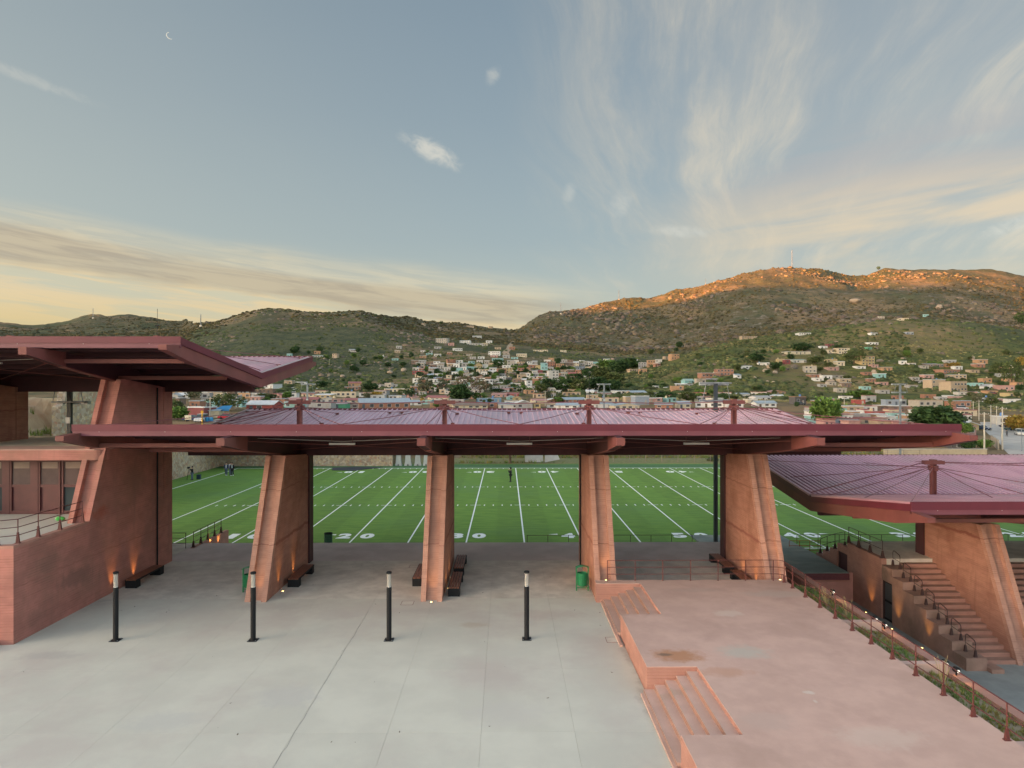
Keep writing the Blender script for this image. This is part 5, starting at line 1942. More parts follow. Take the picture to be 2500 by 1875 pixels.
HL = [
    # gap left of the middle canopy
    (440, 961, 34, 12, 'orange', 'rgrey', 'F', 'orange box house behind the loose eucalyptus, left gap'),
    (423, 977, 22, 16, 'pale', 'rgrey', 'H', 'pale gabled house at the tall pier edge, left gap'),
    (448, 973, 25, 13, 'white', 'rwhite', 'G', 'white gabled house below the orange box house'),
    (513, 959, 58, 12, 'white', 'rwhite', 'L', 'long white house just under the upper canopy, left gap'),
    (500, 974, 22, 14, 'grey', 'rgrey', 'F', 'bare grey block house below the long white house'),
    (526, 971, 34, 12, 'cream', 'rtan', 'F', 'cream house half hidden behind the broad tree, left gap'),
    (557, 962, 29, 11, 'brown', 'rwhite', 'S', 'grey brown house with white sloping roof under the upper canopy'),
    (584, 962, 26, 13, 'white', 'rwhite', 'S', 'white house with open porch under the upper canopy tip'),
    (596, 972, 30, 11, 'orange', 'rtan', 'F', 'tan orange flat house right of the broad tree'),
    (623, 973, 26, 12, 'grey', 'rwhite', 'F', 'plain grey house with white flat roof beside the tan orange house'),
    (672, 973, 34, 13, 'pink', 'rredd', 'H', 'pink house with red gable roof left of the canopy mast'),
    (634, 1003, 68, 24, 'red', 'rwhite', 'G', 'big red house with white gable roof above the canopy end'),
    (478, 1020, 48, 26, 'maroon', 'rwhite', 'F', 'maroon shop with a pale flat roof behind the parked cars'),
    (518, 1020, 31, 22, 'cream', 'rblue', 'S', 'small cream house with pale blue sloping roof beside the maroon shop'),
    (640, 950, 60, 12, 'white', 'rgrey', 'L', 'wide white house with dark openings below the canopy tip'),
    # above the left part of the middle canopy
    (706, 872, 12, 9, 'teal', 'rblue', 'F', 'turquoise hut on the hillside above the upper canopy tip'),
    (774, 866, 15, 8, 'orange', 'rorange', 'F', 'small orange house high on the left hillside'),
    (775, 873, 24, 6, 'pale', 'rgreen', 'S', 'low shed with pale green roof below the small orange hillside house'),
    (817, 875, 13, 11, 'tan', 'rtan', 'F', 'tan cube house alone on the left hillside'),
    (862, 861, 20, 8, 'pale', 'rblue', 'S', 'pale house with bluish roof high on the left hillside'),
    (703, 940, 20, 11, 'tan', 'rgrey', 'F', 'tan house at the foot of the hill left of the pickup'),
    (731, 940, 30, 7, 'white', 'rwhite', 'L', 'low white row house behind the white pickup'),
    (763, 945, 17, 8, 'yellow', 'rgrey', 'F', 'pale yellow shed right of the white pickup'),
    (866, 946, 30, 14, 'orange', 'rredd', 'S', 'orange house with red upper roof at the foot of the left hill'),
    (858, 953, 34, 9, 'brick', 'rgrey', 'F', 'brick lower storey in front of the orange red roofed house'),
    (788, 973, 40, 11, 'yellow', 'rwhite', 'S', 'orange yellow shed with a white sloping roof by the left mast'),
    (838, 970, 60, 14, 'cream', 'rtan', 'L', 'long cream house with a carport right of the orange yellow shed'),
    (928, 949, 17, 11, 'grey', 'rdark', 'F', 'first of three grey block houses at the foot of the hill'),
    (947, 949, 18, 14, 'concrete', 'rgrey', 'F', 'second of three grey block houses at the foot of the hill'),
    (963, 948, 15, 10, 'grey', 'rgrey', 'F', 'third of three grey block houses at the foot of the hill'),
    (970, 959, 64, 10, 'cream', 'rwhite', 'L', 'long school with white roof and a strip of dark windows'),
    (757, 983, 38, 10, 'pink', 'rredd', 'G', 'pink house with red gable roof right of the left canopy mast'),
    (716, 985, 30, 12, 'pale', 'rpink', 'G', 'pale house with pinkish roof just left of the left canopy mast'),
    (798, 983, 34, 12, 'pale', 'rgrey', 'H', 'pale gabled house below the orange yellow shed'),
    (826, 985, 30, 8, 'pink', 'rtan', 'F', 'pink tan flat house between the pale gable and the red roof'),
    (862, 984, 50, 10, 'cream', 'rredd', 'G', 'cream house with a broad red roof left of the blue roofed barn'),
    (940, 999, 122, 26, 'brick', 'rblue', 'G', 'long brick orange barn with a pale blue roof behind the canopy'),
    (830, 997, 32, 10, 'green', 'rgrey', 'S', 'bright green shed just above the canopy roof edge'),
    (780, 997, 56, 14, 'grey', 'rgrey', 'L', 'low grey block wall house above the canopy roof edge'),
    (866, 996, 26, 9, 'grey', 'rdark', 'H', 'grey gabled hut beside the bright green shed'),
    # middle slope
    (1102, 891, 20, 13, 'brick', 'rorange', '2', 'brick house alone at the top left of the middle slope'),
    (1121, 890, 16, 10, 'white', 'rwhite', 'F', 'white house right beside the brick house on the middle slope'),
    (1022, 914, 30, 9, 'red', 'rblue', 'F', 'red house with a grey upper box left on the middle slope'),
    (1015, 906, 16, 9, 'pale', 'rgrey', 'F', 'pale upper box behind the red house on the middle slope'),
    (1014, 936, 14, 12, 'white', 'rwhite', 'F', 'white house left of the grey eucalyptus group'),
    (1055, 936, 24, 11, 'white', 'rwhite', 'F', 'white flat house between the two eucalyptus groups'),
    (1169, 901, 18, 14, 'yellow', 'rtan', 'H', 'yellow gabled house on the upper middle slope'),
    (1185, 900, 14, 10, 'white', 'rwhite', 'F', 'white house touching the yellow gabled house'),
    (1200, 894, 15, 8, 'tan', 'rtan', 'F', 'tan house above and right of the yellow gabled house'),
    (1178, 910, 30, 8, 'cream', 'rtan', 'L', 'long cream walled terrace below the yellow gabled house'),
    (1156, 928, 16, 8, 'white', 'rwhite', 'H', 'white gabled hut above the bare brown trees'),
    (1195, 945, 17, 19, 'white', 'rwhite', '2', 'tall white house with pale blue base right of the bare trees'),
    (1211, 928, 12, 10, 'grey', 'rblue', 'F', 'grey house with bluish roof on the middle slope'),
    (1227, 928, 15, 9, 'white', 'rgrey', 'F', 'white house beside the grey bluish roofed one'),
    (1226, 916, 21, 16, 'brick', 'rtan', '2', 'brick apartments left of the yellow two storey house'),
    (1243, 910, 16, 13, 'yellow', 'rwhite', '2', 'yellow two storey house with dark bands, middle slope'),
    (1247, 899, 17, 20, 'concrete', 'rgrey', '2', 'bare concrete tower house at the top of the middle slope'),
    (1216, 884, 26, 9, 'teal', 'rgreen', 'F', 'turquoise roofed house below the dirt track'),
    (1206, 868, 28, 10, 'white', 'rwhite', 'F', 'white cluster house left of the dirt track'),
    (1274, 872, 25, 8, 'cream', 'rwhite', 'F', 'cream house with flat canopy right of the dirt track'),
    (1272, 912, 16, 14, 'brick', 'rorange', '2', 'orange brick house right of the concrete tower house'),
    (1290, 921, 13, 11, 'white', 'rredd', 'F', 'white house with a bright red flat roof, middle slope'),
    (1275, 926, 21, 12, 'tan', 'rtan', 'F', 'tan house left below the bright red roof'),
    (1292, 945, 15, 16, 'white', 'rgrey', '2', 'white over grey two storey house, foot of the middle slope'),
    (1243, 931, 13, 10, 'dark', 'rgrey', 'F', 'dark house front in the centre of the middle slope'),
    (1230, 957, 27, 9, 'white', 'rpink', 'G', 'white house with pale pink roof at the slope foot'),
    (1278, 953, 19, 8, 'teal', 'rgreen', 'F', 'pale green house at the slope foot'),
    (1293, 962, 24, 10, 'orange', 'rorange', 'F', 'orange brown house at the slope foot above the blue roofs'),
    (1218, 969, 36, 8, 'pink', 'rpink', 'G', 'pink house with pink roof left of the teal gable'),
    (1250, 968, 30, 7, 'red', 'rredd', 'G', 'low house with a wide red roof behind the teal gable'),
    (1249, 976, 20, 10, 'teal', 'rgrey', 'H', 'teal gabled house front in the town centre'),
    (1262, 978, 22, 9, 'yellow', 'rtan', 'H', 'yellow gabled house right of the teal gable'),
    (1195, 983, 58, 8, 'blue', 'rblue', 'L', 'long low house with light blue roof right of the dark round tree'),
    (1149, 998, 84, 12, 'cream', 'rbrown', 'G', 'cream house with a long brown roof above the canopy'),
    (1280, 998, 42, 20, 'grey', 'rwhite', 'H', 'grey house with broad white gable above the canopy'),
    (1250, 998, 64, 8, 'pale', 'rblue', 'S', 'low house with light blue roof touching the canopy edge'),
    (1067, 979, 58, 13, 'cream', 'rredd', 'G', 'cream house with long dull red roof left of the dark round tree'),
    # right of the third mast
    (1481, 887, 15, 11, 'white', 'rwhite', 'F', 'white castle like house above the dark grove'),
    (1422, 885, 12, 5, 'white', 'rwhite', 'F', 'small white trailer at the top of the slope'),
    (1376, 886, 17, 8, 'grey', 'rgrey', 'F', 'grey house at the upper edge of the slope'),
    (1392, 889, 14, 10, 'brown', 'rbrown', 'F', 'brown house at the upper edge of the slope'),
    (1345, 882, 14, 8, 'orange', 'rtan', 'F', 'orange topped house above the tall brick house'),
    (1346, 901, 20, 18, 'brick', 'rtan', '2', 'tall brick house beside the turquoise tower'),
    (1329, 911, 16, 25, 'teal', 'rblue', '2', 'turquoise three storey house on the slope'),
    (1314, 901, 13, 9, 'yellow', 'rtan', 'F', 'yellow tan house left of the turquoise three storey house'),
    (1316, 914, 17, 11, 'maroon', 'rgrey', 'F', 'purple brown house below the yellow tan one'),
    (1368, 903, 17, 15, 'orange', 'ryel' if False else 'rtan', '2', 'bright orange house in the middle of the slope'),
    (1390, 903, 25, 10, 'cream', 'rtan', 'F', 'cream house right of the bright orange house'),
    (1415, 904, 27, 9, 'bluegrey', 'rblue', 'F', 'house with blue flat roof right of the cream one'),
    (1438, 903, 16, 8, 'cream', 'rtan', 'F', 'cream house with arches below the dark grove top'),
    (1352, 927, 25, 22, 'pale', 'rgrey', '2', 'large pale grey house low on the slope'),
    (1371, 920, 10, 10, 'brick', 'rwhite', 'F', 'narrow brick house right of the large pale grey one'),
    (1397, 918, 18, 9, 'red', 'rredd', 'G', 'small house with vivid red roof on the slope'),
    (1412, 913, 16, 10, 'brick', 'rtan', 'F', 'brick house right above the vivid red roof'),
    (1307, 943, 15, 20, 'brick', 'rgrey', '2', 'brick two storey house at the foot of the slope'),
    (1395, 968, 44, 10, 'tan', 'rtan', 'L', 'low tan row house at the foot of the slope'),
    (1405, 984, 54, 13, 'brick', 'rblue', 'G', 'brick hall with light blue roof left of the third mast'),
    (1384, 998, 54, 10, 'white', 'rblue', 'G', 'broad light blue gable roof touching the canopy edge'),
    (1311, 997, 16, 13, 'yellow', 'rwhite', 'F', 'bright yellow shop front above the canopy edge'),
    (1568, 988, 36, 22, 'bluegrey', 'rwhite', 'F', 'modern blue grey house with a tall window'),
    (1540, 986, 26, 18, 'tan', 'rwhite', 'F', 'tan windowless wing left of the modern blue grey house'),
    (1531, 999, 62, 13, 'cream', 'rblue', 'H', 'cream house with wide low gable right of the third mast'),
    (1474, 996, 52, 12, 'white', 'rblue', 'S', 'white house with light blue roof beside the third mast'),
    (1548, 885, 17, 7, 'pale', 'rwhite', 'S', 'white roofed house left of the upper right cluster'),
    (1571, 897, 24, 12, 'grey', 'rgrey', 'F', 'grey house in the upper right cluster'),
    (1591, 895, 18, 16, 'orange', 'rtan', '2', 'orange house in the upper right cluster'),
    (1571, 911, 18, 11, 'orange', 'rgrey', 'F', 'bright orange house with a fence on the green slope'),
    (1549, 909, 24, 8, 'tan', 'rtan', 'L', 'tan plank fence house left of the bright orange one'),
    # knoll
    (1649, 878, 21, 14, 'orange', 'rtan', '2', 'highest orange house where the green knoll begins'),
    (1630, 879, 15, 9, 'tan', 'rtan', 'F', 'tan house left of the highest orange house'),
    (1608, 886, 16, 9, 'pale', 'rgrey', 'F', 'pale house at the left end of the knoll cluster'),
    (1606, 895, 14, 8, 'brick', 'rwhite', 'F', 'brick house below the pale house of the knoll cluster'),
    (1684, 937, 25, 12, 'teal', 'rgreen', 'G', 'turquoise house with pale green roof at the knoll foot'),
    (1672, 944, 40, 6, 'grey', 'rwhite', 'S', 'low house with long white roof in front of the turquoise house'),
    (1736, 924, 46, 14, 'brick', 'rgrey', 'L', 'long brick house with small windows at the knoll foot'),
    (1771, 918, 40, 17, 'brick', 'rbrown', '2', 'two storey brick house right of the long brick house'),
    (1712, 939, 23, 15, 'concrete', 'rtan', 'F', 'beige house right of the turquoise one'),
    (1742, 932, 34, 7, 'brown', 'rgrey', 'S', 'grey roofed shelter below the long brick house'),
    (1803, 925, 14, 11, 'white', 'rblue', 'S', 'small white shed alone on the grass of the knoll'),
    (1824, 902, 25, 9, 'white', 'rwhite', 'F', 'white house with dark door above the rocks'),
    (1864, 893, 28, 6, 'white', 'rwhite', 'L', 'low white house above the rocks'),
    (1655, 961, 29, 19, 'orange', 'rtan', '2', 'orange two level house left of the dark near mast'),
    (1609, 950, 19, 7, 'white', 'rwhite', 'F', 'white trailer house left of the white pickup on the slope'),
    (1640, 982, 25, 8, 'teal', 'rgreen', 'F', 'pale teal house above the canopy edge'),
    (1671, 997, 31, 17, 'cream', 'rblue', 'G', 'cream house with blue grey gable above the canopy edge'),
    (1620, 998, 42, 10, 'brick', 'rblue', 'S', 'brick house with long light blue roof above the canopy edge'),
    (1732, 995, 66, 9, 'white', 'rblue', 'L', 'long light blue roofed house by the dark near mast'),
    (1872, 994, 48, 15, 'white', 'rblue', 'G', 'white gabled house right of the right canopy mast'),
    (1950, 866, 62, 7, 'cream', 'rwhite', 'L', 'long pale house on the knoll'),
    (2030, 862, 31, 9, 'cream', 'rtan', 'F', 'low cream house left of the two storey frame house'),
    (2061, 866, 29, 15, 'cream', 'rtan', '2', 'two storey cream house with open frames on the knoll'),
    (2032, 887, 24, 10, 'yellow', 'rtan', 'F', 'yellow house above the rubble on the knoll'),
    (2120, 892, 34, 23, 'yellow', 'rorange', '2', 'two storey brick and yellow cube house on the knoll'),
    (1979, 912, 28, 18, 'concrete', 'rtan', '2', 'bare concrete house with two dark windows on the knoll'),
    (1908, 886, 16, 10, 'yellow', 'rtan', 'F', 'yellow house at the left top of the rocks'),
    (1923, 890, 14, 12, 'maroon', 'rgrey', 'F', 'purple grey house beside the yellow one'),
    (1953, 886, 30, 9, 'pale', 'rgreen', 'S', 'house with pale green roof above the bare concrete house'),
    (2207, 892, 14, 10, 'white', 'rwhite', 'F', 'small white cube house right of the brick and yellow cube'),
    (2012, 851, 17, 6, 'white', 'rwhite', 'F', 'small white house with dark roof high on the knoll'),
    (2029, 848, 16, 8, 'maroon', 'rbrown', 'F', 'dark red house high on the knoll'),
    (2135, 820, 17, 6, 'white', 'rwhite', 'F', 'white trailer on the bare orange slope'),
    (2222, 818, 18, 6, 'bluegrey', 'rwhite', 'F', 'blue grey trailer on the bare orange slope'),
    (2133, 844, 24, 6, 'white', 'rwhite', 'F', 'white bus like house in the middle of the knoll'),
    (2124, 855, 14, 6, 'green', 'rgreen', 'F', 'small green house below the white bus like house'),
    (2153, 780, 14, 8, 'concrete', 'rtan', 'F', 'lone concrete house on the knoll crest'),
    (2207, 783, 22, 6, 'cream', 'rtan', 'L', 'low cream wall house on the knoll crest'),
    (2262, 774, 11, 7, 'teal', 'rgreen', 'S', 'turquoise hut on the knoll crest'),
    (1830, 829, 40, 8, 'tan', 'rtan', 'L', 'long tan building on the crest left of the knoll'),
    (1965, 818, 30, 5, 'white', 'rwhite', 'L', 'white line of sheds behind the crest'),
    (1955, 988, 30, 20, 'dark', 'rorange', '2', 'dark grey building with orange roof edge at the knoll foot'),
    (2099, 987, 26, 11, 'red', 'rorange', 'F', 'orange red box house at the knoll foot'),
    (2127, 985, 26, 20, 'grey', 'rpink', '2', 'grey two storey house with pink upper hut at the knoll foot'),
    (2180, 991, 32, 15, 'bluegrey', 'rblue', 'F', 'house with light roof and blue door at the knoll foot'),
    (2150, 1021, 42, 10, 'red', 'rredd', 'F', 'vivid red box house among the low roofs'),
    (2068, 1042, 56, 14, 'bluegrey', 'rdark', 'F', 'blue grey house among the low roofs right of the big tree'),
    # far right
    (2227, 893, 20, 7, 'pale', 'rtan', 'F', 'pale house right of the small white cube house'),
    (2283, 896, 38, 9, 'brown', 'rgrey', 'S', 'long dark shed on the right slope'),
    (2316, 898, 15, 9, 'orange', 'rorange', 'F', 'orange brick hut right of the long dark shed'),
    (2324, 915, 52, 12, 'brick', 'rtan', 'L', 'long brick house on the right slope'),
    (2341, 904, 19, 9, 'white', 'rwhite', 'F', 'white flat house above the long brick house'),
    (2336, 926, 43, 11, 'tan', 'rblue', 'L', 'tan house with bluish parapet below the long brick house'),
    (2292, 951, 37, 25, 'tan', 'rgrey', '2', 'tall tan house with four dark windows on the right slope'),
    (2341, 958, 47, 27, 'tan', 'rtan', '2', 'big tan house with a dark garage on the right slope'),
    (2385, 947, 31, 12, 'teal', 'rgreen', 'F', 'pale turquoise house with a dark door on the right slope'),
    (2411, 936, 23, 13, 'orange', 'rtan', 'F', 'orange house above the white gable on the right slope'),
    (2421, 951, 28, 13, 'white', 'rgrey', 'H', 'white gabled house on the right slope'),
    (2458, 957, 35, 16, 'pink', 'rpink', 'F', 'pink tan house by the autumn trees on the right slope'),
    (2490, 951, 22, 17, 'orange', 'rorange', '2', 'orange house at the right frame edge on the slope'),
    (2481, 970, 36, 11, 'yellow', 'rtan', 'F', 'yellow house below the parked cars at the right edge'),
    (2478, 988, 28, 15, 'white', 'rdark', '2', 'white house with purple band at the right edge'),
    (2273, 995, 58, 18, 'concrete', 'rtan', 'L', 'long grey beige two level house left of the palm'),
    (2271, 977, 27, 14, 'brick', 'rorange', 'F', 'brick upper storey with a blue tank above the long beige house'),
    (2350, 998, 44, 20, 'brick', 'rblue', '2', 'brick house with bright blue roof edge right of the palm'),
    (2206, 990, 14, 14, 'grey', 'rgrey', 'F', 'grey box house left of the far right mast'),
    (2405, 984, 24, 14, 'white', 'rdark', 'F', 'small white house below the parked cars on the right'),
    (2369, 1050, 44, 17, 'yellow', 'rwhite', 'H', 'yellow house with white gable edge left of the street'),
    (2372, 1062, 30, 10, 'pink', 'rpink', 'F', 'pink house in front of the yellow gabled one by the street'),
    (2450, 1038, 30, 22, 'pale', 'rwhite', 'F', 'pale house under the tall poles right of the street'),
    (2346, 1097, 34, 12, 'dark', 'rdark', 'G', 'dark roofed hut behind the lowest canopy edge'),
    (1078, 838, 30, 12, 'concrete', 'rgrey', 'L', 'large ruined block building on the saddle slope'),
    (1135, 839, 26, 8, 'white', 'rblue', 'F', 'white and blue house on the saddle slope'),
    (1160, 843, 40, 5, 'pale', 'rgrey', 'L', 'long pale wall house on the saddle slope'),
    (1118, 857, 22, 7, 'white', 'rgrey', 'F', 'whitish house below the ruined block building'),
    (1165, 826, 22, 6, 'white', 'rgrey', 'F', 'small white house near the saddle top'),
    (1033, 795, 9, 6, 'tan', 'rtan', 'F', 'small house on the skyline left of the lone tree'),
    (1148, 800, 18, 5, 'tan', 'rtan', 'F', 'low house on the skyline in the saddle'),
    (1198, 802, 11, 5, 'tan', 'rtan', 'F', 'single house on the skyline right in the saddle'),
    (1320, 859, 36, 5, 'cream', 'rtan', 'L', 'long cream wall house on the lower mountain'),
    (1376, 860, 14, 5, 'cream', 'rtan', 'F', 'small cream hut on the lower mountain'),
]
import re
SHORT = []
for h_ in HL:
    house(*h_)
    nm_ = re.split(r' behind| below| above| on the| at the| left| right| in front| in the| beside| under| just| touching| between| alone| among|,| high| low | where| by the', h_[7])[0]
    SHORT.append((h_[0], h_[1] - h_[3] / 2, ' '.join(nm_.split()[:6])))
SEEN_L = {}


def beside(px, py, head, avoid=''):
    # says which picked-out house this one stands by
    best = sorted(SHORT, key=lambda q: abs(q[0] - px) + 1.6 * abs(q[1] - py))
    for qx, qy, nm in best[:45]:
        dx, dy = px - qx, (py - qy) * 1.6
        rel = ('right of' if dx > 0 else 'left of') if abs(dx) > abs(dy) else ('just below' if dy > 0 else 'just above')
        lab = f'{head} {rel} the {nm}'
        if lab not in SEEN_L and len(lab.split()) <= 16:
            SEEN_L[lab] = 1
            return lab
    return lab


HOUSES = [len(HL)]
FAR_W, FAR_R = {}, {}


def far_house(px, py, w_, h_, wall, roof):
    p = hit(px, py)
    D = p.y
    W, H = max(w_ / F * D, 3), max(h_ / F * D, 2.4)
    RECTS.append((px, py, w_, h_))
    d = min(max(W * .8, 4.5), 9)
    FAR_W.setdefault(wall, MB()).box(p.x - W / 2, p.y, p.z - 4, p.x + W / 2, p.y + d, p.z + H * .9)
    FAR_W.setdefault('dark', MB()).box(p.x - W * .3, p.y - .03, p.z + H * .35, p.x - W * .1, p.y - .002, p.z + H * .65).box(p.x + W * .12, p.y - .03, p.z, p.x + W * .25, p.y - .002, p.z + H * .6)
    FAR_W.setdefault(roof, MB()).box(p.x - W / 2 - .2, p.y - .3, p.z + H * .9 + .002, p.x + W / 2 + .2, p.y + d + .2, p.z + H)
    return True


# houses too alike to single out, between the others
walls = ['white', 'pale', 'grey', 'tan', 'cream', 'brick', 'pink', 'concrete', 'orange', 'teal', 'white', 'grey', 'brown']
word = dict(white='white', pale='pale', grey='grey', tan='tan', cream='cream', brick='brick', pink='pink', concrete='concrete', orange='orange', teal='turquoise', brown='brown', rredd='red', rpink='pink',
            rgrey='grey', rwhite='white', rblue='light blue', rtan='tan', rdark='dark')
AREAS = [  # px range, y range, count, size, roofs, place, group
    (1010, 1460, 888, 964, 190, (12, 22, 7, 12), ['rgrey', 'rwhite', 'rtan', 'rblue'], 'crowded on the middle slope', 'small houses on the middle slope'),
    (690, 1900, 962, 998, 80, (26, 48, 8, 12), ['rgrey', 'rwhite', 'rblue', 'rredd', 'rtan', 'rpink'], 'in the town behind the middle canopy', 'low houses of the town'),
    (1985, 2380, 1000, 1050, 46, (26, 46, 8, 12), ['rpink', 'rredd', 'rredd', 'rpink', 'rwhite', 'rgrey'], 'among the reddish roofs at the right', 'low houses with reddish roofs'),
    (1985, 2500, 888, 990, 46, (16, 28, 7, 12), ['rgrey', 'rtan', 'rwhite', 'rdark'], 'scattered on the right slope', 'small houses on the right slope'),
    (960, 1330, 838, 886, 22, (12, 20, 5, 8), ['rgrey', 'rwhite', 'rtan'], 'scattered high on the saddle slope', 'small houses on the saddle slope'),
    (410, 690, 945, 1012, 14, (20, 36, 9, 12), ['rgrey', 'rwhite', 'rtan'], 'in the gap left of the middle canopy', 'low houses in the left gap'),
]
for (xa, xb, ya, yb, n_, (w0, w1, h0, h1), roofs, place, grp) in AREAS:
    done = 0
    for tr in range(n_ * 14):
        if done >= n_:
            break
        px, py = rnd.uniform(xa, xb), rnd.uniform(ya, yb)
        ww, hh = rnd.uniform(w0, w1), rnd.uniform(h0, h1)
        if 480 < px < 690 and py > 1000 and 'gap' in place:
            continue
        if not gap_ok(px, py, ww, hh, .85 if done < 60 else .55):
            continue
        wc, rc = rnd.choice(walls if done < 60 else ['pale', 'grey', 'tan', 'concrete', 'white', 'brick', 'brown', 'grey']), rnd.choice(roofs)
        st = rnd.choice('FFFGHSL')
        sh = {'F': 'flat', 'L': 'flat', 'G': 'gabled', 'H': 'gabled', 'S': 'sloping'}[st]
        if HOUSES[0] < 292 and hit(px, py).y < 1400 and (done < min(n_ * .62, 62)):
            house(px, py, ww, hh, wc, rc, st, beside(px, py - hh / 2, f'small {word[wc]} house with {word[rc]} {sh} roof'), grp)
            HOUSES[0] += 1
        else:
            far_house(px, py, ww, hh, wc, rc)
        done += 1
for k_, mb_ in FAR_W.items():
    far = mb_.obj('distant_houses', plain(PAL[k_]))
    tag(far, kind='stuff')

# ------------------------------------------------------------------ trees
mat('leaf_dark', (.022, .050, .016), (.040, .075, .022), rough=.8, scale=1.3, tone=True, spec=.2)
mat('leaf_bright', (.070, .135, .025), (.105, .165, .035), rough=.8, scale=1.3, tone=True, spec=.2)
mat('leaf_grey', (.075, .085, .045), (.11, .11, .065), rough=.85, scale=1.3, tone=True, spec=.15)
mat('leaf_brown', (.13, .09, .055), (.10, .075, .05), rough=.9, scale=1.3, tone=True, spec=.1)
mat('leaf_autumn', (.20, .17, .03), (.24, .13, .03), rough=.85, scale=1.3, tone=True, spec=.15)
mat('leaf_olive', (.055, .080, .025), (.080, .095, .035), rough=.85, scale=1.3, tone=True, spec=.15)
mat('bark', (.15, .105, .07), (.10, .07, .05), rough=.95, scale=3)


def crown_mesh(seed, kind, n_cl, per, leaf, droop=0.):
    g_ = np.random.default_rng(seed)
    V, T = [], []
    for c in range(n_cl):
        u = g_.normal(size=3)
        u /= np.linalg.norm(u)
        r_ = g_.uniform(.45, .95) ** .6
        ctr = u * r_ * np.array([.5, .5, .42])
        ctr[2] = ctr[2] * (1 if ctr[2] > 0 else .8) + .58
        if kind == 'cone':
            zf = g_.uniform(.12, 1)
            rr = (1.05 - zf) * .5 * g_.uniform(.5, 1)
            q = g_.uniform(0, 6.28)
            ctr = np.array([rr * math.cos(q), rr * math.sin(q), zf])
        cs = g_.uniform(.09, .19)
        l = g_.uniform(.65, 1.35)
        for k in range(per):
            p = ctr + g_.normal(size=3) * cs * np.array([.55, .55, .42])
            a, b = g_.normal(size=3), g_.normal(size=3)
            a /= np.linalg.norm(a)
            b -= a * (a @ b)
            b /= np.linalg.norm(b)
            s = leaf * g_.uniform(.6, 1.3)
            V += [p - a * s - b * s * .5, p + a * s - b * s * .5, p + a * s * .4 + b * s, p - a * s * .6 + b * s * .7]
            t_ = l * g_.uniform(.85, 1.15)
            T += [(t_, t_, t_)] * 4
    V = np.array(V)
    me = bpy.data.meshes.new('crown')
    nq = len(V) // 4
    me.vertices.add(len(V))
    me.vertices.foreach_set('co', V.astype(np.float32).ravel())
    me.loops.add(nq * 4)
    me.polygons.add(nq)
    me.loops.foreach_set('vertex_index', np.arange(nq * 4, dtype=np.int32))
    me.polygons.foreach_set('loop_start', np.arange(0, nq * 4, 4, dtype=np.int32))
    me.update()
    at = me.attributes.new('tone', 'FLOAT_COLOR', 'POINT')
    at.data.foreach_set('color', np.concatenate([np.array(T), np.ones((len(T), 1))], 1).astype(np.float32).ravel())
    return me


CR = {'dense': [crown_mesh(1, '', 90, 26, .05), crown_mesh(2, '', 90, 26, .05)],
      'loose': [crown_mesh(3, '', 42, 16, .040), crown_mesh(4, '', 42, 16, .040)],
      'bushy': [crown_mesh(5, '', 60, 18, .050), crown_mesh(6, '', 60, 18, .050)],
      'cone': [crown_mesh(7, 'cone', 70, 18, .045)],
      'bare': [crown_mesh(8, '', 60, 12, .026), crown_mesh(9, '', 60, 12, .026)]}
TRUNK = []
for sd_ in range(3):
    r_ = random.Random(sd_)
    mb = MB().tube([(0, 0, -.06), (r_.uniform(-.02, .02), 0, .2), (r_.uniform(-.05, .05), r_.uniform(-.05, .05), .5), (0, 0, .75)], [.035, .028, .02, .008], 6)
    for k in range(5):
        a = k * 1.3 + r_.random()
        mb.tube([(0, 0, .25 + .06 * k), (.14 * math.cos(a), .14 * math.sin(a), .45 + .06 * k), (.28 * math.cos(a), .28 * math.sin(a), .6 + .07 * k)], [.018, .012, .004], 5)
    o = mb.obj('trunk', 'bark')
    TRUNK.append(o.data)
    bpy.data.objects.remove(o)


def tree(px, py, wpx, hpx, kind, leaf, label, group=None, p=None, D=None):
    p = p or hit(px, py)
    if p is None:
        return
    W, H = wpx / F * p.y, hpx / F * p.y
    t = thing('tree', label, 'tree', (p.x, p.y, p.z), rnd.uniform(0, 6), group)
    for nm, me in (('trunk', rnd.choice(TRUNK)), ('crown', None)):
        if nm == 'crown':
            me = rnd.choice(CR[kind])
            key = f'{me.name}_{leaf}'
            if key not in bpy.data.meshes:
                m2 = me.copy()
                m2.name = key
                m2.materials.clear()
                m2.materials.append(MATS[leaf])
            me = bpy.data.meshes[key]
        o = link(bpy.data.objects.new(nm, me))
        o.parent = t
        o.scale = (W, W, H * (1.0 if nm == 'crown' else .95))
    return t


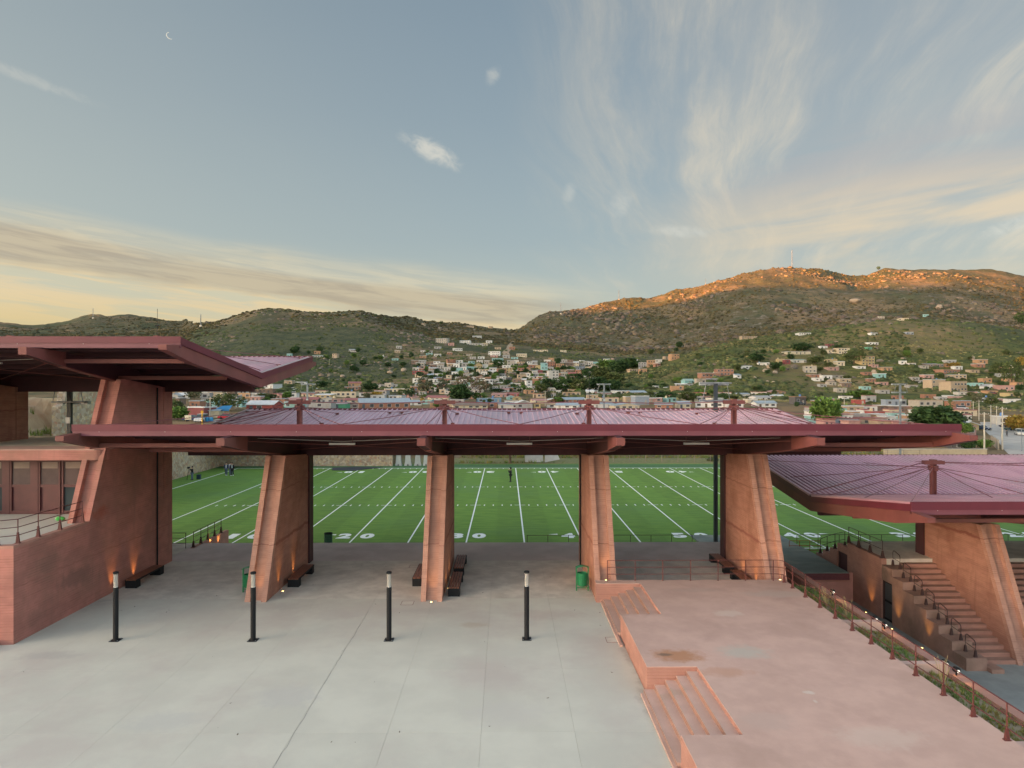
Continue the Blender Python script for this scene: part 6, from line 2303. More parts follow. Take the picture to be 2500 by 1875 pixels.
TL = [
    (434, 1027, 46, 32, 'dense', 'leaf_bright', 'bright green round tree at the left pier edge'),
    (428, 1008, 34, 30, 'bushy', 'leaf_olive', 'olive tree behind the bright green round tree'),
    (474, 983, 36, 42, 'loose', 'leaf_grey', 'loose eucalyptus in front of the long white house, left gap'),
    (553, 1004, 88, 44, 'loose', 'leaf_olive', 'broad open tree in the middle of the left gap'),
    (616, 960, 22, 18, 'dense', 'leaf_dark', 'dark tree under the upper canopy tip'),
    (641, 976, 30, 16, 'bushy', 'leaf_olive', 'low tree left of the pink gable house'),
    (664, 976, 22, 14, 'bushy', 'leaf_dark', 'dark shrub tree beside the pink gable house'),
    (701, 975, 20, 18, 'dense', 'leaf_bright', 'green tree right of the pink gable house'),
    (786, 948, 30, 18, 'bushy', 'leaf_dark', 'dark tree left of the orange red roofed house'),
    (905, 955, 40, 20, 'bushy', 'leaf_dark', 'dark tree right of the orange red roofed house'),
    (921, 974, 32, 18, 'bushy', 'leaf_autumn', 'olive autumn tree in front of the long school'),
    (897, 975, 20, 16, 'bushy', 'leaf_grey', 'grey shrub tree left of the autumn tree'),
    (1000, 973, 30, 28, 'loose', 'leaf_dark', 'dark tree at the right end of the long school'),
    (1035, 962, 40, 42, 'loose', 'leaf_grey', 'grey green eucalyptus group left of the dark round tree'),
    (1082, 960, 26, 34, 'loose', 'leaf_grey', 'slim eucalyptus left behind the dark round tree'),
    (1124, 983, 58, 42, 'dense', 'leaf_dark', 'large dark round tree above the second mast'),
    (1132, 952, 52, 36, 'bare', 'leaf_brown', 'bare brown tree behind the dark round tree'),
    (1172, 962, 50, 36, 'bare', 'leaf_brown', 'second bare brown tree right of the dark round tree'),
    (1186, 958, 30, 26, 'loose', 'leaf_dark', 'dark eucalyptus between the bare trees and white house'),
    (1172, 982, 34, 24, 'bushy', 'leaf_bright', 'bright green tree right of the dark round tree'),
    (1066, 996, 16, 14, 'bushy', 'leaf_bright', 'yellow green bush left of the second mast'),
    (1215, 960, 34, 12, 'bushy', 'leaf_dark', 'dark low tree at the slope foot right of the bare trees'),
    (1150, 900, 18, 12, 'bushy', 'leaf_bright', 'green tree left of the yellow gabled house'),
    (1216, 900, 26, 22, 'bushy', 'leaf_dark', 'dark tree group left of the concrete tower house'),
    (1362, 892, 16, 18, 'bushy', 'leaf_dark', 'dark tree beside the bright orange house'),
    (1320, 960, 34, 24, 'bushy', 'leaf_olive', 'olive tree right of the brick two storey house'),
    (1345, 955, 42, 32, 'bushy', 'leaf_dark', 'dark tree low in the grove, left part'),
    (1380, 958, 46, 34, 'bushy', 'leaf_dark', 'dark tree low in the grove, second from left'),
    (1415, 960, 46, 36, 'bushy', 'leaf_olive', 'olive tree low in the grove near the third mast'),
    (1404, 932, 44, 20, 'bushy', 'leaf_dark', 'dark trees below the vivid red roof'),
    (1437, 925, 36, 26, 'bushy', 'leaf_dark', 'dark tree right of the vivid red roof'),
    (1470, 930, 44, 34, 'dense', 'leaf_olive', 'large grey green tree in the grove centre'),
    (1483, 905, 48, 26, 'dense', 'leaf_bright', 'pale green tree top below the white castle house'),
    (1510, 915, 46, 34, 'dense', 'leaf_dark', 'dark tree in the grove right of the pale green top'),
    (1538, 902, 56, 26, 'dense', 'leaf_dark', 'darkest broad tree at the grove top right'),
    (1500, 940, 46, 30, 'dense', 'leaf_olive', 'olive tree at the right side of the grove'),
    (1455, 955, 50, 34, 'dense', 'leaf_dark', 'dark tree at the foot of the grove behind the far mast'),
    (1492, 958, 46, 30, 'dense', 'leaf_dark', 'dark tree at the grove foot right of the far mast'),
    (1335, 972, 22, 16, 'bushy', 'leaf_grey', 'grey tree above the white fruit tree'),
    (1360, 984, 30, 14, 'bushy', 'leaf_bright', 'green garden tree left of the brick hall'),
    (1535, 950, 26, 14, 'bushy', 'leaf_dark', 'dark bush at the left foot of the green knoll'),
    (1592, 948, 34, 12, 'bushy', 'leaf_dark', 'dark bush row on the green knoll foot'),
    (1620, 948, 22, 12, 'bushy', 'leaf_dark', 'dark bush left of the white trailer house'),
    (1625, 980, 50, 24, 'bushy', 'leaf_dark', 'dark trees below the white trailer house'),
    (1680, 982, 40, 26, 'bushy', 'leaf_olive', 'olive tree between the orange house and dark near mast'),
    (1764, 980, 26, 18, 'bushy', 'leaf_dark', 'dark bush right of the dark near mast'),
    (1790, 975, 26, 10, 'bushy', 'leaf_olive', 'low bush left of the right canopy mast'),
    (1848, 885, 40, 22, 'bushy', 'leaf_dark', 'dark tree behind the low white house on the knoll'),
    (1800, 905, 20, 16, 'bushy', 'leaf_olive', 'olive tree left of the white house above the rocks'),
    (1990, 890, 40, 20, 'bushy', 'leaf_olive', 'olive trees above the bare concrete house'),
    (1960, 860, 50, 22, 'bushy', 'leaf_dark', 'dark tree group above the long pale house'),
    (2085, 890, 50, 36, 'loose', 'leaf_olive', 'loose olive tree left of the brick and yellow cube'),
    (1893, 905, 30, 20, 'bushy', 'leaf_dark', 'dark bush on the rocks of the knoll'),
    (2016, 1040, 66, 68, 'dense', 'leaf_bright', 'big green tree right of the canopy end'),
    (1945, 995, 12, 14, 'bushy', 'leaf_dark', 'dark bush beside the dark grey building'),
    (2098, 975, 60, 22, 'bushy', 'leaf_bright', 'green bushes above the orange red box house'),
    (2290, 1052, 112, 58, 'dense', 'leaf_dark', 'wide dark green tree in front of the palm'),
    (2255, 1046, 56, 50, 'dense', 'leaf_olive', 'olive side of the tree mass behind the far right mast'),
    (2355, 1062, 36, 30, 'bushy', 'leaf_bright', 'green shrub tree at the canopy tip by the street'),
    (2400, 1098, 40, 26, 'bushy', 'leaf_bright', 'green yucca bush left of the street wall'),
    (2362, 1100, 40, 26, 'bushy', 'leaf_dark', 'dark shrubs beside the dark roofed hut'),
    (2483, 1056, 46, 42, 'dense', 'leaf_autumn', 'yellow green tree at the right edge by the parked cars'),
    (2385, 985, 22, 24, 'bushy', 'leaf_grey', 'grey tree between the turquoise house and the poles'),
    (2470, 945, 44, 66, 'loose', 'leaf_olive', 'tall olive brown tree at the right slope'),
    (2440, 920, 40, 36, 'loose', 'leaf_olive', 'olive tree left of the tall olive brown tree'),
    (2495, 900, 30, 30, 'loose', 'leaf_autumn', 'autumn tree at the right edge high on the slope'),
    (2420, 990, 30, 20, 'bushy', 'leaf_olive', 'olive bush below the white gabled house, right slope'),
    (2330, 900, 26, 14, 'bushy', 'leaf_autumn', 'tan bush above the long brick house'),
    (2490, 800, 26, 40, 'loose', 'leaf_dark', 'dark tree on the crest at the right edge'),
    (1078, 794, 9, 11, 'loose', 'leaf_dark', 'lone small tree on the skyline of the saddle'),
    (2145, 661, 9, 11, 'loose', 'leaf_dark', 'lone tree on the mountain ridge'),
    (1740, 1139, 28, 16, 'bushy', 'leaf_olive', 'round bush by the wire fence beyond the field'),
]
for t_ in TL:
    tree(*t_)
tree(1246, 1132, 120, 118, 'bushy', 'leaf_olive', 'lone tree with a reddish trunk beyond the far sideline', p=Vector((.75, 104.9, 0)))
TREES = 0
for k, (a, b, c, d, kind, leaf, lab, n_) in enumerate([
        (1000, 1460, 895, 962, 'bushy', 'leaf_dark', 'small dark tree between the houses of the middle slope', 110),
        (690, 1900, 955, 985, 'bushy', 'leaf_olive', 'small olive tree between the low town houses', 34),
        (1560, 2490, 850, 975, 'bushy', 'leaf_olive', 'small olive tree scattered on the knoll', 60),
        (700, 1050, 860, 945, 'bushy', 'leaf_dark', 'small dark bush tree on the left hillside', 30),
        (420, 690, 955, 990, 'bushy', 'leaf_dark', 'small dark tree between the houses of the left gap', 10)]):
    for q in range(n_):
        px, py = rnd.uniform(a, b), rnd.uniform(c, d)
        s = rnd.uniform(8, 18)
        lf_ = rnd.choice([leaf, leaf, 'leaf_dark', 'leaf_bright'])
        cw = {'leaf_dark': 'dark', 'leaf_bright': 'green', 'leaf_olive': 'olive'}[lf_]
        tree(px, py, s, s * rnd.uniform(.6, 1.1), kind, lf_, beside(px, py - 5, f'small {cw} tree'), lab.replace('small ', '').replace('tree', 'trees', 1))


def palm(px, py, wpx, hpx, label):
    p = hit(px, py)
    W, H = wpx / F * p.y, hpx / F * p.y
    t = thing('palm_tree', label, 'palm', (p.x, p.y, p.z), 0, 'fan palms')
    MB().tube([(0, 0, -.3), (.05, 0, H * .4), (0, 0, H * .78)], [.26, .2, .2], 8).obj('trunk', 'bark', t, world=False)
    g_ = np.random.default_rng(int(px))
    for nm, m_, n_, e0, e1 in (('frond', 'leaf_bright', 34, -.5, 1.45), ('dry_frond', 'leaf_autumn', 18, -1.35, -.7)):
        mb = MB()
        for k in range(n_):
            a, e = g_.uniform(0, 6.28), g_.uniform(e0, e1)
            d = np.array([math.cos(a) * math.cos(e), math.sin(a) * math.cos(e), math.sin(e)])
            s = np.array([-math.sin(a), math.cos(a), 0])
            L_ = W * .5 * g_.uniform(.8, 1.05)
            c0 = np.array([0, 0, H * .78])
            b_ = c0 + d * L_ * .45
            for j in range(-3, 4):
                tip = c0 + d * L_ * (1 - .05 * j * j) + s * j * L_ * .13 + np.array([0, 0, -.12 * L_])
                k0 = len(mb.v)
                mb.v += [tuple(b_ - s * .06), tuple(b_ + s * .06), tuple(tip)]
                mb.f.append((k0, k0 + 1, k0 + 2))
            k0 = len(mb.v)
            mb.v += [tuple(c0 - s * .04), tuple(c0 + s * .04), tuple(b_ + s * .03), tuple(b_ - s * .03)]
            mb.f.append((k0, k0 + 1, k0 + 2, k0 + 3))
        o = mb.obj(nm, 'leaf_olive' if nm == 'frond' else m_, t, world=False, fix=False)
        at = o.data.attributes.new('tone', 'FLOAT_COLOR', 'POINT')
        at.data.foreach_set('color', np.ones(len(o.data.vertices) * 4, np.float32) * 1.2)


palm(1030, 1002, 30, 44, 'fan palm left of the second canopy mast')
palm(2320, 1040, 42, 66, 'tall fan palm behind the wide dark tree at the right')
palm(425, 1000, 24, 26, 'small palm above the bright green round tree')


# ------------------------------------------------------------------ streets
def strip(name, rows, m, n=8, lift=.06):
    vs, fs, R = [], [], []
    for (a, b) in zip(rows[:-1], rows[1:]):
        for k in range(n if (a, b) != (rows[-2], rows[-1]) else n + 1):
            f = k / n
            R.append(tuple(a[i] * (1 - f) + b[i] * f for i in range(3)))
    for (xl, xr, y) in R:
        for j in range(5):
            p = hit(xl + (xr - xl) * j / 4, y)
            vs.append((p.x, p.y, p.z + lift))
    for i in range(len(R) - 1):
        for j in range(4):
            fs.append((i * 5 + j, i * 5 + j + 1, i * 5 + j + 6, i * 5 + j + 5))
    b = MB()
    b.v, b.f = vs, fs
    o = b.obj(name, m)
    o['kind'] = 'structure'
    return o


mat('street_pale', (.40, .37, .33), (.33, .30, .265), rough=.9, scale=.3)
mat('track_dirt', (.34, .25, .16), (.28, .20, .13), rough=.95, scale=.2)
strip('street', [(2392, 2436, 1031), (2398, 2462, 1045), (2412, 2492, 1060), (2435, 2560, 1076), (2452, 2640, 1100), (2470, 2700, 1118)], 'street_pale')
strip('street', [(470, 640, 1031), (540, 700, 1024), (585, 720, 1016)], 'street_pale')
strip('street', [(700, 760, 958), (700, 790, 950), (722, 770, 944)], 'street_pale', 4)
strip('dirt_track', [(1228, 1246, 868), (1226, 1242, 861), (1236, 1250, 852), (1240, 1252, 843), (1248, 1262, 834)], 'track_dirt', 6, .5)


# ------------------------------------------------------------------ cars
def car(px, py, label, col, yaw, kind='car', p=None):
    p = p or hit(px, py)
    L_, W_, H_ = {'car': (4.3, 1.75, 1.45), 'suv': (4.6, 1.85, 1.8), 'pickup': (5.2, 1.85, 1.75)}[kind]
    t = thing('parked_car', label, 'car', (p.x, p.y, p.z), yaw, 'parked cars')
    m = plain(col, .3)
    h0 = H_ * .58
    low = [(-L_ / 2, .35), (L_ / 2, .32), (L_ / 2, h0 * .8), (L_ * .27, h0), (-L_ * .45, h0), (-L_ / 2, h0 * .85)]
    MB().prism_y(low, -W_ / 2, W_ / 2).obj('body', m, t, world=False)
    if kind == 'pickup':
        cab = [(-L_ * .06, h0), (L_ * .25, h0), (L_ * .14, H_), (-L_ * .04, H_)]
    elif kind == 'suv':
        cab = [(-L_ * .47, h0), (L_ * .26, h0), (L_ * .14, H_), (-L_ * .42, H_)]
    else:
        cab = [(-L_ * .36, h0), (L_ * .24, h0), (L_ * .08, H_), (-L_ * .22, H_)]
    MB().loft([(x, -W_ / 2 + .08, z) if z < H_ else (x, -W_ / 2 + .22, z) for x, z in cab], [(x, W_ / 2 - .08, z) if z < H_ else (x, W_ / 2 - .22, z) for x, z in cab]).obj('window', 'dark_glass', t, world=False)
    x0, x1 = cab[3][0], cab[2][0]
    MB().box(x0 - .05, -W_ / 2 + .18, H_ - .03, x1 + .05, W_ / 2 - .18, H_ + .03).obj('roof', m, t, world=False)
    if kind == 'pickup':
        MB().box(-L_ / 2, -W_ / 2, h0, -L_ / 2 + .08, W_ / 2, h0 + .22).box(-L_ / 2 + .08, -W_ / 2, h0, -L_ * .07, -W_ / 2 + .08, h0 + .22).box(-L_ / 2 + .08, W_ / 2 - .08, h0, -L_ * .07, W_ / 2, h0 + .22).obj('cargo_bed', m, t, world=False)
    for x in (-L_ * .31, L_ * .31):
        for s in (-1, 1):
            y0, y1 = (s * W_ / 2 - .09, s * W_ / 2 + .03) if s > 0 else (s * W_ / 2 - .03, s * W_ / 2 + .09)
            c = [(x + .33 * math.cos(a), .33 + .33 * math.sin(a)) for a in [2 * math.pi * k / 12 for k in range(12)]]
            MB().prism_y(c, y0, y1).obj('wheel', 'black_metal', t, world=False)
    for s in (-1, 1):
        MB().box(L_ / 2 - .01, s * W_ * .36 - .14, h0 * .62, L_ / 2 + .03, s * W_ * .36 + .14, h0 * .78).obj('headlight', plain((.7, .7, .66), .3), t, world=False)
    return t


fr_ = -math.pi / 2          # nose to the viewer
car(492, 1030, 'white pickup truck parked nose forward by the yellow pole', (.55, .56, .57), fr_ + .1, 'suv')
car(471, 1029, 'dark blue car parked behind the cream sign', (.04, .06, .14), .2)
car(555, 1024, 'red car parked under the blue tarpaulin stall', (.40, .02, .03), .25)
car(748, 950, 'white pickup on the yard below the left hill', (.55, .55, .55), .1, 'pickup')
car(2490, 1063, 'white van parked at the right edge of the street', (.55, .54, .50), fr_ - .5, 'suv')
car(2472, 1052, 'dark green car parked under the yellow green tree', (.05, .08, .07), .15)
car(2458, 1044, 'dark car parked behind the green one', (.06, .06, .07), .2)
car(2398, 1050, 'dark blue car at the left side of the street', (.03, .05, .10), fr_ + .4)
car(2331, 957, 'blue car parked in front of the big tan house', (.10, .16, .24), .1)
car(2385, 961, 'white car parked below the turquoise house, right slope', (.55, .54, .52), .1)
car(2425, 962, 'red car parked on the right slope', (.30, .05, .06), .1)
car(2455, 966, 'white car parked on the right slope by the pink tan house', (.56, .55, .53), .1)
car(2350, 1000, 'pale van parked before the brick house right of the palm', (.45, .46, .48), .1, 'suv')
car(1955, 989, 'dark car parked before the dark grey building', (.05, .05, .06), .1)
car(1628, 949, 'white pickup beside the white trailer house', (.56, .56, .55), .1, 'pickup')

# stall, sign, drums and yellow pole in the left gap
p = hit(549, 1018)
st = thing('market_stall', 'stall with a blue tarpaulin roof above the red car', 'stall', tuple(p))
MB().loft([(-1.7, -1.2, 2.1), (1.7, -1.2, 2.0), (1.5, 1.2, 2.9), (-1.2, 1.2, 2.8)], [(-1.7, -1.2, 2.16), (1.7, -1.2, 2.06), (1.5, 1.2, 2.96), (-1.2, 1.2, 2.86)]).box(-1.6, -1.22, 1.6, 1.6, -1.19, 2.1).obj('tarpaulin', plain((.02, .17, .36), .5), st, world=False)
for x in (-1.5, 1.45):
    for y in (-1.1, 1.1):
        MB().box(x - .04, y - .04, 0, x + .04, y + .04, 2.1 if y < 0 else 2.8).obj('post', plain((.2, .14, .1)), st, world=False)
MB().box(-1.4, .2, 0, 1.4, .9, .9).obj('counter', 'dark_maroon', st, world=False)
p = hit(459, 1030)
sg = thing('sign_board', 'cream sign board on two legs by the dark blue car', 'sign', tuple(p))
MB().box(-.75, -.04, .5, .75, .04, 1.55).obj('board', plain((.58, .54, .40)), sg, world=False)
MB().tube([(-.45, -.05, .95), (-.2, -.05, .85), (.1, -.05, .88), (.45, -.05, 1.05)], .03, 4).obj('painted_curve', plain((.20, .25, .2)), sg, world=False)
for x in (-.6, .6):
    MB().box(x - .04, -.03, 0, x + .04, .03, .5).obj('leg', plain((.2, .15, .1)), sg, world=False)
for i, px in enumerate((506, 516)):
    p = hit(px, 1030)
    d_ = thing('water_drum', ['left blue water drum beside the white pickup', 'right blue water drum beside the white pickup'][i], 'drum', tuple(p), 0, 'blue water drums')
    MB().lathe([(.42, 0), (.42, .4), (.45, .42), (.42, .44), (.42, .95), (.38, 1.05)], (0, 0, 0), 12).obj('barrel', plain((.03, .22, .42), .4), d_, world=False)
    MB().lathe([(.36, 1.05), (.36, 1.08)], (0, 0, 0), 12).obj('lid', plain((.03, .16, .32), .4), d_, world=False)
p = hit(493.5, 1046)
yp = thing('yellow_pole', 'tall yellow post rising in the left gap by the pickup', 'post', tuple(p))
MB().tube([(0, 0, -.3), (0, 0, 3.4)], .13, 8).obj('post', plain((.60, .33, .02), .5), yp, world=False)
MB().box(-.22, -.1, 2.9, .22, .1, 3.35).obj('head', plain((.60, .33, .02), .5), yp, world=False)

# ------------------------------------------------------------------ utility poles
def pole(px, py, hpx, label, kind='utility', grp='pale utility poles'):
    p = hit(px, py)
    H = hpx / F * p.y
    t = thing('utility_pole', label, 'utility pole', tuple(p), 0, grp)
    MB().tube([(0, 0, -.5), (0, 0, H)], [.17 if H > 7 else .12, .10], 8).obj('pole', plain((.46, .42, .34)), t, world=False)
    MB().box(-.9, -.05, H - .45, .9, .05, H - .33).obj('cross_arm', plain((.30, .24, .18)), t, world=False)
    for x in (-.8, -.3, .3, .8):
        MB().lathe([(.03, 0), (.05, .06), (.03, .16)], (x, 0, H - .33), 6).obj('insulator', plain((.5, .5, .48)), t, world=False)
    return p + Vector((0, 0, H - .2))


PL = [(2376, 1016, 36, 'first pale utility pole right of the palm'), (2390, 1027, 50, 'second pale utility pole right of the palm'), (2419, 1052, 63, 'pale utility pole left of the street, third from the palm'),
      (2433, 1041, 50, 'pale utility pole standing in the far street'), (2447, 1098, 105, 'tallest pale utility pole beside the street wall'), (2403, 1104, 98, 'pale utility pole in front of the street wall'),
      (803, 931, 16, 'thin pale utility pole on the left hillside'), (804, 893, 15, 'upper thin pale utility pole on the left hillside'), (2061, 1004, 36, 'leaning pale pole above the big green tree'),
      (1035, 962, 12, 'small utility pole left of the dark round tree'), (1148, 965, 14, 'small utility pole right of the dark round tree'), (1351, 973, 20, 'small utility pole by the green garden tree'),
      (1331, 992, 38, 'pale utility pole above the yellow shop'), (1446, 972, 24, 'utility pole left of the far mast'), (513, 1022, 52, 'pale utility pole in front of the cream house, left gap'),
      (2007, 1034, 20, 'short pale pole in front of the big green tree'), (1868, 1000, 26, 'dark thin pole by the white gabled house')]
tops = [pole(*q) for q in PL]
wr = MB()
for a, b in ((0, 1), (1, 3), (3, 2), (2, 4), (4, 5)):
    for dx in (-.7, .7):
        A, B = tops[a] + Vector((dx, 0, 0)), tops[b] + Vector((dx, 0, 0))
        wr.tube([A, A * .75 + B * .25 - Vector((0, 0, .5)), (A + B) / 2 - Vector((0, 0, .7)), A * .25 + B * .75 - Vector((0, 0, .5)), B], .02, 4)
tag(wr.obj('power_lines', 'black_metal'), 'thin power lines strung between the pale street poles', 'power line')
p = hit(2494, 1103)
sl_ = thing('street_lamp', 'slim dark street lamp post at the right frame edge', 'street lamp', tuple(p))
MB().tube([(0, 0, -.3), (0, 0, 4.2)], [.09, .06], 8).obj('pole', 'steel_grey', sl_, world=False)
MB().box(-.1, -.5, 4.15, .1, .1, 4.28).obj('lamp_head', 'steel_grey', sl_, world=False)
# street wall near the canopy's right end
sw2 = thing('street_wall', 'pale beige boundary wall behind the back edge of the lowest canopy', 'wall', (75, 112, -1))
MB().box(64, 112, -3, 81.5, 112.25, 1.45).obj('wall', plain((.42, .34, .23)), sw2)
MB().box(63.9, 111.95, 1.45, 81.6, 112.3, 1.55).obj('coping', 'gutter_grey', sw2)
sw3 = thing('corner_wall', 'grey block wall at the left side of the street bend', 'wall', (95, 150, -1))
a, b = hit(2420, 1082), hit(2437, 1098)
MB().bar((a.x, a.y, a.z + .6), (b.x, b.y, b.z + .6), .25, 2.6).obj('wall', plain((.33, .28, .22)), sw3)


# ------------------------------------------------------------------ ridge towers
def tower(px, base, top, label):
    p = hit(px, base + 4)
    H = (base - top) / F * p.y + 4
    t = thing('radio_mast', label, 'radio mast', tuple(p), 0, 'radio masts on the ridges')
    w_ = max(.9, H * .045)
    legs = MB()
    for k in range(3):
        a = 2 * math.pi * k / 3
        legs.tube([(w_ * math.cos(a), w_ * math.sin(a), -3), (w_ * .3 * math.cos(a), w_ * .3 * math.sin(a), H)], .28, 4)
    legs.obj('mast_legs', 'steel_grey', t, world=False)
    br = MB()
    n_ = 10
    for i in range(n_):
        z0, z1 = H * i / n_, H * (i + 1) / n_
        r0, r1 = w_ * (1 - .7 * i / n_), w_ * (1 - .7 * (i + 1) / n_)
        for k in range(3):
            a, b_ = 2 * math.pi * k / 3, 2 * math.pi * (k + 1) / 3
            br.tube([(r0 * math.cos(a), r0 * math.sin(a), z0), (r1 * math.cos(b_), r1 * math.sin(b_), z1)], .16, 4)
    br.obj('lattice', 'steel_grey', t, world=False)
    MB().box(-w_ * 1.6, -w_ * 1.6, -2, w_ * 1.6, w_ * 1.6, 3).obj('base_hut', plain((.55, .5, .4)), t, world=False)


tower(227, 774, 752, 'radio mast on the far left ridge')
tower(490, 793, 768, 'thin radio mast in the notch left of the left hill')
tower(1369, 764, 741, 'thin radio mast at the left end of the sunlit ridge')
tower(1511, 724, 703, 'thin radio mast midway up the sunlit ridge')
tower(1723, 687, 675, 'short radio mast left of the sunlit summit')
tower(1934, 648, 606, 'tall radio mast on the sunlit mountain summit')
mo = hit(936, 876)
ob = thing('obelisk', 'pale upright stone marker on the left hillside', 'monument', tuple(mo))
hh_ = 10 / F * mo.y
MB().prism_y([(-1.2, -1), (1.2, -1), (.8, hh_ * .9), (0, hh_), (-.8, hh_ * .9)], -.6, .6).obj('shaft', plain((.42, .42, .40)), ob, world=False)
MB().box(-1.7, -.9, -1, 1.7, .9, .8).obj('base', plain((.38, .37, .34)), ob, world=False)

# single big rocks one can pick out on the knoll
BK = [(2029, 937, 18, 13, 'tan pointed boulder on the green bank of the knoll'), (2135, 918, 12, 16, 'upright tan boulder below the cube house'), (2053, 945, 12, 8, 'slanting tan rock right of the pointed boulder'),
      (1880, 900, 16, 11, 'largest pinkish boulder of the rock pile on the knoll'), (1868, 908, 12, 9, 'pinkish boulder at the left of the rock pile'), (1893, 914, 12, 9, 'pinkish boulder at the right of the rock pile'),
      (1843, 926, 9, 7, 'small orange boulder on the grass below the rock pile'), (1874, 934, 9, 6, 'pale boulder on the grass below the rock pile'), (1889, 936, 8, 6, 'orange boulder right of the pale one below the rock pile'),
      (2045, 904, 10, 12, 'upright boulder in the rubble under the yellow house'), (2150, 884, 18, 8, 'grey flat rock right of the cube house'), (2002, 920, 12, 8, 'brownish boulder right of the bare concrete house'),
      (2374, 880, 14, 11, 'round tan boulder in the scrub of the right slope'), (985, 907, 14, 10, 'pale slanting boulder on the left hillside'), (952, 912, 14, 9, 'pale pointed boulder on the left hillside'),
      (836, 922, 12, 8, 'pale boulder low on the left hillside'), (2090, 742, 26, 13, 'huge pale slab of rock on the dark mountain flank'), (2295, 755, 16, 12, 'tan boulder on the flank above the turquoise hut')]
for i, (px, py, w_, h_, lab) in enumerate(BK):
    p = hit(px, py)
    if p is None:
        continue
    s = w_ / F * p.y / 2
    vs, fs = base_blob(50 + i, 2, .9, .16)
    hz = h_ / F * p.y / 2
    me = bpy.data.meshes.new('boulder')
    me.from_pydata([(v[0] * s, v[1] * s, v[2] * hz * 1.2) for v in vs], [], [tuple(f) for f in fs])
    me.materials.append(plain((.33, .26, .19), .95))
    o = link(bpy.data.objects.new('boulder', me))
    o.location = (p.x, p.y + s * .3, p.z + hz * .7)
    tag(o, lab, 'boulder', 'picked out boulders')


# ------------------------------------------------------------------ people
def skin(name, verts, edges, radii, m, parent, sub=1):
    me = bpy.data.meshes.new(name)
    me.from_pydata(verts, edges, [])
    me.materials.append(m)
    o = link(bpy.data.objects.new(name, me))
    o.parent = parent
    sk = o.modifiers.new('skin', 'SKIN')
    sk.use_smooth_shade = True
    for i, r in enumerate(radii):
        r = r if isinstance(r, tuple) else (r, r)
        me.skin_vertices[0].data[i].radius = r
    me.skin_vertices[0].data[0].use_root = True
    s = o.modifiers.new('sub', 'SUBSURF')
    s.levels = s.render_levels = sub
    return o


def person(loc, label, yaw, top, trousers, hair, arms, legs, hat=None, shirt=None):
    t = thing('person', label, 'person', loc, yaw, 'people on the field')
    sk = plain((.42, .24, .16), .6)
    (fl_, fr2) = legs
    hipL, hipR = (-.09, 0, .90), (.09, 0, .90)
    kL, kR = (-.10, fl_ * .5 - .03, .49), (.10, fr2 * .5 - .03, .49)
    aL, aR = (-.10, fl_, .07), (.10, fr2, .07)
    V = [(0, 0, .96), (0, 0, 1.15), (0, 0, 1.38), (0, -.01, 1.50), (0, -.03, 1.60), (0, -.02, 1.74), (-.18, 0, 1.40), (.18, 0, 1.40)]
    R = [(.11, .08), (.11, .08), (.11, .075), .055, .095, .085, .045, .045]
    E = [(0, 1), (1, 2), (2, 3), (3, 4), (4, 5), (2, 6), (2, 7)]
    for sgn, (el_, ha) in ((6, arms[0]), (7, arms[1])):
        k = len(V)
        V += [el_, ha, tuple(np.array(ha) + (np.array(ha) - np.array(el_)) * .30)]
        R += [.042, .032, .028]
        E += [(sgn, k), (k, k + 1), (k + 1, k + 2)]
    for h, kn_, an in ((hipL, kL, aL), (hipR, kR, aR)):
        k = len(V)
        V += [h, kn_, an, (an[0], an[1] - .16, .035)]
        R += [.085, .055, .04, .035]
        E += [(0, k), (k, k + 1), (k + 1, k + 2), (k + 2, k + 3)]
    skin('body', V, E, R, sk, t)
    k = 8
    jv = [(0, 0, .90), (0, 0, 1.12), (0, 0, 1.42), (-.19, 0, 1.41), (.19, 0, 1.41), arms[0][0], arms[0][1], arms[1][0], arms[1][1]]
    skin('jacket', jv, [(0, 1), (1, 2), (2, 3), (2, 4), (3, 5), (5, 6), (4, 7), (7, 8)], [(.21, .155), (.20, .15), (.20, .15), .10, .10, .075, .06, .075, .06], plain(top), t)
    tv_ = [(0, 0, .98), hipL, kL, aL, hipR, kR, aR]
    skin('trousers', tv_, [(0, 1), (1, 2), (2, 3), (0, 4), (4, 5), (5, 6)], [(.19, .14), .13, .095, .075, .13, .095, .075], plain(trousers), t)
    for a in (aL, aR):
        MB().loft([(a[0] - .05, a[1] - .20, 0), (a[0] + .05, a[1] - .20, 0), (a[0] + .05, a[1] + .08, 0), (a[0] - .05, a[1] + .08, 0)],
                  [(a[0] - .04, a[1] - .17, .07), (a[0] + .04, a[1] - .17, .07), (a[0] + .045, a[1] + .07, .11), (a[0] - .045, a[1] + .07, .11)]).obj('shoe', plain((.05, .05, .05) if not shirt else (.6, .6, .6)), t, world=False)
    MB().lathe([(.06, 1.60), (.098, 1.66), (.096, 1.74), (.06, 1.80), (.01, 1.82)], (0, .01, 0), 10).obj('hair', plain(hair), t, world=False, smooth=True)
    MB().box(-.012, -.13, 1.645, .012, -.10, 1.67).obj('nose', sk, t, world=False)
    if hat:
        MB().lathe([(.19, 1.735), (.20, 1.745), (.11, 1.76), (.10, 1.86), (.07, 1.88), (.0, 1.88)], (0, 0, 0), 14).obj('hat', plain(hat), t, world=False, smooth=True)
    if shirt:
        MB().box(-.055, -.135, 1.02, .055, -.118, 1.42).obj('shirt_front', plain(shirt), t, world=False)
    return t


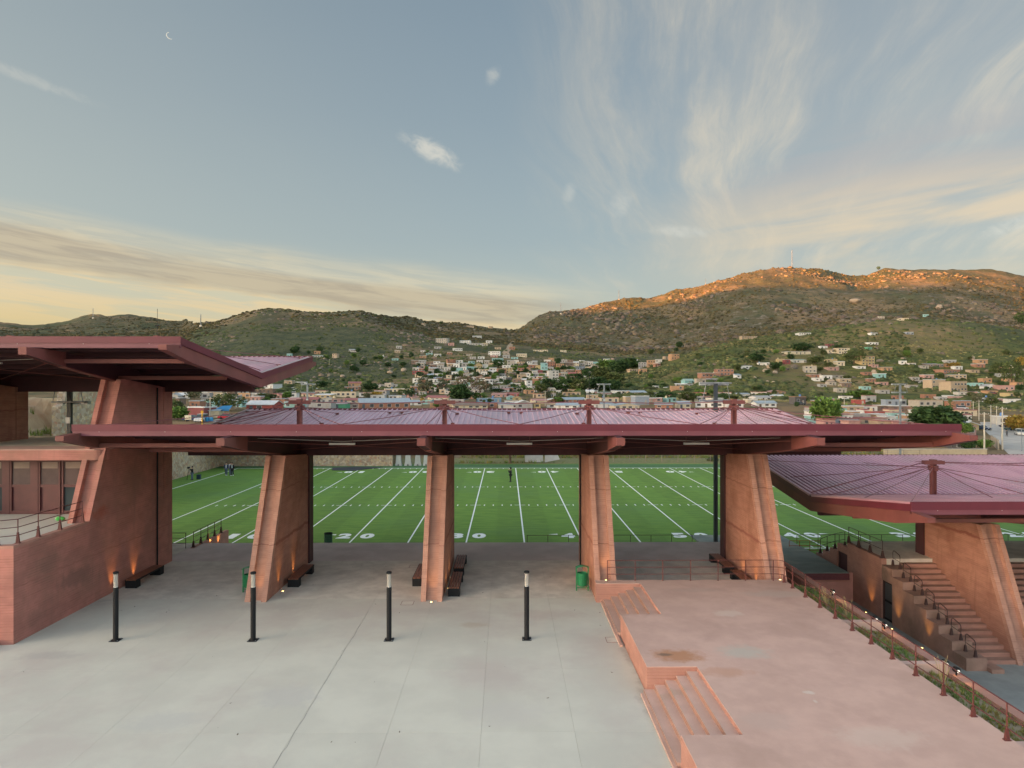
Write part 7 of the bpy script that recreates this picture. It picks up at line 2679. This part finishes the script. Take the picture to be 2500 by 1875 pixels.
blk_ = (.015, .015, .018)
down = (((-.24, .04, 1.14), (-.23, -.06, .92)), ((.24, .04, 1.14), (.23, -.06, .92)))
cam_up = (((-.25, -.10, 1.20), (-.10, -.28, 1.45)), ((.25, -.10, 1.20), (.10, -.28, 1.45)))
p = at_z(1246.5, 1176.3, 0)
person((p.x, p.y, .004), 'man in black with black hat on the field, one hand at his face', -1.9, blk_, blk_, (.02, .02, .02), (((-.25, .04, 1.14), (-.22, -.08, .93)), ((.24, -.12, 1.18), (.08, -.26, 1.50))), (.0, .05), hat=blk_)
p = at_z(469.5, 1171.5, 0)
person((p.x, p.y, .004), 'cameraman in black jacket and jeans filming beside the stone wall', -1.2, blk_, (.10, .14, .19), (.03, .02, .02), cam_up, (.05, -.05))
px_ = at_z(464, 1171, 0)
tr = thing('tripod_camera', 'black video camera on a tall tripod in front of the cameraman', 'camera', (px_.x - .15, px_.y, 0))
for k in range(3):
    a = 2 * math.pi * k / 3 + .5
    MB().tube([(.45 * math.cos(a), .45 * math.sin(a), 0), (0, 0, 1.45)], .018, 5).obj('leg', 'black_metal', tr, world=False)
MB().box(-.10, -.22, 1.45, .10, .16, 1.68).obj('camera_body', 'black_metal', tr, world=False)
MB().tube([(0, -.22, 1.56), (0, -.38, 1.56)], .06, 8).obj('lens', 'black_metal', tr, world=False)
p = at_z(485.5, 1170, 0)
bg_ = thing('equipment_case', 'dark equipment case with raised handle on the turf by the stone wall', 'case', (p.x, p.y, 0))
MB().box(-.24, -.16, .04, .24, .16, .62).obj('shell', plain((.02, .04, .06), .5), bg_, world=False)
MB().tube([(-.15, .1, .6), (-.15, .1, 1.0), (-.02, .1, 1.0), (-.02, .1, .6)], .015, 5).obj('handle', 'black_metal', bg_, world=False)
p = at_z(552.5, 1160.5, 0)
person((p.x, p.y, .004), 'person in dark top over white sleeves and jeans walking on the left', .25, (.05, .06, .10), (.09, .12, .17), (.05, .03, .02), down, (.16, -.14), shirt=(.6, .6, .6))
person((p.x + .48, p.y + .35, .004), 'person in a pale jacket half hidden between the two dark walkers', .2, (.55, .53, .55), (.12, .15, .2), (.06, .04, .03), down, (-.12, .15))
p = at_z(562.5, 1161, 0)
person((p.x + .25, p.y, .004), 'person in black suit and pale shirt walking on the right', .15, blk_, blk_, (.05, .03, .02), down, (-.16, .16), shirt=(.55, .62, .62))
p = hit(2458, 1066)
person((p.x, p.y, p.z), 'lone pedestrian in dark clothes walking in the street', .1, (.07, .08, .09), (.05, .05, .06), (.02, .02, .02), down, (.15, -.15))['group'] = 'people in the street'

# ------------------------------------------------------------------ moon
d = ray(415.5, 86)
T_ = 9000
mr = 9.6 / F * T_
out_, in_ = [], []
n_ = 20
for k in range(n_ + 1):
    a = math.pi / 2 + math.pi * k / n_
    out_.append((mr * math.cos(a), mr * math.sin(a)))
    in_.append((mr * .80 * math.cos(a), mr * math.sin(a)))
mv = [(x, 0, z) for x, z in out_] + [(x, 0, z) for x, z in in_] + [(x * .92, mr * .2, z * .98) for x, z in out_]
mf_ = [(k, k + 1, n_ + 2 + k, n_ + 1 + k) for k in range(n_)] + [(k, 2 * n_ + 2 + k, 2 * n_ + 3 + k, k + 1) for k in range(n_)]
MATS['moon'] = mat('moon_lit', (.02, .02, .02), emit=(.62, .60, .50), estr=.22)
mb = MB()
mb.v, mb.f = mv, mf_
m_o = mb.obj('moon', 'moon')
m_o.location = (d[0] * T_, d[1] * T_, CAMZ + d[2] * T_)
m_o.rotation_euler = (rad(-14), rad(-22), math.atan2(-d[0], d[1]) )
tag(m_o, 'thin pale crescent moon high in the left sky', 'moon')
